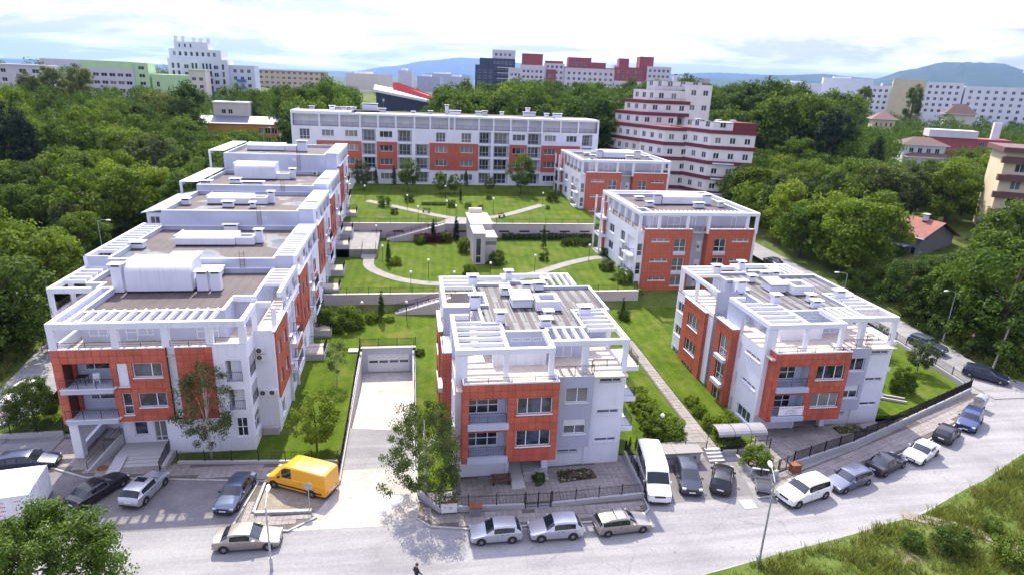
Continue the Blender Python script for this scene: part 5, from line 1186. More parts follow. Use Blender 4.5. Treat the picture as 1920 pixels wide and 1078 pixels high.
# ------------------------------------------------------------------ garden walls, stairs, garage, lift tower
def garage():
    root = thing('garage_entrance', 'sunken garage entrance with white sectional door at the end of the ramp', 'garage', (-3, 70.2, -2.1))
    o = (-3, 70.2, -2.1)
    MB(o).box(-6.35, -6.02, 45.4, 71.2, -3, .35).build('side_wall', CONC, root); MB(o).box(-.08, .25, 43.9, 71.2, -3, .35).build('side_wall', CONC, root)
    MB(o).box(-6.02, -.08, 70.25, 70.6, .35, 1.05).box(-6.02, -5.4, 70.25, 70.6, -2.2, .35).box(-.5, -.08, 70.25, 70.6, -2.2, .35).build('front_wall', LGREY, root)
    d = MB(o).box(-5.4, -.5, 70.42, 70.5, -2.12, .35).build('garage_door', FRAME, root)
    for k in range(5): MB(o).box(-5.38, -.52, 70.40, 70.418, -2.1+k*.49, -1.63+k*.49).build('door_panel', FRAME, d)
    for k in range(4): MB(o).box(-5.2+k*1.2, -4.2+k*1.2, 70.385, 70.399, -.85, -.55).build('door_window', GLASSD, d)
    MB(o).box(-6.4, .3, 70.2, 70.7, 1.05, 1.15).build('coping', STONE, root)
    for x in (-6.36, .0): pass
    fence('black iron fence crossing above the garage door', [(-6.3, 70.9), (.3, 70.9)], 1.12, 0, 1.0, 2.2)
    fence('black iron fence along the left edge of the garage ramp', [(-6.2, 45.6), (-6.2, 70.7)], lambda x, y: .33+.7*sm(50, 70, y), 0, 1.0, 2.2)
    fence('thin iron rail along the right edge of the garage ramp', [(.1, 47), (.1, 70.7)], lambda x, y: .33+.7*sm(50, 70, y), 0, .9, 3.2)
garage()
def retaining(label, x0, x1, y, z0, z1, slots, zrail=True):
    root = thing('retaining_wall', label, 'wall', (x0, y, z0)); o = (x0, y, z0)
    MB(o).box(x0, x1, y, y+.4, z0-.5, z1).build('wall', PINK, root); MB(o).box(x0, x1, y-.06, y+.46, z1, z1+.08).build('coping', STONE, root)
    n = int((x1-x0)/3.6)
    for i in range(1, n): MB(o).box(x0+(x1-x0)*i/n-.03, x0+(x1-x0)*i/n+.03, y-.03, y-.003, z0-.4, z1).build('pilaster', PINK, root)
    for i in range(n):
        if slots: MB(o).box(x0+(x1-x0)*(i+.25)/n, x0+(x1-x0)*(i+.75)/n, y-.012, y-.002, z1-1.55, z1-1.25).build('vent_slot', DARKMET, root)
    return root
retaining('pink-grey wall below the middle lawn, between the stepped block and the front house', -12.1, 33.2, 84.3, .5, 3.0, False)
retaining('pink wall with dark vent slots below the upper lawn', -12.1, 34.4, 113.0, 3.6, 6.6, True)
fence('thin railing along the edge of the middle lawn', [(-12, 84.5), (33, 84.5)], 3.08, 0, .9, 3, gap=.2); fence('thin railing along the edge of the upper lawn, left part', [(-12, 113.2), (4.5, 113.2)], 6.68, 0, .9, 3, gap=.2); fence('thin railing along the edge of the upper lawn, right part', [(15.5, 113.2), (34.2, 113.2)], 6.68, 0, .9, 3, gap=.2)
def stair(label, p, d, n, w, rise, run, z0, rail=True, name='stair'):
    root = thing(name, label, 'steps', (p[0], p[1], z0)); d = Vector(d).normalized(); s = Vector((-d.y, d.x))
    for k in range(n):
        a = d*k*run; c = [a+s*w/2, a-s*w/2, a-s*w/2+d*(run*(1.0)), a+s*w/2+d*(run*1.0)]
        MB().prism([(q.x, q.y) for q in c], -.5, (k+1)*rise).build('step', STONE, root)
    if rail:
        for q in (1, -1):
            a = s*q*w/2; e = a+d*n*run
            railing(root, [(a.x, a.y, rise), (e.x, e.y, n*rise)], .9)
            MB().prism([(a.x-.1*s.x, a.y-.1*s.y), (a.x+.1*s.x, a.y+.1*s.y), (e.x+.1*s.x, e.y+.1*s.y), (e.x-.1*s.x, e.y-.1*s.y)], -.5, lambda x, y: .25+max(0, (Vector((x, y)).dot(d)))/(n*run)*n*rise).build('stair_wall', PINK, root)
    return root
stair('short flight of steps from the curved path up to the left landing', (-7.0, 100.6), (0, 1), 8, 2.2, .17, .34, 3.5)
stair('long stair climbing along the pink wall to the upper lawn', (-4.5, 111.6), (1, .06), 18, 1.6, .155, .58, 3.9)
stair('stair behind the front house climbing to the middle lawn', (-2.4, 82.8), (1, 0), 14, 1.5, .16, .55, .7)
def lift_tower():
    root = thing('lift_tower', 'small beige lift tower with tall glass strip on the middle lawn', 'tower', (11.5, 97.5, 3.4))
    w = MB(); face(w, (-1.7, 0, -.3), FRONT, 1.9, 5.3, [(.35, 1.25, .4, 4.6, .15)]); face(w, (-1.7, 6, -.3), LEFT, 6, 5.3); face(w, (.2, 0, -.3), RIGHT, 6, 5.3); w.box(.2, 2.1, .8, 6, -.3, 3.0); w.box(.2, 2.1, .8, 6, 3.6, 4.2); w.box(-1.6, 2.0, 6, 15.4, -.3, 5.2); w.build('wall', wallmat('beige_grey_render', (.42, .385, .37), .4), root)
    win(root, (-1.7, 0, -.3), FRONT, .35, 1.25, .4, 4.6, (), tr=.3, sill=False, dark=True)
    boxpart('glass_band', GLASSD, root, .21, 2.08, .86, 5.9, 3.0, 3.6)
    boxpart('roof_slab', STONE, root, -1.8, .3, -.1, 6.1, 5.0, 5.15); boxpart('roof_slab', STONE, root, .22, 2.25, .7, 6.1, 4.2, 4.33); boxpart('roof_slab', STONE, root, -1.75, 2.15, 6.12, 15.5, 5.2, 5.35)
    boxpart('parapet', CREAM, root, -1.2, 1.2, 15.0, 15.6, 5.35, 6.2)
lift_tower()
# street fences
fence('black iron fence on a low wall before the front house, left of its gate', [(.3, 43.3), (1.9, 40.95), (8.5, 40.7)], .1, .42, .95, 2.1)
fence('black iron fence on a low wall before the front house, right of its gate', [(10.7, 40.65), (18.5, 41.1)], .1, .42, .95, 2.1)
fence('black iron fence between the front yard and the parked minibus', [(18.6, 41.2), (18.9, 47.2)], .1, .45, .95, 2.0)
fence('black iron fence bordering the lawn behind the yellow van', [(-19.8, 49.55), (-6.5, 48.4)], .12, .18, .95, 2.2)
fence('black iron fence round the garden at the far left corner', [(-31.2, 55.1), (-37.6, 55.0), (-36.2, 60.5)], .1, .35, .95, 2.0)
fence('long dark fence following the curved pavement beside the right-hand house', [(33.6, 44.0), (41.5, 46.6), (50.5, 50.4), (57.5, 53.4), (63.2, 55.9)], .12, .42, 1.05, 2.0, solid=True)
fence('short black fence panel beside the shrub bed and the wheeled bin', [(29.0, 45.6), (29.3, 42.1), (31.5, 43.0)], .1, .45, .95, 1.7)
fence('black iron fence behind the minibus and the steps', [(19.0, 47.2), (24.4, 46.7), (26.4, 46.5)], .45, .0, 1.0, 1.9)
fence('black iron fence under the arched shelter roof', [(28.0, 46.4), (32.6, 46.3)], .3, .2, 1.0, 1.6)
fence('pale-backed iron fence along the side road on the right', [(63.3, 56.2), (64.4, 70), (63.5, 82)], lambda x, y: .3+.3*sm(50, 75, y), .3, 1.0, 2.6)
def gate(label, a, c, z, h=1.35):
    root = thing('iron_gate', label, 'gate', (a[0], a[1], z)); a, c = Vector((*a, z)), Vector((*c, z)); o = tuple(a); d = c-a; Z = Vector((0, 0, 1))
    for q in (0, .5, 1): MB(o).tube([a+d*q, a+d*q+Z*(h+.1)], .045, 5).build('gate_post', DARKMET, root)
    for k in (0, 1):
        b = MB(o); s, e = a+d*(.03+.5*k), a+d*(.47+.5*k)
        for t in (.12, h-.08): b.tube([s+Z*t, e+Z*t], .022, 4)
        for i in range(9): p = s+(e-s)*i/8; b.tube([p+Z*.1, p+Z*h], .013, 3)
        b.build('gate_leaf', DARKMET, root)
gate('black iron double gate in the fence of the front house', (8.6, 40.68), (10.6, 40.66), .1)
gate('dark iron gate in the fence opposite the porch with the ramp', (31.7, 43.1), (33.5, 43.9), .1)
stair('four stone steps between the bin shelter and the parked black car', (27.0, 45.3), (0, 1), 4, 1.5, .17, .34, .02, rail=False)
def bin_shelter():
    root = thing('bin_shelter', 'low concrete housing with a flat slab roof behind the parked cars', 'shelter', (22.9, 45.3, 0))
    b = MB(); face(b, (-2.3, 0, 0), FRONT, 4.7, 1.15, [(.5, 4.3, .45, .8, .3, True)]); face(b, (-2.3, 1.6, 0), LEFT, 1.6, 1.15); face(b, (2.4, 0, 0), RIGHT, 1.6, 1.15); b.build('wall', PLINTH, root)
    sm_ = wallmat('weathered_slab', (.24, .225, .215), .5); boxpart('roof_slab', sm_, root, -2.5, 0.03, -.15, 1.7, 1.152, 1.28); boxpart('roof_slab', sm_, root, .06, 2.6, -.15, 1.7, 1.152, 1.28)
bin_shelter()
def arch_shelter():
    root = thing('arched_shelter', 'arched translucent canopy over the cellar stair beside the right-hand house', 'shelter', (27.6, 46.9, .35))
    n = 8; b = MB(); w = 1.9; vs = []
    for x in (0, 4.9):
        for k in range(n+1):
            t = math.pi*k/n; vs.append((x, w/2-w/2*math.cos(t)-.2, 1.35+.55*math.sin(t)))
    b.add(vs, [(k, k+1, n+2+k, n+1+k) for k in range(n)]); b.build('canopy', plain('milky_plastic', (.27, .26, .28), .35, var=.12), root)
    for x in (0, 1.63, 3.27, 4.9):
        for y in (-.2, 1.7): MB().tube([(x, y, 0), (x, y, 1.36)], .03, 5).build('post', DARKMET, root)
        MB().tube([(x, w/2-w/2*math.cos(math.pi*k/n)-.2, 1.36+.55*math.sin(math.pi*k/n)) for k in range(n+1)], .025, 4).build('canopy_rib', DARKMET, root)
arch_shelter()

# ------------------------------------------------------------------ buildings beyond the estate
def flats(name, label, cat, loc, rz, boxes, group=None):
    """boxes: (x0,x1,y0,y1,z0,z1,material,[(face,u0,u1,cols,z_first,storey,rows,w,h)...],roof)"""
    root = thing(name, label, cat, loc, rz, group)
    for bx in boxes:
        x0, x1, y0, y1, z0, z1, m, ws = bx[:8]; w = MB()
        fa = {'f': ((x0, y0, z0), FRONT, x1-x0), 'r': ((x1, y0, z0), RIGHT, y1-y0), 'l': ((x0, y1, z0), LEFT, y1-y0), 'b': ((x1, y1, z0), BACK, x1-x0)}
        for k, (p, a, ln) in fa.items():
            ops = []
            for f, u0, u1, nc, zf, st, nr, ww, hh in ws:
                if f != k: continue
                for i in range(nr):
                    for j in range(nc):
                        u = u0+(u1-u0)*(j+.5)/nc; ops.append((u-ww/2, u+ww/2, zf-z0+i*st, zf-z0+i*st+hh, .2))
            ops = [o for o in ops if o[0] > .05 and o[1] < ln-.05 and o[3] < z1-z0-.05 and o[2] > .05]
            face(w, p, a, ln, z1-z0, ops)
            for o in ops: win(root, p, a, *o[:4], (.5,) if o[1]-o[0] > 1.2 else (), inset=.16, sill=False, fw=.07, dark=True)
        w.add([(x0, y0, z1), (x1, y0, z1), (x1, y1, z1), (x0, y1, z1)], [(0, 1, 2, 3)])
        w.build('wall', m, root)
        if len(bx) > 8 and bx[8]: boxpart('roof_edge', bx[8], root, x0-.2, x1+.2, y0-.2, y1+.2, z1+.005, z1+.5)
    return root
BLUEW = wallmat('bluish_white_render', (.60, .62, .70), .15); GREENW = wallmat('pale_green_render', (.48, .66, .38), .15); LILAC = wallmat('pale_lilac_render', (.60, .57, .64), .15)
BRICKR = plain('dark_red_render', (.30, .075, .09), .8, var=.15); NAVY = plain('navy_glass_cladding', (.035, .045, .10), .3, var=.2); OCHRE = wallmat('ochre_render', (.58, .48, .36), .2); BEIGE = wallmat('beige_render', (.60, .52, .36), .2)
ORNG = wallmat('orange_render', (.58, .27, .08), .2); BLUERAIL = plain('blue_balcony_panel', (.06, .17, .40), .4, var=.1); BRROOF = plain('brown_roof', (.13, .06, .055), .75, var=.2); TILE = None
# tower with blue balconies, upper left
tw = flats('tower_block', 'tall bluish-white tower block with blue balconies on the left skyline', 'tower block', (-107, 318, 8), R(3), [
    (0, 25, 0, 16, 0, 27.5, BLUEW, [('f', 1, 5.5, 2, 4, 3.2, 7, 1.1, 2.3), ('f', 6.3, 9, 1, 4, 3.2, 7, 1.9, 1.8), ('f', 9.5, 12.5, 2, 4, 3.2, 7, 1.0, 2.5), ('f', 14, 18.4, 3, 4, 3.2, 7, 1.0, 2.5), ('f', 18.6, 21.4, 1, 4, 3.2, 7, 1.9, 1.8), ('f', 22, 24, 1, 4, 3.2, 7, 1.1, 2.4)]),
    (.8, 22.5, 1, 15, 27.5, 31.5, BLUEW, [('f', 1, 20, 8, 28.6, 3, 1, 1.2, 1.8)]), (3, 17, 2, 14, 31.5, 34.6, BLUEW, [('f', 1, 8, 3, 32.2, 3, 1, .8, 1.6)]),
    (24, 36, 2.5, 16, 0, 25.5, BLUEW, [('f', 2, 11, 3, 3, 3.2, 7, 1.5, 1.6)])])
for z in (13, 9.6): boxpart('balcony', BLUERAIL, tw, .5, 9.5, -1.0, -.01, z, z+1.0); boxpart('balcony', BLUERAIL, tw, 11.5, 24, -1.0, -.01, z-.4, z+.7)
for k in range(5): boxpart('balcony', BLUERAIL, tw, 28, 32, 1.4, 2.49, 5.6+k*3.2, 6.6+k*3.2)
for x in (2.5, 5.5, 10, 13, 16): boxpart('chimney', BLUEW, tw, x, x+1.4, 5, 6.5, 34.6, 36.2+(x % 3)*.3)
flats('apartment_slab', 'pale lilac-white slab block at the far left edge of the skyline', 'apartment slab', (-163, 262, 8), R(10), [(0, 32, 0, 12, 0, 22, LILAC, [('f', 22, 30, 2, 4, 3.1, 6, 2.2, 1.4), ('f', 1, 20, 5, 4, 3.1, 6, 1.6, 1.4)], LILAC)])
flats('apartment_slab', 'plain pale grey slab rising behind two poplars on the left skyline', 'apartment slab', (-150, 300, 8), R(8), [(0, 28, 0, 14, 0, 25, LILAC, [('f', 8, 20, 3, 4, 3.1, 4, 1.6, 1.4)])])
flats('apartment_slab', 'white slab block with pale green top and window rows on the left skyline', 'apartment slab', (-133, 296, 9.5), R(6), [(0, 19, 0, 13, 0, 20.5, LILAC, [('f', .5, 18.5, 6, 5, 3.1, 5, 2.2, 1.4)]), (0, 19, 0, 13, 20.5, 23.5, GREENW, []), (19, 24.5, .6, 13, 0, 23.3, GREENW, [('f', 1, 5, 1, 5, 3.1, 6, 2.2, 1.4)])])
flats('apartment_slab', 'lower pale green slab left of the bluish tower', 'apartment slab', (-108, 300, 10), R(6), [(0, 15, 0, 12, 0, 18.5, GREENW, [('f', .5, 4, 1, 4, 3.1, 4, 1.2, 2.2)]), (14.5, 21, .3, 12, 0, 20.5, CREAM, [('f', .5, 6, 2, 4, 3.1, 5, 1.6, 1.4)], GREENW)])
# nursery with the orange walls
ng = flats('nursery_building', 'orange nursery building with grey sheet roof among trees, upper left', 'building', (-65, 214, 9), R(4), [(0, 24, 0, 12, 0, 6.6, ORNG, [('f', 17, 23, 3, 3.6, 3, 1, 1.6, 1.8), ('f', 17, 23, 3, .8, 3, 1, 1.6, 1.8)]), (3.5, 14, 5, 12, 6.6, 12.4, CREAM, [('f', 2, 6, 2, 9.2, 3, 1, 1.3, 1.4)], TRIM)])
MB().add([(-.6, -.6, 6.6), (24.6, -.6, 6.6), (24.6, 5, 8.6), (-.6, 5, 8.6), (24.6, 12.5, 6.8), (-.6, 12.5, 6.8)], [(0, 1, 2, 3), (3, 2, 4, 5)]).build('roof', plain('slate_grey_sheet', (.17, .19, .24), .5, .2, var=.1), ng)
flats('apartment_slab', 'far low slab with orange balcony fronts right of the bluish tower', 'apartment slab', (-94, 430, 12), R(2), [(0, 42, 0, 12, 0, 19.5, OCHRE, [('f', 1, 41, 12, 3, 3, 6, 1.8, 1.4)], ORNG)])
# sports hall with the white and red folded roof
ar = thing('sports_hall', 'sports hall with white folded roof and a red rib behind the long block', 'sports hall', (-16, 318, 14), R(2))
MB().add([(0, 0, 0), (34, 0, 0), (34, 0, 5.5), (0, 0, 10.5), (0, 30, 0), (34, 30, 0), (34, 30, 5.5), (0, 30, 10.5)], [(0, 1, 2, 3), (1, 5, 6, 2), (5, 4, 7, 6), (4, 0, 3, 7)]).build('wall', NAVY, ar)
MB().add([(-1, -1.5, 11.4), (20, -1.5, 8.0), (34.5, -1.5, 5.6), (34.5, 31, 5.8), (20, 31, 9.5), (-1, 31, 13.0), (-1, -1.5, 10.2), (20, -1.5, 6.8), (34.5, -1.5, 4.4)], [(0, 1, 4, 5), (1, 2, 3, 4), (0, 6, 7, 1), (1, 7, 8, 2)]).build('roof', TRIM, ar)
MB().add([(8, 6, 11.2), (11, 6, 11.6), (33, 3, 6.4), (30, 2, 6.2), (8, 6, 14.6), (11, 6, 14.6), (33, 3, 7.4), (30, 2, 7.4)], [(4, 5, 6, 7), (0, 1, 5, 4), (1, 2, 6, 5), (2, 3, 7, 6), (3, 0, 4, 7)]).build('roof_rib', plain('red_sheet', (.50, .05, .05), .5, var=.1), ar)
# dark glass and red-white complex on the skyline
def gridw(u0, u1, nc, zf, nr, w=1.5, h=1.6, st=3.2, f='f'): return (f, u0, u1, nc, zf, st, nr, w, h)
cp = flats('office_building', 'dark navy office building at the left end of the skyline complex', 'office building', (39, 400, 16), R(-8), [
    (0, 12, 0, 18, 0, 24, NAVY, [gridw(1, 11, 3, 13, 3, 2, 1.8)]), (2.5, 24, 2, 20, 0, 28, NAVY, [gridw(8, 20, 5, 12, 5, 1.6, 1.6)]), (10, 24, 3, 18, 28, 33, LILAC, [gridw(1, 12, 4, 29.5, 1)]), (20, 29, 1, 16, 0, 23, LILAC, [gridw(1, 8, 3, 12, 3)])])
for k in range(4): boxpart('floor_edge', TRIM, cp, 13, 22.5, .8, 1.98, 13.2+k*3.2, 13.5+k*3.2)
flats('apartment_complex', 'red and white apartment building with a square red roof block, next to the dark offices', 'apartment complex', (66, 397, 16), R(-8), [(0, 15, 0, 14, 0, 25, LILAC, [gridw(1, 14, 5, 11, 4)]), (1, 13.5, 1, 13, 25, 31.5, BRICKR, []), (15, 27, 3, 14, 0, 26.5, LILAC, [gridw(.5, 11.5, 4, 11, 5)]), (16, 22, 2.6, 14, 10, 23, BRICKR, [gridw(1, 5, 2, 12, 3)]), (15.5, 26, 3.2, 13, 26.5, 28, BRICKR, [])])
flats('apartment_complex', 'long white and red apartment building in the middle of the skyline complex', 'apartment complex', (93, 394, 16), R(-8), [(0, 31, 0, 14, 0, 24.5, LILAC, [gridw(1, 30, 9, 11, 4)], BRICKR), (2, 16, 1.5, 13, 25, 30.5, BRICKR, [gridw(1, 12, 4, 26, 1)]), (16, 25, 1.5, 13, 25, 28, BRICKR, []), (30, 34, 2, 14, 0, 27, LILAC, [gridw(.5, 3.5, 1, 11, 5)])])
flats('apartment_complex', 'red and white apartment building at the right end of the skyline complex', 'apartment complex', (123, 389, 16), R(-8), [(0, 20, 0, 14, 0, 18, LILAC, [gridw(1, 12, 4, 11, 2)]), (0, 19, .5, 14, 18, 26, BRICKR, [gridw(1, 17, 6, 19.5, 2, 1.2, 1.4)]), (2.5, 8.5, 2, 10, 26, 31, BRICKR, []), (15, 23.5, 2, 12, 26, 32.5, BRICKR, []), (19.5, 34, -1, 14, 0, 27, LILAC, [gridw(.5, 14, 5, 11, 5)])])
# low workshops in front of it
for k, (x, y, w, h, m, lb) in enumerate(((82, 352, 18, 5, TRIM, 'low white workshop under the skyline complex'), (104, 346, 12, 6, plain('grey_sheet', (.30, .33, .38), .4, .4, var=.1), 'low grey sheet-metal hall under the skyline complex'), (120, 343, 24, 4.5, CREAM, 'low cream workshop under the right end of the skyline complex'))):
    flats('workshop', lb, 'workshop', (x, y, 24), R(-8), [(0, w, 0, 8, -8, h, m, [gridw(1, w-1, 3, 1, 1)], TRIM)])
# houses on the right-hand slope
def tiled_house():
    root = thing('tiled_house', 'grey house with a red tiled saddle roof among trees on the right', 'house', (90.5, 97, 1.9), R(11))
    L_, Wd, ez, rz_ = 12.0, 9.0, 6.0, 8.7    # ridge runs along local y
    b = MB(); face(b, (.5, 0.5, -2), FRONT, Wd-1, ez+2); face(b, (.5, L_-.5, -2), LEFT, L_-1, ez+2, [(6.5, 7.6, 4.6, 5.9, .15), (9.2, 10.2, 3.6, 5.9, .15)]); face(b, (Wd-.5, .5, -2), RIGHT, L_-1, ez+2)
    b.add([(.5, .5, ez), (Wd-.5, .5, ez), (Wd/2, .5, rz_-.3)], [(0, 1, 2)]); b.build('wall', wallmat('grey_plaster', (.26, .25, .29), .4), root)
    win(root, (.5, L_-.5, -2), LEFT, 6.5, 7.6, 4.6, 5.9); win(root, (.5, L_-.5, -2), LEFT, 9.2, 10.2, 3.6, 5.9, ())
    rf = MB().add([(-.2, -.4, ez-.1), (Wd/2, -.4, rz_-.1), (Wd/2, L_+.4, rz_-.1), (-.2, L_+.4, ez-.1), (Wd+.2, -.4, ez-.1), (Wd+.2, L_+.4, ez-.1)], [(0, 1, 2, 3), (1, 4, 5, 2)]).build('roof', BRROOF, root)
    tm = cladding('clay_tile', (.24, .085, .065), None, .8); sl = math.atan2(rz_-ez, Wd/2+.2); me = MB().box(0, .62, -.2, .2, 0, .05).mesh('roof_tile', tm); rr = random.Random(4)
    n = 9; m = 31
    for side in (0, 1):
        for i in range(n):
            for j in range(m):
                t = inst('roof_tile', me, rf, (-.2+(Wd/2+.2)*i/n if not side else Wd+.2-(Wd/2+.2)*i/n, -.2+j*(L_+.4)/m, ez-.06+(rz_-ez)*i/n+rr.uniform(0, .02)), 0)
                t.rotation_euler = (0, -sl, 0) if not side else (0, sl+math.pi, 0)
                if side: t.location.z += .05
            if side and i > 3: break
    boxpart('gutter', TRIM, root, -.42, -.22, -.5, L_+.5, ez-.22, ez-.06)
    chimney(root, Wd/2-.6, 3.2, rz_-.4, .8, .6, 1.3); boxpart('roof_window', GLASS, root, 2.3, 3.1, 5.2, 6.0, ez+1.75, ez+1.86)
    boxpart('canopy', plain('pale_corrugated', (.55, .58, .62), .5, var=.1), root, -1.6, .48, 2.0, 5.6, 4.0, 4.08)
tiled_house()
def hipped(root, x0, x1, y0, y1, z, h, m, ov=.7):
    a = min(x1-x0, y1-y0)/2*.8; x0 -= ov; x1 += ov; y0 -= ov; y1 += ov; cy = (y0+y1)/2
    MB().add([(x0, y0, z), (x1, y0, z), (x1, y1, z), (x0, y1, z), (x0+a+ov, cy, z+h), (x1-a-ov, cy, z+h)], [(0, 1, 5, 4), (1, 2, 5), (2, 3, 4, 5), (3, 0, 4), (3, 2, 1, 0)]).build('roof', m, root)
    boxpart('eaves', TRIM, root, x0, x1, y0, y1, z-.22, z-.004)
h = flats('villa', 'white villa with brown tiled roofs on the right-hand slope', 'villa', (173, 203, 7.5), R(-22), [(0, 13, 0, 10, -3, 8.2, TRIM, [gridw(1, 12, 4, 5.6, 1, 1.4, 1.6)]), (1, 14, -3, 0, -3, 4.2, TRIM, [gridw(4, 12, 3, 1.2, 1, 2.0, 1.8)])]); RBR = cladding('brown_red_tile', (.115, .062, .055), None, .8); hipped(h, 0, 13, 0, 10, 8.45, 2.4, RBR, 1.0); hipped(h, 1, 14, -3.2, 0, 4.5, 1.3, RBR, .8)
h = flats('modern_house', 'low modern maroon and white house with a white chimney on the right', 'house', (191, 213, 10.5), R(-28), [(0, 26, 0, 9, -2, 7.6, BRICKR, [gridw(16, 23, 3, 4.6, 1, 1.3, 1.9)]), (-.5, 15, -.4, 8, 7.6, 10.2, LILAC, []), (12, 27, -3, 0, -3, 3.6, TRIM, [])]); boxpart('balcony', BRICKR, h, 12, 27.5, -4.2, -.01, 3.0, 4.2); boxpart('chimney', TRIM, h, 20.5, 23, 4, 5.5, 7.6, 13.5)
h = flats('banded_house', 'cream five-storey house with brown balconies at the right edge', 'house', (104, 98, 6.5), R(-34), [(0, 17, 0, 11, -3, 16.8, BEIGE, [gridw(1, 16, 5, 1.2, 5, 1.5, 1.5, 3.05)])])
for k in range(1, 6): boxpart('balcony' if k % 2 else 'roof_edge', BRROOF, h, -.6, 17.4, -1.1 if k % 2 == 0 else -.8, -.01, k*3.05-.3, k*3.05+.8)
boxpart('roof', BRROOF, h, -.8, 17.8, -1.2, 11.5, 16.85, 17.7); boxpart('dormer', BEIGE, h, 6, 13, 1.5, 8, 17.71, 19.6); boxpart('dormer_roof', BRROOF, h, 5.4, 13.6, 1, 8.6, 19.61, 20.2)
h = flats('hipped_house', 'small cream house with dark hipped roof behind the wood on the right', 'house', (211, 270, 14), R(-25), [(0, 9, 0, 9, -8, 7.4, BEIGE, [gridw(.5, 8.5, 4, 4.2, 1, .9, 1.7)])]); hipped(h, 0, 9, 0, 9, 7.6, 3.0, BRROOF, 1.0)
h = flats('hipped_house', 'house with steep red-brown roof in front of the right-hand town blocks', 'house', (278, 302, 19), R(-30), [(0, 12, 0, 9, -3, 5, CREAM, [])]); hipped(h, 0, 12, 0, 9, 5.2, 5, RBR, 1.2)
# town blocks on the right skyline
flats('town_block', 'yellow-ended white apartment block on the right skyline', 'apartment block', (273, 340, 14), R(-38), [(0, 16, 0, 12, 0, 27, BEIGE, []), (16, 34, .5, 12, 0, 26, TRIM, [gridw(1, 17, 5, 10, 5)]), (-14, -.01, 3, 12, 0, 23, TRIM, [gridw(1, 13, 4, 10, 4)])])
flats('town_block', 'long white apartment block with grey frames on the right skyline', 'apartment block', (301, 319, 14), R(-38), [(0, 36, 0, 12, 0, 24.5, TRIM, [gridw(1, 35, 9, 8, 5)]), (36, 48, -2, 12, 0, 16, BEIGE, [gridw(1, 11, 3, 8, 2)])])
flats('town_block', 'red and white apartment terraces at the far right of the skyline', 'apartment block', (372, 330, 12), R(-38), [(0, 22, 0, 12, 0, 22, BRICKR, [gridw(1, 21, 6, 10, 3)]), (22, 50, -3, 12, 0, 21, LILAC, [gridw(1, 27, 8, 10, 3)]), (50, 66, -5, 12, 0, 20, BEIGE, [gridw(1, 15, 4, 10, 3)])])
# far town: single blocks, too distant to show windows
rt = random.Random(9)
FT = [(-12, 700, 14, 39, 'far pale tower left of the sports hall roof'), (8, 760, 26, 34, 'far grey block above the sports hall, left'), (40, 740, 26, 35, 'far grey block above the sports hall, right'), (100, 820, 22, 40, 'far pink block left of the dark offices'), (330, 800, 46, 45, 'far salmon block behind the banded building'), (520, 860, 50, 46, 'far low white block, left one above the right-hand wood'), (600, 890, 66, 55, 'far white block with a stepped top above the right-hand wood'), (690, 880, 70, 51, 'far long white hall above the right-hand wood'), (770, 890, 60, 44, 'far low hall left of the right-hand town blocks'), (-60, 640, 40, 34, 'far flat block right of the ochre slab'), (20, 900, 60, 38, 'far pale slab on the horizon behind the sports hall'), (180, 950, 70, 40, 'far white slab on the horizon behind the dark offices')]
for k, (x, y, w, hh, lb) in enumerate(FT):
    m = (LILAC, GREY, LGREY, PINK, PINK, TRIM, TRIM, LGREY, LILAC, CREAM, LGREY, TRIM)[k]
    flats('far_building', lb, 'building', (x, y, hnat(x, y)), R(-10-k*3), [(0, w, 0, 20, -4, hh-hnat(x, y)-2, m, []), (w*.2, w*.55, 4, 14, hh-hnat(x, y)-2, hh-hnat(x, y), TRIM, [])])
def crane(x, y, z, H, label):
    root = thing('tower_crane', label, 'crane', (x, y, z)); red = MATS['red_sheet']
    MB().box(-.9, .9, -.9, .9, 0, H).build('mast', red, root); MB().box(-14, 34, -.6, .6, H, H+1.4).build('jib', red, root); MB().box(-14, -9, -1.4, 1.4, H-2.2, H+.4).build('counterweight', TRIM, root); MB().tube([(0, 0, H), (0, 0, H+7)], [.8, .2], 4).build('mast_head', red, root)
crane(560, 520, 12, 46, 'red tower crane left of the two on the right skyline'); crane(690, 480, 12, 52, 'red tower crane at the far right of the skyline')
# hills
def hills(prof, dist, depth, m, seed):
    """ridge line as (azimuth deg from +Y, height above the plain); a rounded range with spurs"""
    b = MB(); rows = 11; fine = []; mid = rows//2
    for i in range(len(prof)-1):
        a0, h0 = prof[i]; a1, h1 = prof[i+1]; k = max(1, int((a1-a0)/.2))
        for j in range(k): t = j/k; t2 = t*t*(3-2*t); fine.append((a0+(a1-a0)*t, h0+(h1-h0)*(.6*t2+.4*t)))
    fine.append(prof[-1]); vs = []
    for a, h in fine:
        for j in range(rows):
            t = j/(rows-1); s = math.sin(math.pi*t)**1.2; q = R(a+.25*math.sin(a*3+j+seed)); d = dist+depth*(t-.5)
            w = h*s*(.86+.10*math.sin(a*2.3+j*1.7+seed)+.04*math.sin(a*6.1+j*2.9)) if 0 < j < rows-1 else -24
            if j == mid: w = h*(1+.006*math.sin(a*9+seed)+.004*math.sin(a*23)); q = R(a); d = dist
            vs.append((d*math.sin(q), d*math.cos(q), w))
    fs = [(i*rows+j, (i+1)*rows+j, (i+1)*rows+j+1, i*rows+j+1) for i in range(len(fine)-1) for j in range(rows-1)]
    b.add(vs, fs); return struct('hill', b, m, smooth=True)
HILLM = groundmat('forested_hill', [(.3, (.018, .04, .02)), (.7, (.035, .065, .03))], .004, .05, .95, 0); FIELD = groundmat('hill_fields', [(.3, (.05, .10, .03)), (.7, (.09, .15, .05))], .003, .04, .95, 0)
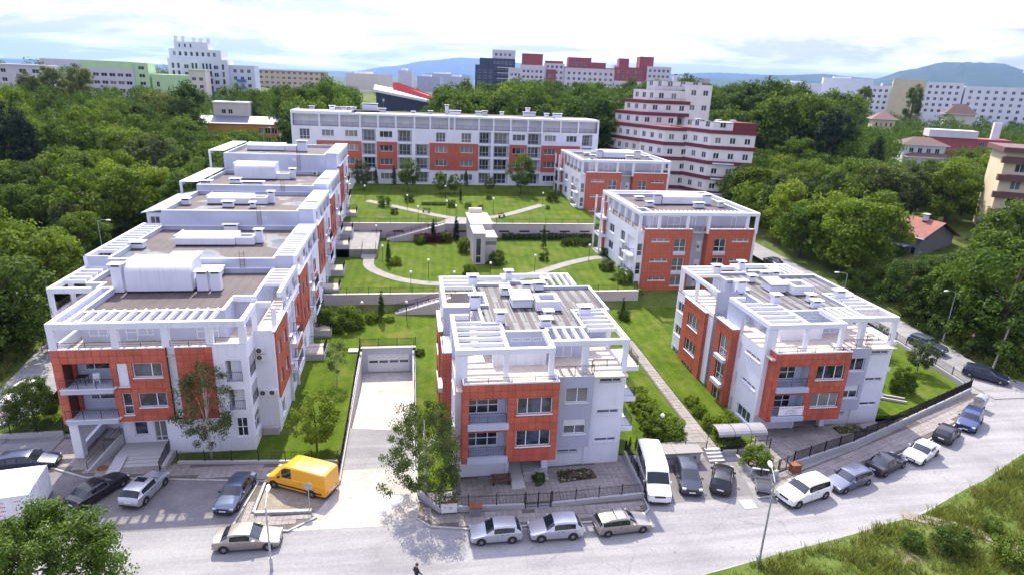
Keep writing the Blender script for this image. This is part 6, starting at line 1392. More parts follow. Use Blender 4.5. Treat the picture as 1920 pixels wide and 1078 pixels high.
hills([(18, 40), (23, 110), (27.4, 130), (31, 190), (34.1, 215), (36, 185), (37.4, 180), (39.5, 275), (41.7, 350), (43.4, 352), (45, 348), (46.3, 298), (48.7, 315), (53, 340), (60, 260), (75, 160)], 7500, 4500, HILLM, 3)
hills([(16, 60), (22, 230), (26, 280), (30, 270), (34, 300), (40, 240), (60, 220)], 11500, 4000, HILLM, 5)
hills([(-34, 40), (-12, 60), (-5, 70), (-1.5, 230), (1.5, 390), (4.3, 490), (6.5, 490), (9, 430), (14, 340), (20, 300), (28, 180), (36, 100)], 16000, 6000, HILLM, 7)
hills([(38, 10), (46, 60), (50, 95), (56, 100), (70, 60)], 4600, 2000, FIELD, 11)
# the air between: one even box of thin haze round everything
def haze():
    m = bpy.data.materials.new('haze_air'); m.use_nodes = True; nt = m.node_tree; nt.nodes.clear()
    out = nt.nodes.new('ShaderNodeOutputMaterial'); v = nt.nodes.new('ShaderNodeVolumePrincipled')
    v.inputs['Color'].default_value = (.30, .49, 1, 1); v.inputs['Density'].default_value = HAZE; v.inputs['Anisotropy'].default_value = .25
    nt.links.new(v.outputs[0], out.inputs['Volume'])
    o = MB().box(-20500, 20500, -3200, 21000, -27, 560).build('haze', m); tag(o, 'thin blue haze over the distant hills and town', 'haze', kind='stuff')
HAZE = 4.8e-5
haze()

# ------------------------------------------------------------------ vegetation
def leafmat(name, c1, c2, c3, trans=.36):
    m, nt, N, L, b = nodes(name); N.remove(b); out = N['Material Output']
    geo = N.new('ShaderNodeNewGeometry'); oi = N.new('ShaderNodeObjectInfo')
    col = ramp(N, L, geo.outputs['Random Per Island'], [(0, c1), (.55, c2), (1, c3)])
    col = mixc(N, L, .55, col, ramp(N, L, oi.outputs['Random'], [(0, (.58, .66, .64)), (.3, (.88, .92, .88)), (.65, (1.1, 1.05, .95)), (1, (1.65, 1.42, .95))]), 'MULTIPLY')
    d = N.new('ShaderNodeBsdfDiffuse'); t = N.new('ShaderNodeBsdfTranslucent'); g = N.new('ShaderNodeBsdfGlossy'); g.inputs['Roughness'].default_value = .5
    L.new(col, d.inputs[0]); L.new(mixc(N, L, 1.0, col, (1.35, 1.4, .7), 'MULTIPLY'), t.inputs[0])
    m1 = N.new('ShaderNodeMixShader'); m1.inputs[0].default_value = trans; L.new(d.outputs[0], m1.inputs[1]); L.new(t.outputs[0], m1.inputs[2])
    m2 = N.new('ShaderNodeMixShader'); m2.inputs[0].default_value = .012; L.new(m1.outputs[0], m2.inputs[1]); L.new(g.outputs[0], m2.inputs[2])
    L.new(m2.outputs[0], out.inputs[0]); return m
LEAF = {'dark': leafmat('dark_foliage', (.028, .056, .012), (.054, .096, .017), (.10, .145, .027)),
        'mid': leafmat('green_foliage', (.042, .082, .010), (.084, .140, .017), (.140, .205, .032)),
        'light': leafmat('yellow_green_foliage', (.070, .115, .010), (.125, .185, .016), (.185, .245, .035)),
        'grey': leafmat('grey_green_foliage', (.055, .080, .028), (.095, .125, .042), (.145, .18, .068)),
        'pine': leafmat('conifer_foliage', (.009, .022, .012), (.017, .036, .019), (.032, .055, .028), .10),
        'plum': leafmat('dark_red_foliage', (.05, .012, .012), (.09, .02, .018), (.14, .035, .025))}
BARK = plain('bark', (.085, .068, .055), .9, var=.3, scale=5); BIRCHB = plain('birch_bark', (.52, .50, .47), .8, var=.35, scale=6)
def rdir(r):
    while True:
        v = Vector((r.uniform(-1, 1), r.uniform(-1, 1), r.uniform(-1, 1)))
        if .01 < v.length < 1: return v.normalized()
def leaves(b, r, c, n, rad, size, out=None, squash=.8, droop=0):
    """n leaves on a loose shell round a clump centre"""
    for _ in range(n):
        d = rdir(r); q = rad*(r.random()**.45); p = c+Vector((d.x*q, d.y*q, d.z*q*squash))
        nrm = (d+rdir(r)*.75+Vector((0, 0, .35))).normalized()
        a = nrm.cross(rdir(r)); 
        if a.length < .1: continue
        a.normalize(); 
        if droop: a = (a*(1-droop)+Vector((0, 0, -1))*droop).normalized()
        e = nrm.cross(a).normalized(); s = size*r.uniform(.6, 1.3); k = len(b.v)
        b.v += [tuple(p-a*s*.5), tuple(p+e*s*.32+nrm*s*.1), tuple(p+a*s*.5), tuple(p-e*s*.32+nrm*s*.1)]; b.f.append((k, k+1, k+2, k+3))
def crown(seed, H, rx, z0, clumps, per, crad, size, shape='round', mat='mid', droop=0):
    r = random.Random(seed); b = MB(); cz, rz = (H+z0)/2, (H-z0)/2; cs = []
    for k in range(clumps):
        for _ in range(30):
            d = rdir(r); q = r.uniform(.45, 1)**.6
            z = d.z*q
            if shape == 'cone': t = (z+1)/2; w = max(.06, 1-t)**.85
            elif shape == 'flame': t = (z+1)/2; w = math.sin(math.pi*min(1, t*.85+.15))**.7
            elif shape == 'dome': t = (z+1)/2; w = (1-t*t*.75)**.5
            else: w = (1-z*z)**.5 if abs(z) < 1 else 0
            ang = r.uniform(0, 6.283); rr = rx*w*(r.uniform(.25, 1)**.5)*(1+.18*math.sin(3*ang+seed))
            p = Vector((rr*math.cos(ang), rr*math.sin(ang), cz+z*rz))
            if all((p-o).length > crad*.55 for o in cs): break
        cs.append(p); leaves(b, r, p, int(per*r.uniform(.6, 1.35)), crad*r.uniform(.65, 1.25), size, droop=droop)
    return b.mesh('crown', LEAF[mat]), cs
def trunk(seed, H, r0, limbs, m=None, lean=.02):
    r = random.Random(seed); b = MB(); top = Vector((r.uniform(-1, 1)*lean*H, r.uniform(-1, 1)*lean*H, H))
    b.tube([(0, 0, -.3), top*.25, top*.55, top*.8, top], [r0*1.25, r0, r0*.75, r0*.45, r0*.15], 7)
    for c in limbs:
        s = top*r.uniform(.3, .65); e = Vector(c); mid = (s+e)/2+Vector((0, 0, .08*H)); b.tube([s, mid, e], [r0*.42, r0*.25, r0*.06], 5)
    return b.mesh('trunk', m or BARK, True)
TREE = {}
def proto(key, seed, H, rx, z0, clumps, per, crad, size, shape='round', mat='mid', r0=None, m=None, droop=0):
    cm, cs = crown(seed, H, rx, z0, clumps, per, crad, size, shape, mat, droop); rr = random.Random(seed)
    TREE[key] = (cm, trunk(seed, H*.86, r0 or H*.022, rr.sample(cs, min(9, len(cs))), m), mat, H)
for i in range(4): proto('round%d' % i, 10+i, 10, 4.2+.3*(i % 2), 2.0-.4*(i % 3), 62, 130, 1.15, .42, 'round' if i % 2 else 'dome', 'mid')
for i in range(2): proto('irregular%d' % i, 20+i, 11, 3.7+.5*i, 1.2, 30, 260, 1.55, .42, 'round', 'mid')
for i in range(2): proto('broad%d' % i, 24+i, 8.5, 5.0, 1.0, 66, 120, 1.05, .36, 'dome', 'mid')
for i in range(2): proto('tall%d' % i, 30+i, 16, 3.3+.5*i, 2.5, 70, 120, 1.15, .42, 'flame', 'grey')
for i in range(2): proto('bush%d' % i, 40+i, 4, 2.4, .1, 40, 120, .7, .26, 'dome', 'mid')
proto('conifer0', 50, 12, 3.0, 1.0, 70, 110, .9, .30, 'cone', 'pine'); proto('conifer1', 51, 12, 3.8, 1.2, 70, 110, 1.0, .32, 'flame', 'pine')
proto('near', 60, 9, 4.2, 1.0, 150, 190, .85, .24, 'dome', 'mid'); proto('birch', 61, 9.5, 2.3, 1.6, 105, 80, .60, .165, 'flame', 'grey', .10, BIRCHB, .35); proto('weep', 62, 8.6, 3.1, .9, 165, 115, .60, .165, 'dome', 'mid', .13, BIRCHB, .6)
proto('young', 63, 6, 2.0, 1.1, 75, 90, .52, .20, 'round', 'light', .07); proto('sapling', 64, 5, 1.1, 1.4, 40, 60, .38, .13, 'flame', 'grey', .05, BIRCHB, .3)
proto('ball', 65, 1.6, .95, .0, 50, 110, .30, .11, 'dome', 'light', .04); proto('hedge', 66, 2.4, 1.35, .0, 70, 120, .38, .14, 'dome', 'light', .05)
proto('cypress', 67, 4.2, .52, .1, 60, 90, .26, .10, 'cone', 'dark', .05); proto('shrub', 68, 1.5, 1.0, .0, 34, 80, .34, .13, 'dome', 'mid', .04)
TN = [0]
def tree(key, x, y, z, s=1.0, mat=None, label=None, cat='tree', name=None, group=None, sz=None, rz=None):
    cm, tm, dm, H = TREE[key]; TN[0] += 1; r = random.Random(TN[0]*7+3)
    o = thing(name or 'broadleaf_tree', label, cat, (x, y, z), rz if rz is not None else r.uniform(0, 6.28), group)
    o.scale = (s, s, s*(sz or r.uniform(.92, 1.1)))
    c = inst('crown', cm, o); inst('trunk' if cat == 'tree' else 'stem', tm, o)
    if mat and mat != dm: c.material_slots[0].link = 'OBJECT'; c.material_slots[0].material = LEAF[mat]
    return o
# --- woods
CAMM = S.camera.matrix_world.copy(); CAMI = CAMM.inverted(); FPX = 1177/1920
def screen(x, y, z):
    p = CAMI @ Vector((x, y, z)); d = -p.z
    return (.5+FPX*p.x/d, .5-FPX*p.y/d*1920/1078, d) if d > 1 else (9, 9, d)
NOGO = [(-36, -5, 40, 132), (-13, 66, 40, 150), (-30, 48, 146, 170), (46, 78, 132, 172), (60, 70.4, 40, 140), (60, 72, 40, 66)]
WOODS = []
VIEWS = []      # sight lines kept open: (u0, u1, v1, distance): nearer trees stay lower than v1

def wood(region, spacing, keys, mats, smin, smax, label, group, seed, name='broadleaf_tree', nogo=NOGO, limit=999, clear=(), test=None):
    """scatter of trees (heights in metres) over a region of the slope"""
    r = random.Random(seed); xs = [p[0] for p in region]; ys = [p[1] for p in region]; pts = []
    for _ in range(9000):
        x, y = r.uniform(min(xs), max(xs)), r.uniform(min(ys), max(ys))
        if not inpoly(x, y, region) or any(a < x < b and c < y < d for a, b, c, d in nogo) or any((x-a)**2+(y-b)**2 < q*q for a, b, q in clear): continue
        if test and not test(x, y): continue
        sp = spacing*(1 if y < 150 else 1.15)
        if any((x-a)**2+(y-b)**2 < sp*sp for a, b in pts): continue
        z = hnat(x, y); H = r.uniform(smin, smax); u, v, d = screen(x, y, z+H*.7)
        if not (-.04 < u < 1.04 and -.1 < v < 1.08): continue
        ok = True
        for u0, u1, v1, dist in VIEWS:
            if d < dist-3:
                wu = H*.42*FPX/d
                if u+wu > u0 and u-wu < u1:
                    while H > 2.4 and screen(x, y, z+H)[1] < v1: H *= .92
                    if H <= 2.6: ok = False; break
        if not ok: continue
        pts.append((x, y)); k = r.choice(keys); m = r.choices([q[0] for q in mats], [q[1] for q in mats])[0]
        lb = {'dark': 'dark green ', 'mid': 'fresh green ', 'light': 'yellow-green ', 'grey': 'grey-green '}[m]+label
        if name != 'bush': lb = ('tall ' if H > (smin+smax)/2 else 'low ')+lb.replace('tall ', '')
        WOODS.append((H/d, k, x, y, z-.3, H/TREE[k][3], m, lb, name, group))
        if len(pts) >= limit: break
def grow_woods(cap=285):
    """the trees that show largest become things, the far rest one mass of foliage"""
    cnt = {}; WOODS.sort(key=lambda t: -t[0]); far = MB(); farb = MB(); r = random.Random(77)
    for sz, k, x, y, z, s, m, label, name, group in WOODS:
        cnt[name] = cnt.get(name, 0)+1
        if cnt[name] <= cap: tree(k, x, y, z, s, m, label, 'tree' if name != 'bush' else 'bush', name, group); continue
        H = s*TREE[k][3]; rx = H*.42; b = far if m in ('dark', 'grey') else farb; cz, rz = z+H*.58, H*.42
        for _ in range(46):
            d = rdir(r); q = r.uniform(.55, 1.0); c = Vector((x+d.x*rx*q*1.05, y+d.y*rx*q*1.05, cz+d.z*rz*q))
            leaves(b, r, c, 24, H*.12, H*.05)
    for b, m in ((far, 'dark'), (farb, 'mid')):
        if b.v: tag(b.build('distant_wood', LEAF[m]), 'mass of '+('dark' if m == 'dark' else 'fresh')+' green tree crowns in the far belts of wood', 'wood', kind='stuff')

# ------------------------------------------------------------------ planting
CLEAR = [(95, 103, 10), (178, 207, 11), (201, 209, 17), (110, 96, 13), (215, 272, 9), (-52, 216, 15), (66, 64, 6)]
for a, b, v, dd in ((1650, 1805, 470, 118), (1695, 1770, 298, 225), (1745, 1875, 272, 232), (1815, 1925, 372, 118), (1625, 1690, 233, 290), (1640, 1920, 180, 330), (1350, 1640, 156, 400), (890, 1260, 152, 380), (708, 800, 188, 310), (392, 510, 240, 205), (318, 485, 165, 300), (165, 318, 158, 270), (0, 165, 150, 240), (480, 560, 160, 420), (560, 900, 160, 400), (0, 95, 655, 66)):
    VIEWS.append((a/1920, b/1920, v/1078, dd))
DK = [('dark', 5), ('mid', 4), ('light', 1)]
def lroad(x, y): return all((x-p.x)**2+(y-p.y)**2 > 34 for p in road_l)
wood([(-37, 110), (-43.5, 84), (-42, 60), (-46, 60), (-95, 60), (-190, 190), (-130, 225), (-45, 205), (-37, 140)], 5.6, ['round0', 'round1', 'round2', 'round3', 'irregular0', 'irregular1', 'broad0', 'broad1'], [('dark', 3), ('mid', 5), ('light', 4), ('grey', 2)], 7, 12.5, 'broadleaf tree in the dense wood left of the stepped block', 'wood left of the stepped block', 1, clear=CLEAR, test=lroad)
wood([(-38, 74), (-50, 62), (-80, 62), (-90, 120), (-36, 130)], 3.4, ['bush0', 'bush1'], [('mid', 3), ('light', 2), ('dark', 2), ('grey', 1)], 2.5, 4.8, 'undergrowth bush at the edge of the wood left of the stepped block', 'bushes left of the stepped block', 2, name='bush', limit=90, clear=CLEAR, test=lroad)
wood([(-60, 200), (-40, 172), (82, 172), (95, 200), (120, 290), (-60, 300)], 7.4, ['round0', 'round1', 'round2', 'round3', 'irregular0', 'irregular1', 'broad0', 'broad1'], [('dark', 5), ('mid', 4)], 16, 22, 'tall broadleaf tree in the belt of wood behind the long block', 'wood behind the long block', 3, clear=CLEAR, limit=150, test=lambda x, y: not (-24 < x < 12 and y < 300))
wood([(-24, 176), (12, 176), (12, 250), (-24, 250)], 8, ['round0', 'round2'], [('dark', 3), ('mid', 3), ('light', 1)], 9, 12, 'broadleaf tree before the sports hall behind the long block', 'trees before the sports hall', 4, clear=CLEAR)
wood([(70.6, 74), (72.5, 64), (78, 60), (120, 60), (135, 90), (150, 170), (80, 172), (70.6, 120)], 6.0, ['round0', 'round1', 'round2', 'round3', 'irregular0', 'irregular1', 'broad0', 'broad1'], [('dark', 4), ('mid', 5), ('light', 2), ('grey', 1)], 8, 13.5, 'broadleaf tree in the wood on the right-hand slope', 'wood on the right-hand slope', 5, clear=CLEAR)
wood([(80, 172), (150, 170), (172, 200), (180, 290), (95, 290)], 7.6, ['round0', 'round1', 'round2', 'round3', 'irregular0', 'irregular1', 'broad0', 'broad1'], [('dark', 5), ('mid', 4)], 16, 22, 'tall broadleaf tree in the upper wood on the right', 'upper wood on the right', 15, clear=CLEAR)
wood([(66, 140), (80, 120), (84, 172), (78, 172)], 5.5, ['round0', 'round1'], DK, 9, 12, 'broadleaf tree beside the maroon-banded block', 'trees beside the banded block', 6, nogo=[(50, 79, 132, 172)])
wood([(135, 90), (180, 90), (240, 180), (330, 300), (165, 320), (150, 170)], 8, ['round0', 'round1', 'round2', 'round3', 'irregular0', 'irregular1', 'broad0', 'broad1'], [('dark', 4), ('mid', 5), ('light', 1)], 9, 13, 'broadleaf tree among the houses on the right-hand slope', 'trees among the right-hand houses', 7, clear=CLEAR)
wood([(71.5, 60), (100, 60), (120, 75), (95, 90), (71.5, 90)], 3.2, ['bush0', 'bush1'], [('mid', 3), ('light', 2), ('dark', 3)], 2, 4.2, 'undergrowth bush along the side road on the right', 'bushes along the right-hand side road', 8, name='bush', limit=70, clear=CLEAR)
wood([(-190, 190), (-130, 225), (-60, 205), (-60, 300), (-180, 290)], 9, ['round0', 'round1', 'round2', 'round3', 'irregular0', 'irregular1', 'broad0', 'broad1'], [('dark', 4), ('mid', 4), ('grey', 2)], 11, 17, 'broadleaf tree before the slab blocks on the left skyline', 'trees before the left slab blocks', 9, clear=CLEAR+[(-85, 320, 26), (-145, 252, 14)])
wood([(-140, 330), (-40, 305), (30, 330), (160, 310), (260, 290), (330, 300), (330, 420), (160, 375), (30, 385), (-60, 420)], 13, ['round0', 'round1', 'round2'], [('dark', 4), ('mid', 4)], 10, 14, 'distant broadleaf tree between the skyline buildings', 'distant trees between skyline buildings', 10, limit=110, clear=[(-85, 322, 26), (5, 330, 24)])
grow_woods()
# single trees that stand out
def T(key, x, y, z, s, label, mat=None, name='broadleaf_tree', **k): return tree(key, x, y, z, s, mat, label, 'tree', name, **k)
T('tall0', -108, 221, 14.5, 1.12, 'tall grey-green poplar, left of the two on the left skyline', 'grey', 'poplar_tree'); T('tall1', -105.5, 232, 14.5, 1.15, 'tall grey-green poplar, right of the two on the left skyline', 'grey', 'poplar_tree'); T('tall1', -111, 214, 13, .92, 'shorter poplar beside the left skyline pair', 'grey', 'poplar_tree')
T('conifer1', -78, 139, 9, 1.2, 'dark conifer at the left edge of the wood', 'pine', 'conifer_tree'); T('conifer0', -72, 134, 8, 1.15, 'dark conifer right of the leftmost one in the wood', 'pine', 'conifer_tree')
T('conifer1', 108, 152, 13, 1.3, 'big dark conifer standing before the right-hand wood', 'pine', 'conifer_tree'); T('conifer0', 112, 140, 9, 1.25, 'dark conifer left of the white villa', 'pine', 'conifer_tree'); T('conifer1', 99, 91, 3.5, .85, 'dark pine in front of the cream five-storey house', 'pine', 'conifer_tree'); T('conifer0', 104.5, 90.5, 4, .85, 'dark pine at the right edge below the cream house', 'pine', 'conifer_tree')
T('tall0', 240, 318, 18, 1.2, 'slim poplar before the yellow-ended town block', 'grey', 'poplar_tree'); T('tall1', 255, 300, 18, 1.15, 'dark poplar right of the pale one before the town blocks', 'dark', 'poplar_tree')
T('round1', 74.2, 92.5, 2.3, 1.42, 'big round yellow-green tree left of the tiled house', 'light'); T('round3', 75, 101, 3.0, 1.3, 'large bright green tree beyond the right-hand house with two orange fields', 'light'); T('round0', 113, 118, 7, 1.1, 'round yellow-green tree behind the tiled house', 'light')
T('near', -21.6, 34.2, 0, .84, 'big leafy tree in the lower left corner of the street', 'mid', rz=1.0, sz=.92); T('birch', -17.2, 49.9, .1, .98, 'white-stemmed birch before the orange end of the stepped block', 'grey', 'birch_tree', sz=1.0); T('young', -8.5, 50.2, .15, 1.02, 'bright yellow-green young tree on the lawn behind the yellow van', 'light', 'young_tree', sz=.95)
T('sapling', -8.1, 62.9, .4, 1.0, 'slim birch sapling on the lawn left of the ramp', 'grey', 'birch_sapling', sz=1.05); T('weep', .9, 43.1, .1, .98, 'weeping birch at the left corner of the front house', 'grey', 'weeping_birch', sz=.95); T('near', -34.4, 56.8, .2, .50, 'dark round tree in the fenced garden at the far left', 'dark', sz=1.0)
T('young', 60.2, 60.5, .3, .75, 'pale blossoming young tree by the fence corner on the right', 'grey', 'young_tree'); T('young', 58.8, 65.8, .3, .62, 'small dark tree by the side-road fence on the right', 'dark', 'young_tree'); T('hedge', 54.6, 56.2, .3, 1.0, 'round bushy tree on the lawn by the curved dark fence', 'mid', 'round_tree', sz=1.2); T('cypress', 55.5, 68.5, .4, .85, 'dark cypress on the lawn right of the right-hand house', 'dark', 'cypress'); T('young', 74.5, 62.5, .5, .8, 'bright young tree on the verge by the leaning pole', 'light', 'young_tree')
for x, y, s, m, lb in ((-.7, 141.7, 1.15, 'mid', 'first young tree from the left on the upper lawn'), (6.3, 139, .75, 'mid', 'second young tree from the left on the upper lawn'), (9.5, 139.4, .75, 'mid', 'third young tree from the left on the upper lawn'), (17.5, 141.5, .6, 'grey', 'thin young tree, fourth from the left on the upper lawn'), (24.6, 140.4, 1.5, 'mid', 'largest young tree on the upper lawn, at its right end'), (-10.5, 143, 1.0, 'grey', 'wispy young tree near the far end of the stepped block')): T('young', x, y, up_lawn(x, y), s, lb, m, 'young_tree')
def Sh(key, x, y, z, s, label, mat=None, name='shrub', group=None, sz=None): return tree(key, x, y, z, s, mat, label, 'shrub', name, group, sz)
Sh('hedge', -11.6, 77.8, .6, 1.25, 'large bright hedge shrub below the pink wall, left one', 'light'); Sh('hedge', -8.2, 77.6, .6, 1.3, 'large bright hedge shrub below the pink wall, right one', 'light'); Sh('hedge', -9.9, 77.4, .6, 1.05, 'bright hedge shrub between two larger ones below the pink wall', 'light')
T('cypress', -4.1, 79.8, .6, 1.0, 'slim cypress between two clipped balls below the pink wall', 'dark', 'cypress'); Sh('ball', -5.4, 79.8, .6, .95, 'clipped ball left of the slim cypress', 'light'); Sh('ball', -3.0, 79.8, .6, .65, 'small clipped ball right of the slim cypress', 'light'); Sh('ball', .8, 69.2, .5, .6, 'dark ball shrub at the corner of the garage railing', 'dark')
T('cypress', 29.2, 79.3, .7, .75, 'thin cypress on the lawn between the front houses', 'grey', 'cypress'); Sh('shrub', 29.2, 78.8, .6, 1.0, 'low dark shrub at the foot of the thin cypress', 'dark')
for i, (x, y, s) in enumerate(((23.4, 56.2, .9), (23.3, 54.2, .95), (23.2, 52.2, .95), (23.4, 50.2, 1.05), (23.9, 48.7, 1.15), (24.2, 50.6, .9))): Sh('hedge', x, y, .15, s, 'bright green hedge shrub along the paved path beside the front house', 'light', group='hedge along the paved path', sz=.85)
for i, (x, y, s, l) in enumerate(((29.0, 55.4, .8, 'ball shrub by the paved path, farthest of the row'), (29.0, 53.3, .8, 'ball shrub by the paved path, second from the far end'), (28.9, 51.0, .85, 'ball shrub by the paved path, second from the near end'), (29.9, 49.6, 1.35, 'large ball shrub beside the arched shelter'), (30.0, 43.9, 1.35, 'bright shrub in the fenced bed by the wheeled bin'))): Sh('ball', x, y, .15, s, l, 'light')
for i in range(7): Sh('cypress', 19.6+i*.62, 47.9, .15, .32, 'little conifer in the row behind the minibus', 'dark', 'conifer_shrub', 'row of little conifers')
for i, (x, y, s) in enumerate(((30.2, 85.9, 1.0), (32.0, 86.4, 1.0), (34.5, 86.2, .8), (37, 86.0, .8), (39.4, 86.0, .75))): Sh('shrub', x, y, .6, s*1.2, 'dark low hedge bush at the foot of the orange field', 'dark', group='bushes at the foot of the orange field')
Sh('hedge', 32.3, 88.8, 1.0, 1.5, 'big green shrub at the left corner of the house with two orange fields', 'mid'); Sh('hedge', 31.3, 94.5, 2.6, 1.0, 'grey-green shrub beside the left wall of the house with two orange fields', 'grey')
for x, y, k, s, m, l in ((-3.7, 97.8, 'cypress', .95, 'dark', 'dark column shrub left of the round golden bush'), (-2.6, 97.6, 'ball', .95, 'light', 'round golden bush beside the dark column shrub'), (23.2, 106.4, 'cypress', .95, 'dark', 'dark column shrub right of the lift tower'), (21.9, 99.5, 'shrub', .9, 'dark', 'dark low shrub right of the lift tower'), (1.4, 109.5, 'ball', 1.0, 'mid', 'clipped ball left of the red planting'), (5.9, 110.6, 'ball', 1.1, 'light', 'clipped ball right of the red planting'), (3.8, 110.6, 'cypress', .95, 'pine', 'blue conifer left before the pink stair wall'), (8.0, 112.0, 'cypress', 1.1, 'pine', 'blue conifer right before the pink stair wall'), (8.9, 104.5, 'hedge', .95, 'light', 'bright bush left of the lift tower'), (13.8, 97.6, 'shrub', 1.5, 'dark', 'dark bush at the right foot of the lift tower'), (8.6, 90.6, 'hedge', .85, 'light', 'bright bush by the curved path behind the front house'), (-11.2, 104, 'shrub', 1.0, 'dark', 'dark bush beside the garden terraces'), (33, 101.5, 'shrub', .9, 'mid', 'bush where the curved path meets the right-hand house')):
    Sh(k, x, y, mid_lawn(x, y), s, l, m) if k != 'cypress' else T(k, x, y, mid_lawn(x, y), s, l, m, 'column_conifer')
for i in range(14): Sh('shrub', 17+i*1.25, 112.2, 3.9, .75, 'hedge bush along the foot of the pink wall with vent slots', 'dark', group='hedge along the slotted wall')
for x, y in ((1.2, 110.3), (2.5, 110.5), (3.6, 110.0), (4.9, 110.4), (6.4, 110.6)): Sh('shrub', x, y, 4.0, .9, 'dark red shrub before the pink stair wall', 'plum', group='red shrubs before the stair wall')
for i in range(7): Sh('shrub', 27.4+i*.9, 108+(i % 2)*.9, 3.8, .8, 'dark bush in the clump on the right of the middle lawn', 'dark', group='clump on the middle lawn')
for x, y, k, s, m, l in ((-5.4, 126.6, 'shrub', 1.5, 'mid', 'bush by the left branch of the upper path'), (-.5, 131, 'shrub', 1.1, 'dark', 'dark bush on the upper lawn, left'), (8.0, 126.5, 'shrub', 1.0, 'dark', 'dark bush left of the upper lawn conifer'), (10.2, 131.6, 'cypress', .8, 'dark', 'small column conifer in the middle of the upper lawn'), (11.3, 125.5, 'shrub', .8, 'mid', 'low bush right of the upper lawn conifer'), (13.8, 124.7, 'shrub', .6, 'grey', 'small bush near the right lamp of the upper path'), (27.8, 125.4, 'shrub', .5, 'dark', 'tiny ball bush at the right end of the upper lawn'), (30.5, 133, 'shrub', 1.6, 'dark', 'wide dark bush beside the farther house with orange fields'), (-3.2, 120.2, 'shrub', .8, 'dark', 'dark low bush on the lower left of the upper lawn'), (16.5, 134, 'shrub', .7, 'grey', 'grey bush in the middle right of the upper lawn')):
    Sh(k, x, y, up_lawn(x, y), s, l, m) if k != 'cypress' else T(k, x, y, up_lawn(x, y), s, l, m, 'column_conifer')
for i in range(5): Sh('shrub', 2.6+i*1.0, 128.2, up_lawn(0, 128)-.1, .62, 'clipped dark hedge bush in the row on the upper lawn', 'dark', group='clipped row on the upper lawn', sz=.8)
for i, (x, s) in enumerate(((-12.2, .75), (-8, .75), (-3.9, 1.0), (6.8, .7), (12.8, .8), (34.5, .95))): T('cypress', x, 148.6, 7.75, s*1.2, 'dark cypress against the foot of the long block', 'dark', 'cypress', group='cypresses along the long block')
for x, y, s, l, m in ((10.3, 43.9, .55, 'clipped dark ball in the flower bed before the front house', 'dark'), (46.5, 30.8, 1.6, 'large bush on the verge in the lower right corner', 'mid'), (44.6, 28.6, 1.9, 'bright bush at the bottom right corner of the picture', 'light'), (49.5, 30.6, 1.7, 'bush on the verge at the right bottom edge', 'mid'), (39.0, 32.3, 1.3, 'small dark bush on the verge near the dirt track', 'dark'), (36.4, 33.2, .9, 'low bush on the verge by the kerb stub', 'mid'), (42.5, 31.0, 1.3, 'leafy bush left of the bottom right corner', 'mid'), (44.0, 34.0, .8, 'low bush on the verge right of the dirt track', 'mid')): Sh('shrub' if y < 40 else 'ball', x, y, .15, s, l, m)
# --- rough grass on the verges: blades, too many to count
BLADE = leafmat('grass_blade', (.085, .115, .024), (.155, .185, .042), (.26, .26, .10), .35)
def blades(poly, n, h0, h1, seed, zf, clump=.5):
    r = random.Random(seed); b = MB(); xs = [p[0] for p in poly]; ys = [p[1] for p in poly]; k = 0
    while k < n:
        x, y = r.uniform(min(xs), max(xs)), r.uniform(min(ys), max(ys))
        if not inpoly(x, y, poly): continue
        f = .5+.5*math.sin(x*.9+1.7*math.sin(y*.6))*math.sin(y*1.1+seed)
        if r.random() > .25+.75*f: continue
        hh = r.uniform(h0, h1)*(.5+f*.8); q = 7
        for _ in range(q):
            a = r.uniform(0, 6.28); px, py = x+r.uniform(-.2, .2), y+r.uniform(-.2, .2); lx, ly = math.cos(a)*hh*.45, math.sin(a)*hh*.45; wx, wy = -math.sin(a)*.035, math.cos(a)*.035; z = zf(px, py)-.03
            i = len(b.v); b.v += [(px-wx, py-wy, z), (px+wx, py+wy, z), (px+lx*.6, py+ly*.6, z+hh*.75), (px+lx, py+ly, z+hh)]; b.f.append((i, i+1, i+3, i+2))
        k += 1
    return b.build('rough_grass', BLADE)
vp = [(19.5, 31.6), (25.1, 33.1), (33, 34.6), (39.9, 36.2), (49.3, 39.7), (58, 43.6), (66, 47), (60, 30), (40, 25), (22, 28)]
tag(blades(vp, 5200, .25, .75, 1, verge_z), 'tall rough grass on the verge across the street', 'grass', kind='stuff')
rp = [(71.3, 59), (74, 57.2), (80, 58), (95, 61), (95, 75), (71.3, 80)]
tag(blades(rp, 3000, .35, .9, 2, lambda x, y: max(.1, hnat(x, y)+.15)), 'tall rough grass on the bank of the side road', 'grass', kind='stuff')
lp = [(-46, 58), (-41.6, 57), (-41.6, 66), (-42.8, 78), (-44, 92), (-56, 92), (-54, 66)]
tag(blades(lp, 2500, .4, 1.0, 3, lambda x, y: max(0, hnat(x, y))), 'tall rough grass beside the road on the far left', 'grass', kind='stuff')

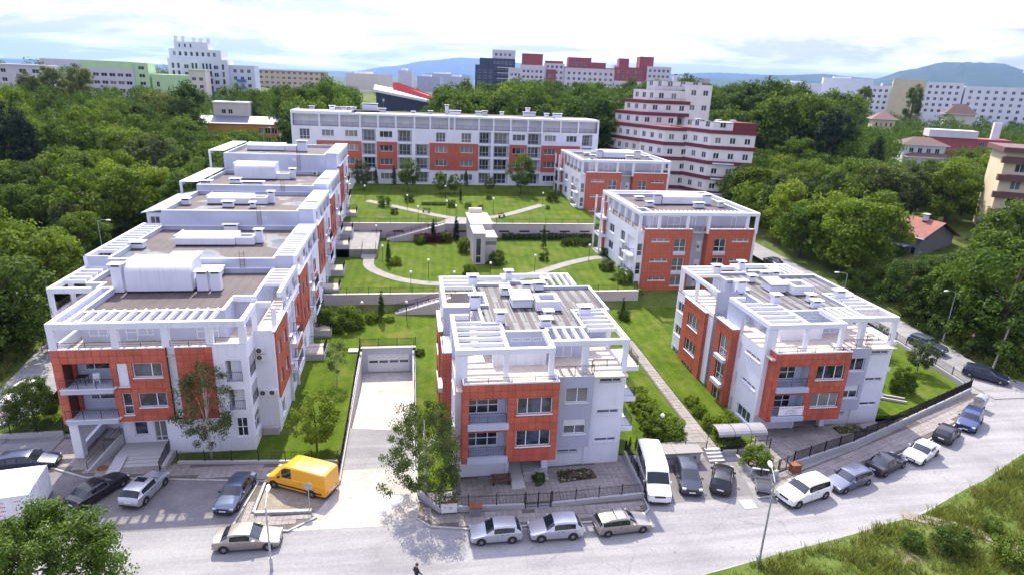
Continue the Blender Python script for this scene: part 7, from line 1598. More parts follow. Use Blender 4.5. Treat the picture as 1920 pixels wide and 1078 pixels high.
# ------------------------------------------------------------------ vehicles
def paint(name, col, metal=.35, rough=.32):
    m, nt, N, L, b = nodes(name); b.inputs['Base Color'].default_value = (*col, 1); b.inputs['Metallic'].default_value = metal; b.inputs['Roughness'].default_value = rough
    b.inputs['Coat Weight'].default_value = .45; b.inputs['Coat Roughness'].default_value = .05; return m
CARGLASS = paint('car_glass', (.012, .016, .022), 0, .05); TYRE = plain('tyre_rubber', (.018, .018, .02), .85, var=.2, scale=8); RIM = plain('alloy_rim', (.45, .46, .48), .3, .8, var=.08, scale=8)
LAMP = plain('headlamp_glass', (.62, .65, .68), .12, .2, var=0); TAIL = plain('tail_lamp_red', (.38, .012, .015), .2, 0, var=0); BLACKPL = plain('black_plastic', (.02, .02, .022), .6, 0, var=.15, scale=6); PLATE = plain('number_plate', (.72, .73, .74), .5, 0, var=0)
PT = {k: paint('paint_'+k, c, mt) for k, c, mt in (('silver', (.50, .52, .55), .6), ('darksilver', (.26, .28, .33), .6), ('beige', (.34, .31, .27), .55), ('white', (.76, .76, .75), 0), ('black', (.012, .012, .016), .2), ('navy', (.016, .022, .055), .35), ('blue', (.035, .055, .15), .45), ('slate', (.075, .095, .14), .5), ('darkgrey', (.035, .042, .065), .4), ('greyblue', (.12, .13, .19), .5), ('yellow', (.80, .36, .008), 0), ('red', (.52, .03, .05), .1))}
# silhouettes: stations (x, z_bottom, z_top, width factor, belt z); glass flags per interval: w windscreen, s side, r rear screen
def profile(kind):
    if kind == 'hatch': return 3.95, 1.66, [(0,.30,.55,.72,.5),(.06,.22,.66,.90,.6),(.35,.18,.76,.98,.7),(.95,.17,.90,1,.84),(1.18,.17,.98,1,.88),(1.75,.17,1.40,1,.90),(2.0,.17,1.455,1,.91),(2.55,.17,1.465,1,.92),(2.68,.17,1.46,1,.93),(3.30,.18,1.42,1,.95),(3.45,.19,1.37,.99,.96),(3.80,.22,1.00,.97,.95),(3.90,.28,.86,.93,.84),(3.95,.36,.60,.80,.55)], {4:'ws',5:'A',6:'s',7:'B',8:'s',9:'C',10:'r'}
    if kind == 'sedan': return 4.6, 1.76, [(0,.30,.55,.72,.5),(.06,.22,.64,.90,.58),(.40,.18,.74,.98,.68),(1.15,.17,.88,1,.82),(1.35,.17,.94,1,.86),(2.0,.17,1.36,1,.88),(2.25,.17,1.425,1,.89),(2.75,.17,1.435,1,.90),(2.87,.17,1.43,1,.90),(3.35,.18,1.38,1,.92),(3.50,.18,1.33,1,.92),(3.98,.19,1.01,.99,.94),(4.45,.24,.97,.95,.93),(4.54,.28,.84,.91,.80),(4.6,.36,.58,.80,.55)], {4:'ws',5:'A',6:'s',7:'B',8:'s',9:'C',10:'r'}
    if kind == 'coupe': return 4.35, 1.74, [(0,.28,.50,.72,.46),(.06,.20,.60,.90,.54),(.45,.17,.70,.98,.64),(1.2,.16,.82,1,.78),(1.42,.16,.89,1,.82),(2.1,.16,1.24,1,.84),(2.3,.16,1.30,1,.85),(2.85,.16,1.30,1,.86),(3.0,.16,1.285,1,.87),(3.15,.17,1.26,1,.88),(3.75,.18,.96,.99,.90),(4.2,.24,.92,.95,.88),(4.3,.28,.80,.91,.76),(4.35,.36,.56,.80,.52)], {4:'ws',5:'A',6:'s',7:'B',8:'C',9:'r'}
    if kind == 'wagon': return 4.65, 1.78, [(0,.30,.55,.72,.5),(.06,.22,.66,.90,.6),(.40,.18,.76,.98,.7),(1.1,.17,.90,1,.84),(1.32,.17,.96,1,.88),(1.95,.17,1.38,1,.90),(2.2,.17,1.46,1,.91),(2.75,.17,1.475,1,.92),(2.87,.17,1.475,1,.92),(3.55,.18,1.45,1,.94),(3.66,.18,1.445,1,.94),(4.25,.20,1.38,.99,.95),(4.36,.20,1.33,.98,.95),(4.52,.24,1.0,.96,.95),(4.6,.28,.86,.92,.84),(4.65,.36,.60,.80,.55)], {4:'ws',5:'A',6:'s',7:'B',8:'s',9:'B',10:'s',11:'C',12:'r'}
    if kind == 'suv': return 4.75, 1.90, [(0,.40,.70,.76,.62),(.06,.32,.86,.92,.78),(.40,.28,.98,.98,.90),(1.15,.27,1.10,1,1.04),(1.35,.27,1.17,1,1.08),(1.90,.27,1.62,1,1.10),(2.15,.27,1.73,1,1.11),(2.75,.27,1.75,1,1.12),(2.87,.27,1.75,1,1.12),(3.55,.28,1.73,1,1.14),(3.67,.28,1.725,1,1.14),(4.35,.30,1.66,.99,1.15),(4.45,.30,1.60,.98,1.15),(4.62,.34,1.20,.96,1.14),(4.7,.38,1.02,.93,1.0),(4.75,.48,.72,.82,.68)], {4:'ws',5:'A',6:'s',7:'B',8:'s',9:'B',10:'s',11:'C',12:'r'}
    if kind == 'mpv': return 4.25, 1.80, [(0,.32,.58,.72,.52),(.06,.24,.74,.90,.66),(.35,.20,.88,.98,.80),(.72,.19,1.0,1,.92),(.88,.19,1.08,1,.95),(1.75,.19,1.54,1,.97),(2.0,.19,1.62,1,.98),(2.6,.19,1.64,1,.99),(2.72,.19,1.64,1,.99),(3.35,.20,1.60,1,1.0),(3.47,.20,1.59,1,1.0),(3.85,.22,1.54,.99,1.01),(3.95,.22,1.48,.98,1.01),(4.12,.26,1.08,.96,1.0),(4.2,.30,.90,.92,.86),(4.25,.38,.62,.82,.56)], {4:'ws',5:'A',6:'s',7:'B',8:'s',9:'B',10:'s',11:'C',12:'r'}
    if kind == 'van': return 5.8, 2.05, [(0,.36,.66,.80,.6),(.06,.28,.92,.93,.84),(.35,.25,1.08,.98,1.0),(.85,.25,1.28,1,1.18),(1.0,.25,1.38,1,1.2),(1.62,.25,2.10,1,1.22),(1.95,.25,2.34,1,1.24),(2.55,.25,2.40,1,1.25),(2.68,.25,2.40,1,1.25),(3.9,.26,2.41,1,1.25),(4.02,.26,2.41,1,1.25),(5.3,.28,2.39,1,1.25),(5.62,.30,2.36,.99,1.25),(5.74,.32,2.28,.97,1.25),(5.8,.40,.8,.95,.76)], {4:'ws',5:'A',6:'s',7:'B'}
    if kind == 'minibus': return 6.3, 2.0, [(0,.36,.66,.80,.6),(.06,.28,.92,.93,.84),(.40,.25,1.06,.98,1.0),(.95,.25,1.24,1,1.16),(1.1,.25,1.34,1,1.2),(1.75,.25,2.05,1,1.22),(2.1,.25,2.40,1,1.24),(2.7,.25,2.52,1,1.25),(2.82,.25,2.53,1,1.25),(4.1,.26,2.55,1,1.25),(4.25,.26,2.55,1,1.25),(5.9,.28,2.54,1,1.25),(6.1,.30,2.52,.99,1.25),(6.24,.32,2.42,.97,1.25),(6.3,.40,.8,.95,.76)], {4:'ws',5:'A',6:'s',7:'B',8:'s',9:'B',10:'s',11:'C'}
VEH = {}
def re_name(p): return 'side_window' if p.startswith('side') else 'door_pillar' if p.startswith('door_p') else p
def vehicle_meshes(kind):
    if kind in VEH: return VEH[kind]
    L_, W, st, gl = profile(kind); hw = W/2; tall = kind in ('van', 'minibus'); roofw = .93 if tall else .78; rings = []
    for x, zb, zt, wf, belt in st:
        w = hw*wf; cab = zt-belt > .14
        up = min(1, max(0, (zt-belt)/((.9 if tall else .5)))); wr = w*(1-(1-roofw)*up)
        zu = zt-(.12 if cab else .03)
        sh = min(belt, zt-.02)
        r = [(0, zb), (w*.80, zb), (w*.97, zb+.07), (w, zb+(sh-zb)*.45), (w*.995, sh), (w-.035 if cab else w*.95, sh+(.03 if cab else .012)), (wr+(.035 if cab else 0) if cab else w*.90, zu), (wr-.05 if cab else w*.80, zt-.02), (wr*.55 if cab else w*.45, zt+(.012 if cab else .008)), (0, zt+(.022 if cab else .014))]
        rings.append([(x, y, z) for y, z in r]+[(x, -y, z) for y, z in r[-2:0:-1]])
    n = len(rings[0]); parts = {}; h = 10
    def put(part, quad):
        parts.setdefault(part, []).append(quad)
    for i in range(len(rings)-1):
        g = gl.get(i, '')
        for j in range(n):
            k = (j+1) % n; q = [rings[i][j], rings[i+1][j], rings[i+1][k], rings[i][k]]
            jj = j if j < 9 else 17-j
            p = 'body'
            if jj in (7, 8) and g == 'ws' or jj == 6 and g == 'ws' and not tall: p = 'windscreen'
            elif jj in (7, 8) and g == 'r' or jj == 6 and g == 'r': p = 'rear_window'
            elif jj == 5 and (g in ('s', 'A') or g == 'B' and not (tall and i == 7 and kind == 'van')): p = ('door_pillar' if g == 'B' else 'side_window')+str(i)+('a' if j < 9 else 'b')
            elif jj in (1,) or (jj == 2 and False): p = 'sill'
            put(p, q)
    me = {}
    for p, qs in parts.items():
        b = MB(); idx = {}
        for q in qs:
            f = []
            for v in q:
                key = tuple(round(c, 4) for c in v)
                if key not in idx: idx[key] = len(b.v); b.v.append(v)
                if not f or f[-1] != idx[key]: f.append(idx[key])
            if f[0] == f[-1]: f.pop()
            if len(f) > 2: b.f.append(tuple(f[::-1]))
        if p == 'body':
            for rr, rev in ((rings[0], False), (rings[-1], True)):
                f = []
                for v in rr:
                    key = tuple(round(c, 4) for c in v)
                    if key not in idx: idx[key] = len(b.v); b.v.append(v)
                    f.append(idx[key])
                b.f.append(tuple(f if rev else f[::-1])[::-1])
        me[p] = b.mesh(re_name(p), BLACKPL if p == 'sill' or p.startswith('door_pillar') else None if p == 'body' else CARGLASS, 38)
        if p == 'body': me[p].materials.append(PT['silver'])
    # wheels
    r = .36 if tall or kind == 'suv' else .31; wx = (.80 if kind != 'mpv' else .72, L_-.82 if not tall else L_-1.35)
    ty = MB(); n2 = 18; prof = [(r*.62, -.09), (r*.93, -.10), (r, -.06), (r, .06), (r*.93, .10), (r*.62, .09)]
    vs = []; fs = []
    for a, y in prof:
        for k in range(n2): t = 6.28319*k/n2; vs.append((a*math.cos(t), y, a*math.sin(t)))
    for i in range(len(prof)-1):
        for k in range(n2): fs.append((i*n2+k, (i+1)*n2+k, (i+1)*n2+(k+1) % n2, i*n2+(k+1) % n2))
    ty.add(vs, fs); rim = MB()
    for s in (-1, 1):
        c = [(r*.63*math.cos(6.28319*k/n2), s*.06, r*.63*math.sin(6.28319*k/n2)) for k in range(n2)]; rim.add(c, [tuple(range(n2))[::-s]])
        for k in range(5):
            t = 6.28319*k/5; d = Vector((math.cos(t), 0, math.sin(t))); e = Vector((-math.sin(t), 0, math.cos(t)))*.04
            rim.add([d*r*.1+e+Vector((0, s*.085, 0)), d*r*.1-e+Vector((0, s*.085, 0)), d*r*.62-e*.8+Vector((0, s*.075, 0)), d*r*.62+e*.8+Vector((0, s*.075, 0))], [(0, 1, 2, 3)[::-s]])
    dark = MB()
    for s in (-1, 1): dark.add([(r*.60*math.cos(6.28319*k/n2), s*.0625, r*.60*math.sin(6.28319*k/n2)) for k in range(n2)], [tuple(range(n2))[::-s]])
    arch = MB(); n3 = 14
    for s in (-1, 1):
        c = [((r+.065)*math.cos(math.pi*k/n3), s*.004, (r+.065)*math.sin(math.pi*k/n3)) for k in range(n3+1)]; arch.add(c+[(-(r+.065), s*.004, -.1), (r+.065, s*.004, -.1)], [tuple(list(range(n3+1))+[n3+1, n3+2])[::-s]])
    me['tyre'] = ty.mesh('tyre', TYRE, 40); me['rim'] = rim.mesh('rim', RIM); me['rimgap'] = dark.mesh('rim_gap', BLACKPL); me['arch'] = arch.mesh('wheel_arch', BLACKPL)
    VEH[kind] = (me, L_, W, st, r, wx, tall); return VEH[kind]
def vehicle(kind, color, x, y, ang, label, z=0.0, cat='car', name='parked_car', group='cars along the street', sc=1.0, bars=False, sunroof=False):
    """nose points along local -x; (x,y) is the middle of the car"""
    me, L_, W, st, r, wx, tall = vehicle_meshes(kind); root = thing(name, label, cat, (x, y, z), ang, group); root.scale = (sc, sc, sc); ox = -L_/2
    def add(nm, mesh, loc, mt=None, par=root):
        o = inst(nm, mesh, par, loc)
        if mt: o.material_slots[0].link = 'OBJECT'; o.material_slots[0].material = mt
        return o
    for p, m in me.items():
        if p in ('tyre', 'rim', 'arch', 'rimgap'): continue
        add(re_name(p), m, (ox, 0, 0), PT[color] if p == 'body' else None)
    for a in wx:
        for s in (-1, 1):
            add('wheel_arch', me['arch'], (ox+a, s*(W/2+.004), r))
            t = add('wheel', me['tyre'], (ox+a, s*(W/2-.07), r)); add('rim', me['rim'], (0, 0, 0), None, t); add('rim_gap', me['rimgap'], (0, 0, 0), None, t)
    zt = st[2][2]; zr = st[-3][2]
    def part(nm, m, *b): MB().box(*b).build(nm, m, root)
    for s in (-1, 1):
        part('headlight', LAMP, ox+.03, ox+.26, s*W*.29, s*W*.445, zt-.235, zt-.10)
        part('tail_light', TAIL, -ox-.16, -ox-.055, s*W*.34, s*W*.462, zr-.34 if not tall else .85, zr-.16 if not tall else 1.25)
        part('mirror', BLACKPL if color in ('yellow',) else PT[color], ox+st[4][0]+.28, ox+st[4][0]+.44, s*(W/2+.01), s*(W/2+.17), st[4][4]+.04, st[4][4]+.17)
        part('door_handle', BLACKPL, ox+L_*.58, ox+L_*.58+.16, s*(W/2-.005), s*(W/2+.012), st[6][4]-.12, st[6][4]-.085)
    part('grille', BLACKPL, ox-.012, ox+.05, -W*.22, W*.22, zt-.30, zt-.14); part('number_plate', PLATE, ox-.02, ox-.002, -.26, .26, .40, .51); part('number_plate', PLATE, -ox+.002, -ox+.02, -.26, .26, .60, .71)
    part('bumper', BLACKPL, ox-.01, ox+.12, -W*.40, W*.40, .24, .36); part('bumper', BLACKPL, -ox-.14, -ox+.01, -W*.41, W*.41, .30, .44)
    for xx in ((st[6][0], st[9][0]) if not tall else (st[6][0], st[9][0])):
        for s in (-1, 1): part('door_seam', BLACKPL, ox+xx-.006, ox+xx+.006, s*(W/2-.01), s*(W/2+.003), .34, st[6][4]-.01)
    if bars:
        zz = max(q[2] for q in st)+.06
        for xx in (L_*.46, L_*.66): MB().tube([(ox+xx, -W*.37, zz), (ox+xx, W*.37, zz)], .025, 5).build('roof_bar', BLACKPL, root)
        for s in (-1, 1): MB().tube([(ox+L_*.42, s*W*.37, zz-.01), (ox+L_*.86, s*W*.37, zz-.05)], .02, 5).build('roof_rail', GREYMET, root)
    if sunroof: zz = max(q[2] for q in st); part('sunroof', CARGLASS, ox+L_*.50, ox+L_*.64, -W*.24, W*.24, zz+.018, zz+.034)
    return root
Rr = R(180)
V = vehicle
V('hatch', 'silver', 5.85, 37.75, 0, 'silver three-door hatchback at the kerb, leftmost of the three in front', sc=.97)
V('hatch', 'silver', 10.3, 37.65, 0, 'silver hatchback with dark glass at the kerb, middle of the three in front', sc=1.02)
V('wagon', 'beige', 15.5, 37.75, Rr+R(4), 'beige hatchback with roof bars, rightmost of the three in front', bars=True, sc=.92)
V('sedan', 'beige', -11.7, 38.95, Rr, 'silver-beige saloon driving along the street before the parking court', name='car', sc=.98)
V('minibus', 'white', 19.95, 43.0, R(80), 'white minibus parked nose out beside the front house', cat='minibus', name='minibus', sc=.98)
V('mpv', 'darkgrey', 23.0, 42.8, R(77), 'dark grey-blue car parked between the minibus and the black hatchback', sc=1.0)
V('hatch', 'black', 25.9, 42.3, R(77)+Rr+R(-18), 'black hatchback parked tail out beside the stone steps', sc=1.04)
V('suv', 'white', 31.9, 39.8, R(17), 'white off-road car, first in the row along the curved kerb', cat='car')
V('wagon', 'greyblue', 37.0, 41.1, R(18), 'grey-blue estate car behind the white off-road car', sc=.97, bars=False)
V('sedan', 'black', 42.1, 43.0, R(23)+Rr, 'black old saloon parked tail towards the grey-blue estate', sc=.97)
V('coupe', 'white', 46.9, 44.4, R(27), 'white coupe with a rear wing along the curved kerb', sc=1.0)
V('hatch', 'black', 52.2, 47.2, R(32)+Rr, 'small black hatchback between the white coupe and the blue off-road car', sc=.98)
V('suv', 'blue', 56.7, 49.2, R(36), 'blue off-road car at the upper end of the curved row', sc=.92)
V('wagon', 'slate', 66.8, 66.6, R(108), 'blue-grey estate driving down the side road on the right', z=.75, name='car', group='cars on the side road')
V('wagon', 'navy', 68.0, 58.8, R(133), 'dark navy estate with white emblems at the mouth of the side road', z=.12, name='car', group='cars on the side road')
V('hatch', 'red', 73.3, 54.8, R(40), 'red car cut by the right edge of the picture', name='car', sc=1.0)
V('wagon', 'navy', -31.6, 50.3, Rr+R(6), 'dark estate car at the far left of the parking court', group='cars in the parking court', sc=.95)
V('sedan', 'black', -24.4, 45.8, Rr+R(62), 'black car half hidden behind the big street tree', group='cars in the parking court', sc=.97)
V('hatch', 'silver', -20.9, 45.6, Rr+R(76), 'silver hatchback with sunroof parked nose in at the court', group='cars in the parking court', sc=1.03, sunroof=True)
V('sedan', 'slate', -13.9, 44.4, R(80), 'blue-grey saloon parked nose out at the right end of the court', group='cars in the parking court', sc=.98)
yv = V('van', 'yellow', -8.95, 45.3, R(-27), 'bright yellow delivery van parked on the sandy patch beside the ramp', cat='van', name='delivery_van', group='vans', sc=.97)
V('hatch', 'white', -38.4, 62.4, R(84), 'white car on the road behind the far left garden', z=.12, name='car', group='cars on the left road')
for x, y, a, l in ((62.6, 97, 97, 'dark car half hidden behind the right-hand houses'),): V('sedan', 'black', x, y, R(a), l, z=max(0, hnat(x, y))+.08, group='cars behind the right-hand houses')
# warning stripes and emblem marks
for k in range(6): MB().add([(2.90, -.92+k*.32, .62), (2.90, -.78+k*.32, .62), (2.90, -.66+k*.32, .84), (2.90, -.80+k*.32, .84)], [(0, 1, 2, 3)]).build('warning_stripe', PT['red'] if k % 2 == 0 else PT['white'], yv)
for k in range(5): MB().add([(2.83, -.8+k*.36, 2.12), (2.83, -.66+k*.36, 2.12), (2.80, -.56+k*.36, 2.27), (2.80, -.70+k*.36, 2.27)], [(0, 1, 2, 3)]).build('warning_stripe', PT['red'], yv)
for s in (-1, 1):
    MB().box(-2.5, 2.5, s*.98, s*1.035, .5, .64).build('side_moulding', BLACKPL, yv); MB().box(-.9, 1.2, s*1.0, s*1.02, 1.18, 1.21).build('door_rail', BLACKPL, yv)

# ------------------------------------------------------------------ street furniture
def street_lamp(x, y, z, h, label, dx, dy, group=None, lean=0.0):
    root = thing('street_lamp', label, 'street lamp', (x, y, z), 0, group); d = Vector((dx, dy, 0)).normalized()
    top = Vector((lean*h*dx, lean*h*dy, h)); MB().tube([(0, 0, 0), top*.5, top], [.085, .07, .05], 8).build('pole', GALV, root); MB().tube([(0, 0, 0), (0, 0, 1.0)], .11, 8).build('pole_base', GALV, root)
    MB().tube([top, top+d*.7+Vector((0, 0, .25)), top+d*1.3+Vector((0, 0, .3))], [.045, .04, .035], 6).build('arm', GALV, root)
    p = top+d*1.3+Vector((0, 0, .28)); e = Vector((-d.y, d.x, 0)); b = MB(); vs = []
    for t, w, hh in ((0, .07, .05), (.25, .15, .10), (.6, .16, .10), (.8, .08, .05)):
        q = p+d*t; vs += [q-e*w-Vector((0, 0, .03)), q+e*w-Vector((0, 0, .03)), q+e*w*.6+Vector((0, 0, hh)), q-e*w*.6+Vector((0, 0, hh))]
    b.add(vs, [(4*i+k, 4*i+(k+1) % 4, 4*i+4+(k+1) % 4, 4*i+4+k) for i in range(3) for k in range(4)]+[(3, 2, 1, 0), (12, 13, 14, 15)]); b.build('lamp_head', LAMPW, root)
    return root
LAMPW = plain('lamp_housing', (.66, .67, .68), .4, .1, var=.05)
street_lamp(-9.6, 36.2, 0, 5.0, 'grey street lamp behind the driving saloon, cut by the bottom edge', -.1, 1, 'street lamps')
street_lamp(23.9, 32.7, .1, 7.0, 'grey street lamp on the verge at the bottom centre right', .35, 1, 'street lamps')
street_lamp(70.6, 68.2, .6, 7.2, 'grey street lamp beside the side road on the right', -1, -.1, 'street lamps')
street_lamp(-43.4, 94, 3.0, 8.0, 'grey street lamp in front of the wood on the left', .9, -.3, 'street lamps'); street_lamp(-39, 146, 7.2, 8.5, 'grey street lamp behind the stepped block', .9, -.3, 'street lamps')
street_lamp(-38, 176, 8.5, 9, 'thin lamp post left of the long block, left one', .9, 0, 'street lamps'); street_lamp(-36.5, 178, 8.5, 9, 'thin lamp post left of the long block, right one', .9, 0, 'street lamps'); street_lamp(118, 172, 15, 9, 'double street lamp in the wood on the right', 1, 0, 'street lamps'); street_lamp(60.8, 76.5, .8, 7, 'thin lamp post behind the right-hand house', -1, 0, 'street lamps')
pl = thing('leaning_pole', 'leaning wooden utility pole on the verge by the side road', 'pole', (70.6, 60.4, .2)); MB().tube([(0, 0, -.2), (1.5, .6, 7.2)], [.13, .09], 8).build('pole', plain('weathered_wood', (.30, .27, .24), .9, var=.2, scale=5), pl); MB().tube([(1.45, .55, 6.9), (3.6, 3.2, 3.0)], .02, 4).build('stay_wire', GREYMET, pl)
def garden_lamp(x, y, z, label, h=2.6, group='white globe lamps in the gardens'):
    root = thing('garden_lamp', label, 'garden lamp', (x, y, z), 0, group); MB().tube([(0, 0, -.1), (0, 0, h)], [.045, .035], 6).build('pole', DARKMET, root)
    prof = [(.05, -.2)]+[(.2*math.sin(math.pi*k/8), -.2*math.cos(math.pi*k/8)) for k in range(1, 8)]+[(.03, .2)]
    MB().lathe(prof, 12, (0, 0, h+.18)).build('globe', GLOBE, root, smooth=True)
GLOBE = plain('opal_globe', (.80, .80, .80), .25, 0, var=0)
for x, y, l in ((-6.6, 79.9, 'left of the slim cypress below the pink wall'), (-.8, 79.9, 'right of the slim cypress below the pink wall')): garden_lamp(x, y, .65, 'white globe lamp '+l)
garden_lamp(22.9, 48.9, .15, 'white globe lamp in the hedge behind the minibus')
for x, y, l in ((-4.6, 98.4, 'beside the dark column shrub'), (2.4, 91.1, 'in the middle of the curved path lawn'), (-.2, 85.6, 'at the railing left behind the front house'), (5.9, 85.4, 'peeping over the left roof of the front house'), (11.6, 89.5, 'peeping over the middle roof of the front house'), (19.1, 93.2, 'where the curved path bends right'), (29.5, 98.9, 'near the right end of the curved path'), (-6.2, 111, 'at the top of the short flight of steps')): garden_lamp(x, y, mid_lawn(x, y), 'white globe lamp '+l)
for x, y, l in ((-.8, 124.2, 'on the left branch of the upper path'), (-9.5, 133, 'at the far left of the upper lawn'), (6.7, 119.4, 'where the upper paths meet, left'), (7.2, 133.9, 'in the middle of the upper lawn'), (1.2, 114.4, 'at the railing left of the upper landing'), (16, 121.9, 'on the right branch of the upper path'), (27.2, 128, 'at the right end of the upper path'), (8.2, 115.6, 'on the upper landing')): garden_lamp(x, y, up_lawn(x, y), 'white globe lamp '+l)
def sign(x, y, z, h, ang, kind, label):
    root = thing('road_sign', label, 'road sign', (x, y, z), ang); MB().tube([(0, 0, 0), (0, 0, h)], .035, 6).build('pole', GALV, root)
    def disc(n, r, yy, m, nm, ph=0): 
        c = [(r*math.sin(ph+6.28319*k/n), yy, h+r*math.cos(ph+6.28319*k/n)) for k in range(n)]; MB().add(c+[(a, yy+.02, b_) for a, _, b_ in c], [tuple(range(n)), tuple(range(2*n-1, n-1, -1))]+[(k, n+k, n+(k+1) % n, (k+1) % n) for k in range(n)]).build(nm, m, root)
    if kind == 'tri': disc(3, .42, -.05, PT['red'], 'sign_plate'); disc(3, .25, -.056, PLATE, 'sign_face')
    elif kind == 'back': disc(8, .34, -.05, GALV, 'sign_plate')
    else: disc(24, .34, -.05, PT['blue'], 'sign_plate'); disc(24, .30, -.056, plain('sign_blue', (.05, .16, .50), .4, var=0), 'sign_face')
sign(-36.0, 55.2, 0, 2.3, R(25), 'tri', 'triangular red warning sign on the far left pavement'); sign(-8.0, 42.3, .1, 2.0, Rr, 'back', 'grey back of a road sign before the yellow van'); sign(76.5, 63.5, .5, 2.2, R(30), 'round', 'round blue road sign on the right-hand verge'); sign(71.8, 65.2, .6, 2.4, R(-30), 'tri', 'red triangular sign among the grass by the side road')
def wheeled_bin(x, y, ang, label, opened=False):
    root = thing('wheeled_bin', label, 'waste bin', (x, y, .02), ang, 'large wheeled waste bins')
    b = MB(); b.add([(-.5, -.38, .25), (.5, -.38, .25), (.5, .38, .25), (-.5, .38, .25), (-.66, -.52, 1.15), (.66, -.52, 1.15), (.66, .52, 1.15), (-.66, .52, 1.15)], [(0, 3, 2, 1), (0, 1, 5, 4), (1, 2, 6, 5), (2, 3, 7, 6), (3, 0, 4, 7)]+([] if opened else [(4, 5, 6, 7)])); b.build('tub', GALV, root)
    n = 8; l = MB(); vs = []
    for s in (-.68, .68):
        for k in range(n+1): t = math.pi*k/n; vs.append((s, -.54*math.cos(t), 1.17+.40*math.sin(t)))
    l.add(vs, [(k, k+1, n+2+k, n+1+k) for k in range(n)]+[tuple(range(n+1)), tuple(range(2*n+1, n, -1))])
    lo = l.build('lid', GALV, root)
    if opened: lo.location = (0, .5, .35); lo.rotation_euler = (R(-70), 0, 0); MB().box(-.6, .6, -.46, .46, .95, .97).build('inside', BLACKPL, root)
    for sx in (-.45, .45):
        for sy in (-.33, .33): MB().tube([(sx-.04, sy, .13), (sx+.04, sy, .13)], .13, 10).build('wheel', TYRE, root)
        MB().tube([(sx*1.5, -.1, 1.0), (sx*1.75, -.1, 1.0)], .05, 6).build('trunnion', GREYMET, root)
wheeled_bin(28.8, 40.8, R(-20), 'open galvanised wheeled bin before the white off-road car', True); wheeled_bin(60.9, 52.3, R(28), 'closed galvanised wheeled bin above the blue off-road car')
def cont():
    root = thing('white_container', 'white steel container with red lettering at the left edge', 'container', (-28.3, 44.0, 0), R(9)); w = plain('white_container_paint', (.74, .75, .78), .5, var=.08, scale=2)
    b = MB(); L_, W, H = 6.0, 2.45, 2.5; y0 = -1.4; x0 = -2.6
    b.box(x0, x0+W*1.35, y0, y0+L_*.62, .25, H); b.build('box', w, root)
    xa, xb, ya, yb = x0, x0+W*1.35, y0, y0+L_*.62
    MB().box(xa-.02, xb+.02, ya-.02, yb+.02, .1, .25).build('base_frame', GREYMET, root)
    for k in range(9): yy = ya+.2+k*(yb-ya-.3)/8; MB().box(xb+.001, xb+.05, yy-.1, yy+.1, .35, H-.1).build('side_rib', w, root)
    for k in range(4): xx = xa+.03+k*(xb-xa-.06)/3; MB().box(xx-.04, xx+.04, ya-.04, ya-.001, .3, H-.05).build('door_bar', w, root)
    MB().box(xa-.03, xb+.05, ya-.05, yb+.02, H+.002, H+.07).build('roof', w, root)
    red = plain('red_lettering', (.55, .07, .10), .6, var=0); rr = random.Random(3); b = MB()
    for k in range(3):
        for row in range(5):
            x = xa+.2+k*(xb-xa)/3; z = .7+row*.34
            for c in range(rr.randint(3, 6)):
                if rr.random() < .75: b.box(x+c*.11, x+c*.11+rr.uniform(.04, .085), ya-.046, ya-.042, z, z+rr.uniform(.05, .11))
    o = b.build('lettering', red, root); o['kind'] = 'stuff'
cont()
pav = struct('concrete_pad', sheet([(-31, 40.6), (-24.6, 41.6), (-25.6, 45), (-31.5, 44.4)], .06, 3, .1), CONC)
def bench(x, y, z, ang, label):
    root = thing('park_bench', label, 'bench', (x, y, z), ang)
    for k in range(3): MB().box(-.85, .85, -.22+k*.15, -.10+k*.15, .43, .47).build('seat_slat', WOODBR, root)
    for k in range(2): MB().box(-.85, .85, .24, .28, .58+k*.17, .70+k*.17).build('back_slat', WOODBR, root)
    for s in (-.65, .65): MB().box(s-.03, s+.03, -.2, .25, 0, .43).box(s-.03, s+.03, .2, .24, .43, .88).build('leg', DARKMET, root)
bench(7.1, 43.9, .1, 0, 'brown slatted bench beside the entrance ramp of the front house'); bench(2.8, 121.3, up_lawn(0, 121.3), R(-35), 'brown bench on the left branch of the upper path'); bench(17.2, 118.0, up_lawn(0, 118), R(40), 'brown bench on the right branch of the upper path')
nb = thing('notice_board', 'white notice board with posted papers at the corner by the weeping birch', 'notice board', (2.6, 40.55, .12)); MB().box(-.6, .6, -.03, .03, .15, 1.05).build('board', PLATE, nb); MB().box(-.65, .65, -.12, .12, 1.06, 1.12).build('roof', RUST, nb)
for k in (-.55, .55): MB().box(k-.03, k+.03, -.02, .02, 0, .15).build('leg', GREYMET, nb)
rr = random.Random(8)
for k in range(7): xx = -.5+rr.random()*.8; zz = .2+rr.random()*.6; MB().box(xx, xx+.18, -.036-.001*k, -.031-.001*k, zz, zz+.2).build('paper', [FRAME, plain('paper_pink', (.62, .35, .35), .8, var=0) if 'paper_pink' not in MATS else MATS['paper_pink'], ACM][k % 3], nb)
def litter(x, y, label, m):
    root = thing('litter_bin', label, 'litter bin', (x, y, .12)); MB().box(-.42, .42, -.28, .28, 0, .78).build('bin_body', m, root); MB().box(-.5, .5, -.34, .34, .78, .86).build('lid', RUST, root); MB().box(-.45, .45, -.31, .31, -.06, .0).build('foot', CONC, root)
litter(4.6, 40.3, 'small rusty-lidded bin at the fence of the front house', GREYMET); litter(33.2, 43.1, 'small brown box bin at the dark fence on the right', RUST); litter(-2.0, 118.2, 'small dark bin on the left branch of the upper path', DARKMET); litter(19.0, 120.9, 'small red-brown bin on the right branch of the upper path', RUST)
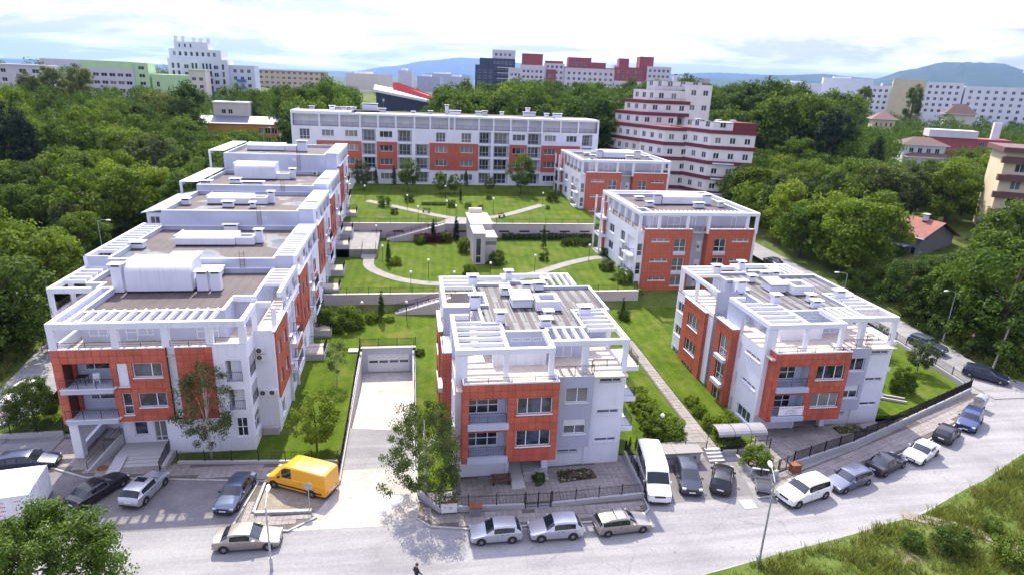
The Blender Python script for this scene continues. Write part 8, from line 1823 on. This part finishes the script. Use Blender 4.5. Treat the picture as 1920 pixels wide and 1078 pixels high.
# flower beds
def bed(poly, z, label, seed):
    root = thing('flower_bed', label, 'flower bed', (poly[0][0], poly[0][1], z)); o = root.location
    b = MB((o.x, o.y, o.z)); b.prism(poly, z-.05, z+.08); b.build('soil', SOIL, root); r = random.Random(seed); pk = [plain('petal_white', (.7, .68, .66), .8, var=0) if 'petal_white' not in MATS else MATS['petal_white'], LEAF['mid'], LEAF['plum']]
    for q, m in enumerate(pk):
        b = MB((o.x, o.y, o.z)); k = 0
        while k < (40, 60, 30)[q]:
            x, y = r.uniform(min(p[0] for p in poly), max(p[0] for p in poly)), r.uniform(min(p[1] for p in poly), max(p[1] for p in poly))
            if inpoly(x, y, poly): leaves_at(b, r, x, y, z+.14, (3, 8, 6)[q], .16, (.09, .14, .12)[q]); k += 1
        f = b.build(('white_flowers', 'leaves', 'red_leaves')[q], m, root); f['kind'] = 'stuff'
def leaves_at(b, r, x, y, z, n, rad, s):
    c = MB(); leaves(c, r, Vector((x, y, z)), n, rad, s); b.add(c.v, c.f)
bed([(12.0, 43.6), (15.4, 44.0), (15.2, 45.3), (12.1, 45.1)], .12, 'flower bed with white and red plants before the front house', 1); bed([(41.6, 48.6), (44.6, 48.9), (44.4, 50.0), (41.6, 49.8)], .12, 'dark planted bed beside the porch of the right-hand house', 2)
vent = thing('ventilation_kerb', 'long low concrete vent box in the lawn by the dark fence', 'vent', (51.5, 54.8, .3), R(-28)); MB().box(-1.9, 1.9, -.5, -.35, 0, .25).build('kerb_frame', STONE, vent); MB().box(-1.9, 1.9, .35, .5, 0, .25).build('kerb_frame', STONE, vent); MB().box(-1.9, -1.75, -.35, .35, 0, .25).build('kerb_frame', STONE, vent); MB().box(-1.74, 1.9, -.35, .35, 0, .12).build('grating', DARKMET, vent)
slab = thing('concrete_slab', 'flat square concrete slab on the lawn at the garage corner', 'slab', (-7.0, 70.7, .65)); MB().box(-.6, .6, -.5, .5, 0, .12).build('slab', STONE, slab)
for x, y, s, l, m in ((-25.6, 49.3, .42, 'round rusty manhole cover on the pavement by the stair wall', RUST), (-1.3, 40.2, .4, 'pale square drain cover at the mouth of the ramp', CONC), (26.8, 39.4, .55, 'square concrete manhole cover behind the black hatchback', CONC), (-9.1, 40.5, .5, 'pale square manhole slab at the kerb below the sign', FRAME)):
    o = thing('manhole_cover', l, 'manhole cover', (x, y, .02 if y < 42 else .13)); (MB().lathe([(s, 0), (s, .012)], 20) if m is RUST else MB().box(-s, s, -s, s, 0, .012)).build('cover', m, o)
# banner on the lower balcony of the right-hand house
bn = thing('banner', 'white banner with red heading hung on the lower balcony railing', 'banner', (34.55, 48.72, 2.45)); MB().box(0, 2.55, 0, .015, 0, .95).build('cloth', plain('banner_cloth', (.78, .77, .80), .8, var=.04), bn)
def scrawl(y0, h, x0, x1, m, seed):
    r = random.Random(seed); b = MB(); x = x0
    while x < x1:
        w = r.uniform(.03, .07); k = r.random()
        if k < .86: b.box(x, x+w*.3, -.006, -.002, y0, y0+h); b.box(x+w*.3, x+w, -.006, -.002, y0+h*r.choice((0, .4, .8)), y0+h*(r.choice((.2, .6, 1.0))))
        x += w+.025
    o = b.build('lettering', m, bn); o['kind'] = 'stuff'
scrawl(.70, .13, .12, 2.42, MATS['red_lettering'], 1); scrawl(.48, .08, .8, 1.75, DARKMET, 2); scrawl(.32, .08, .7, 1.9, DARKMET, 3); scrawl(.15, .08, .7, 1.95, DARKMET, 4)
# furniture on the balcony of the stepped block
tb = thing('garden_table', 'dark plastic table on the upper balcony of the stepped block', 'table', (-27.0, 51.6, 6.78)); MB().box(-.4, .4, -.35, .35, .68, .72).build('table_top', BLACKPL, tb)
for sx in (-.33, .33):
    for sy in (-.28, .28): MB().tube([(sx, sy, 0), (sx, sy, .68)], .025, 5).build('leg', BLACKPL, tb)
ch = thing('plastic_chair', 'white plastic chair on the upper balcony of the stepped block', 'chair', (-25.9, 51.5, 6.78), R(20)); MB().box(-.24, .24, -.24, .24, .42, .45).build('seat', FRAME, ch); MB().box(-.24, .24, .22, .26, .45, .9).build('backrest', FRAME, ch)
for sx in (-.21, .21):
    for sy in (-.21, .21): MB().tube([(sx, sy, 0), (sx, sy, .42)], .025, 5).build('leg', FRAME, ch)
    MB().box(sx-.025, sx+.025, -.22, .22, .62, .65).build('armrest', FRAME, ch)
# pedestrian at the bottom edge
def person(x, y, ang):
    root = thing('person', 'person in dark jacket and trousers walking at the bottom edge of the street', 'person', (x, y, 0), ang)
    J = {'pel': (0, 0, .95), 'spine': (0, .0, 1.18), 'chest': (0, .02, 1.38), 'neck': (0, .03, 1.50), 'head0': (0, .06, 1.58), 'head1': (0, .07, 1.70), 'shl': (-.19, .02, 1.42), 'ell': (-.25, -.08, 1.17), 'hal': (-.22, .08, .95), 'hnl': (-.21, .14, .86), 'shr': (.19, .02, 1.42), 'elr': (.25, .10, 1.17), 'har': (.23, .26, .98), 'hnr': (.22, .32, .90),
         'hpl': (-.10, 0, .90), 'knl': (-.11, .16, .50), 'anl': (-.11, .10, .10), 'tol': (-.11, .28, .05), 'hpr': (.10, 0, .90), 'knr': (.11, -.06, .50), 'anr': (.11, -.34, .14), 'tor': (.11, -.22, .04)}
    Rd = {'pel': .155, 'spine': .15, 'chest': .165, 'neck': .062, 'head0': .085, 'head1': .095, 'shl': .075, 'ell': .055, 'hal': .042, 'hnl': .038, 'shr': .075, 'elr': .055, 'har': .042, 'hnr': .038, 'hpl': .095, 'knl': .07, 'anl': .05, 'tol': .04, 'hpr': .095, 'knr': .07, 'anr': .05, 'tor': .04}
    ED = [('pel', 'spine'), ('spine', 'chest'), ('chest', 'neck'), ('neck', 'head0'), ('head0', 'head1'), ('chest', 'shl'), ('shl', 'ell'), ('ell', 'hal'), ('hal', 'hnl'), ('chest', 'shr'), ('shr', 'elr'), ('elr', 'har'), ('har', 'hnr'), ('pel', 'hpl'), ('hpl', 'knl'), ('knl', 'anl'), ('anl', 'tol'), ('pel', 'hpr'), ('hpr', 'knr'), ('knr', 'anr'), ('anr', 'tor')]
    ks = list(J); me = bpy.data.meshes.new('body'); me.from_pydata([J[k] for k in ks], [(ks.index(a), ks.index(b)) for a, b in ED], []); o = link(bpy.data.objects.new('body', me), root)
    md = o.modifiers.new('skin', 'SKIN'); 
    for i, k in enumerate(ks): v = me.skin_vertices[0].data[i]; v.radius = (Rd[k], Rd[k]*.85); v.use_root = k == 'pel'
    o.modifiers.new('sub', 'SUBSURF').levels = 2; o.modifiers['sub'].render_levels = 2
    m, nt, N, L, b = nodes('dark_clothes_and_skin'); b.inputs['Roughness'].default_value = .8
    tc = N.new('ShaderNodeTexCoord'); sp = N.new('ShaderNodeSeparateXYZ'); L.new(tc.outputs['Object'], sp.inputs[0]); mr = N.new('ShaderNodeMath'); mr.operation = 'DIVIDE'; L.new(sp.outputs[2], mr.inputs[0]); mr.inputs[1].default_value = 2.0
    L.new(ramp(N, L, mr.outputs[0], [(0, (.012, .012, .014)), (.47, (.02, .02, .03)), (.475, (.018, .018, .024)), (.76, (.022, .022, .03)), (.765, (.42, .26, .19)), (1, (.42, .26, .19))]), b.inputs['Base Color']); 
    for e in [n for n in N if n.type == 'VALTORGB']: e.color_ramp.interpolation = 'CONSTANT'
    me.materials.append(m)
    MB().lathe([(.02, .02), (.075, .03), (.105, .07), (.108, .12), (.085, .17), (.03, .2)], 12, (0, .045, 1.63)).build('hair', plain('dark_hair', (.02, .014, .011), .7, var=.2, scale=20), root, smooth=True)
    skin = plain('skin', (.45, .28, .21), .6, var=.05)
    MB().tube([(0, .15, 1.655), (0, .185, 1.635)], [.012, .016], 6).build('nose', skin, root)
    for s in (-1, 1):
        MB().lathe([(.003, -.008), (.010, 0), (.003, .008)], 8, (s*.033, .148, 1.67)).build('eye', BLACKPL, root); MB().box(s*.095-.012, s*.095+.012, .04, .075, 1.625, 1.685).build('ear', skin, root)
        h = Vector((s*.215, .14 if s < 0 else .32, .86 if s < 0 else .90))
        for k in range(4): MB().tube([h+Vector((0, -.025+k*.017, 0)), h+Vector((s*.005, -.02+k*.02, -.045)), h+Vector((-s*.012, -.012+k*.02, -.08+abs(k-1.5)*.008))], [.010, .009, .007], 6).build('finger', skin, root)
        MB().tube([h+Vector((-s*.01, .03, .02)), h+Vector((-s*.02, .055, -.01)), h+Vector((-s*.02, .06, -.035))], [.011, .010, .008], 6).build('thumb', skin, root)
    MB().box(-.02, .02, .145, .155, 1.60, 1.607).build('mouth', PT['red'], root)
person(.05, 33.7, R(-60))
# lamps, wires and pipes on the roofs
ant = random.Random(5)
for root_, spots in ((block1, ((-2, 12.5, 11.5), (3.5, 27, 12.5), (-4, 44, 14.4), (2, 58, 15.3), (-3, 74, 18.1))), (long6, ((20, 8, 15.6), (52, 7, 15.6)))):
    for x, y, z in spots:
        b = MB(); h = ant.uniform(1.8, 3.2); b.tube([(x, y, z), (x, y, z+h)], .02, 4)
        for k in range(4): b.tube([(x-.3+k*.03, y, z+h-.1-k*.14), (x+.3-k*.03, y, z+h-.1-k*.14)], .01, 3)
        b.build('aerial', GREYMET, root_)
S.render.engine = 'CYCLES'
S.cycles.max_bounces = 6; S.cycles.diffuse_bounces = 3; S.cycles.glossy_bounces = 3; S.cycles.transmission_bounces = 3; S.cycles.transparent_max_bounces = 6; S.cycles.volume_bounces = 0
S.cycles.use_denoising = True
S.render.resolution_x, S.render.resolution_y = 1024, 574
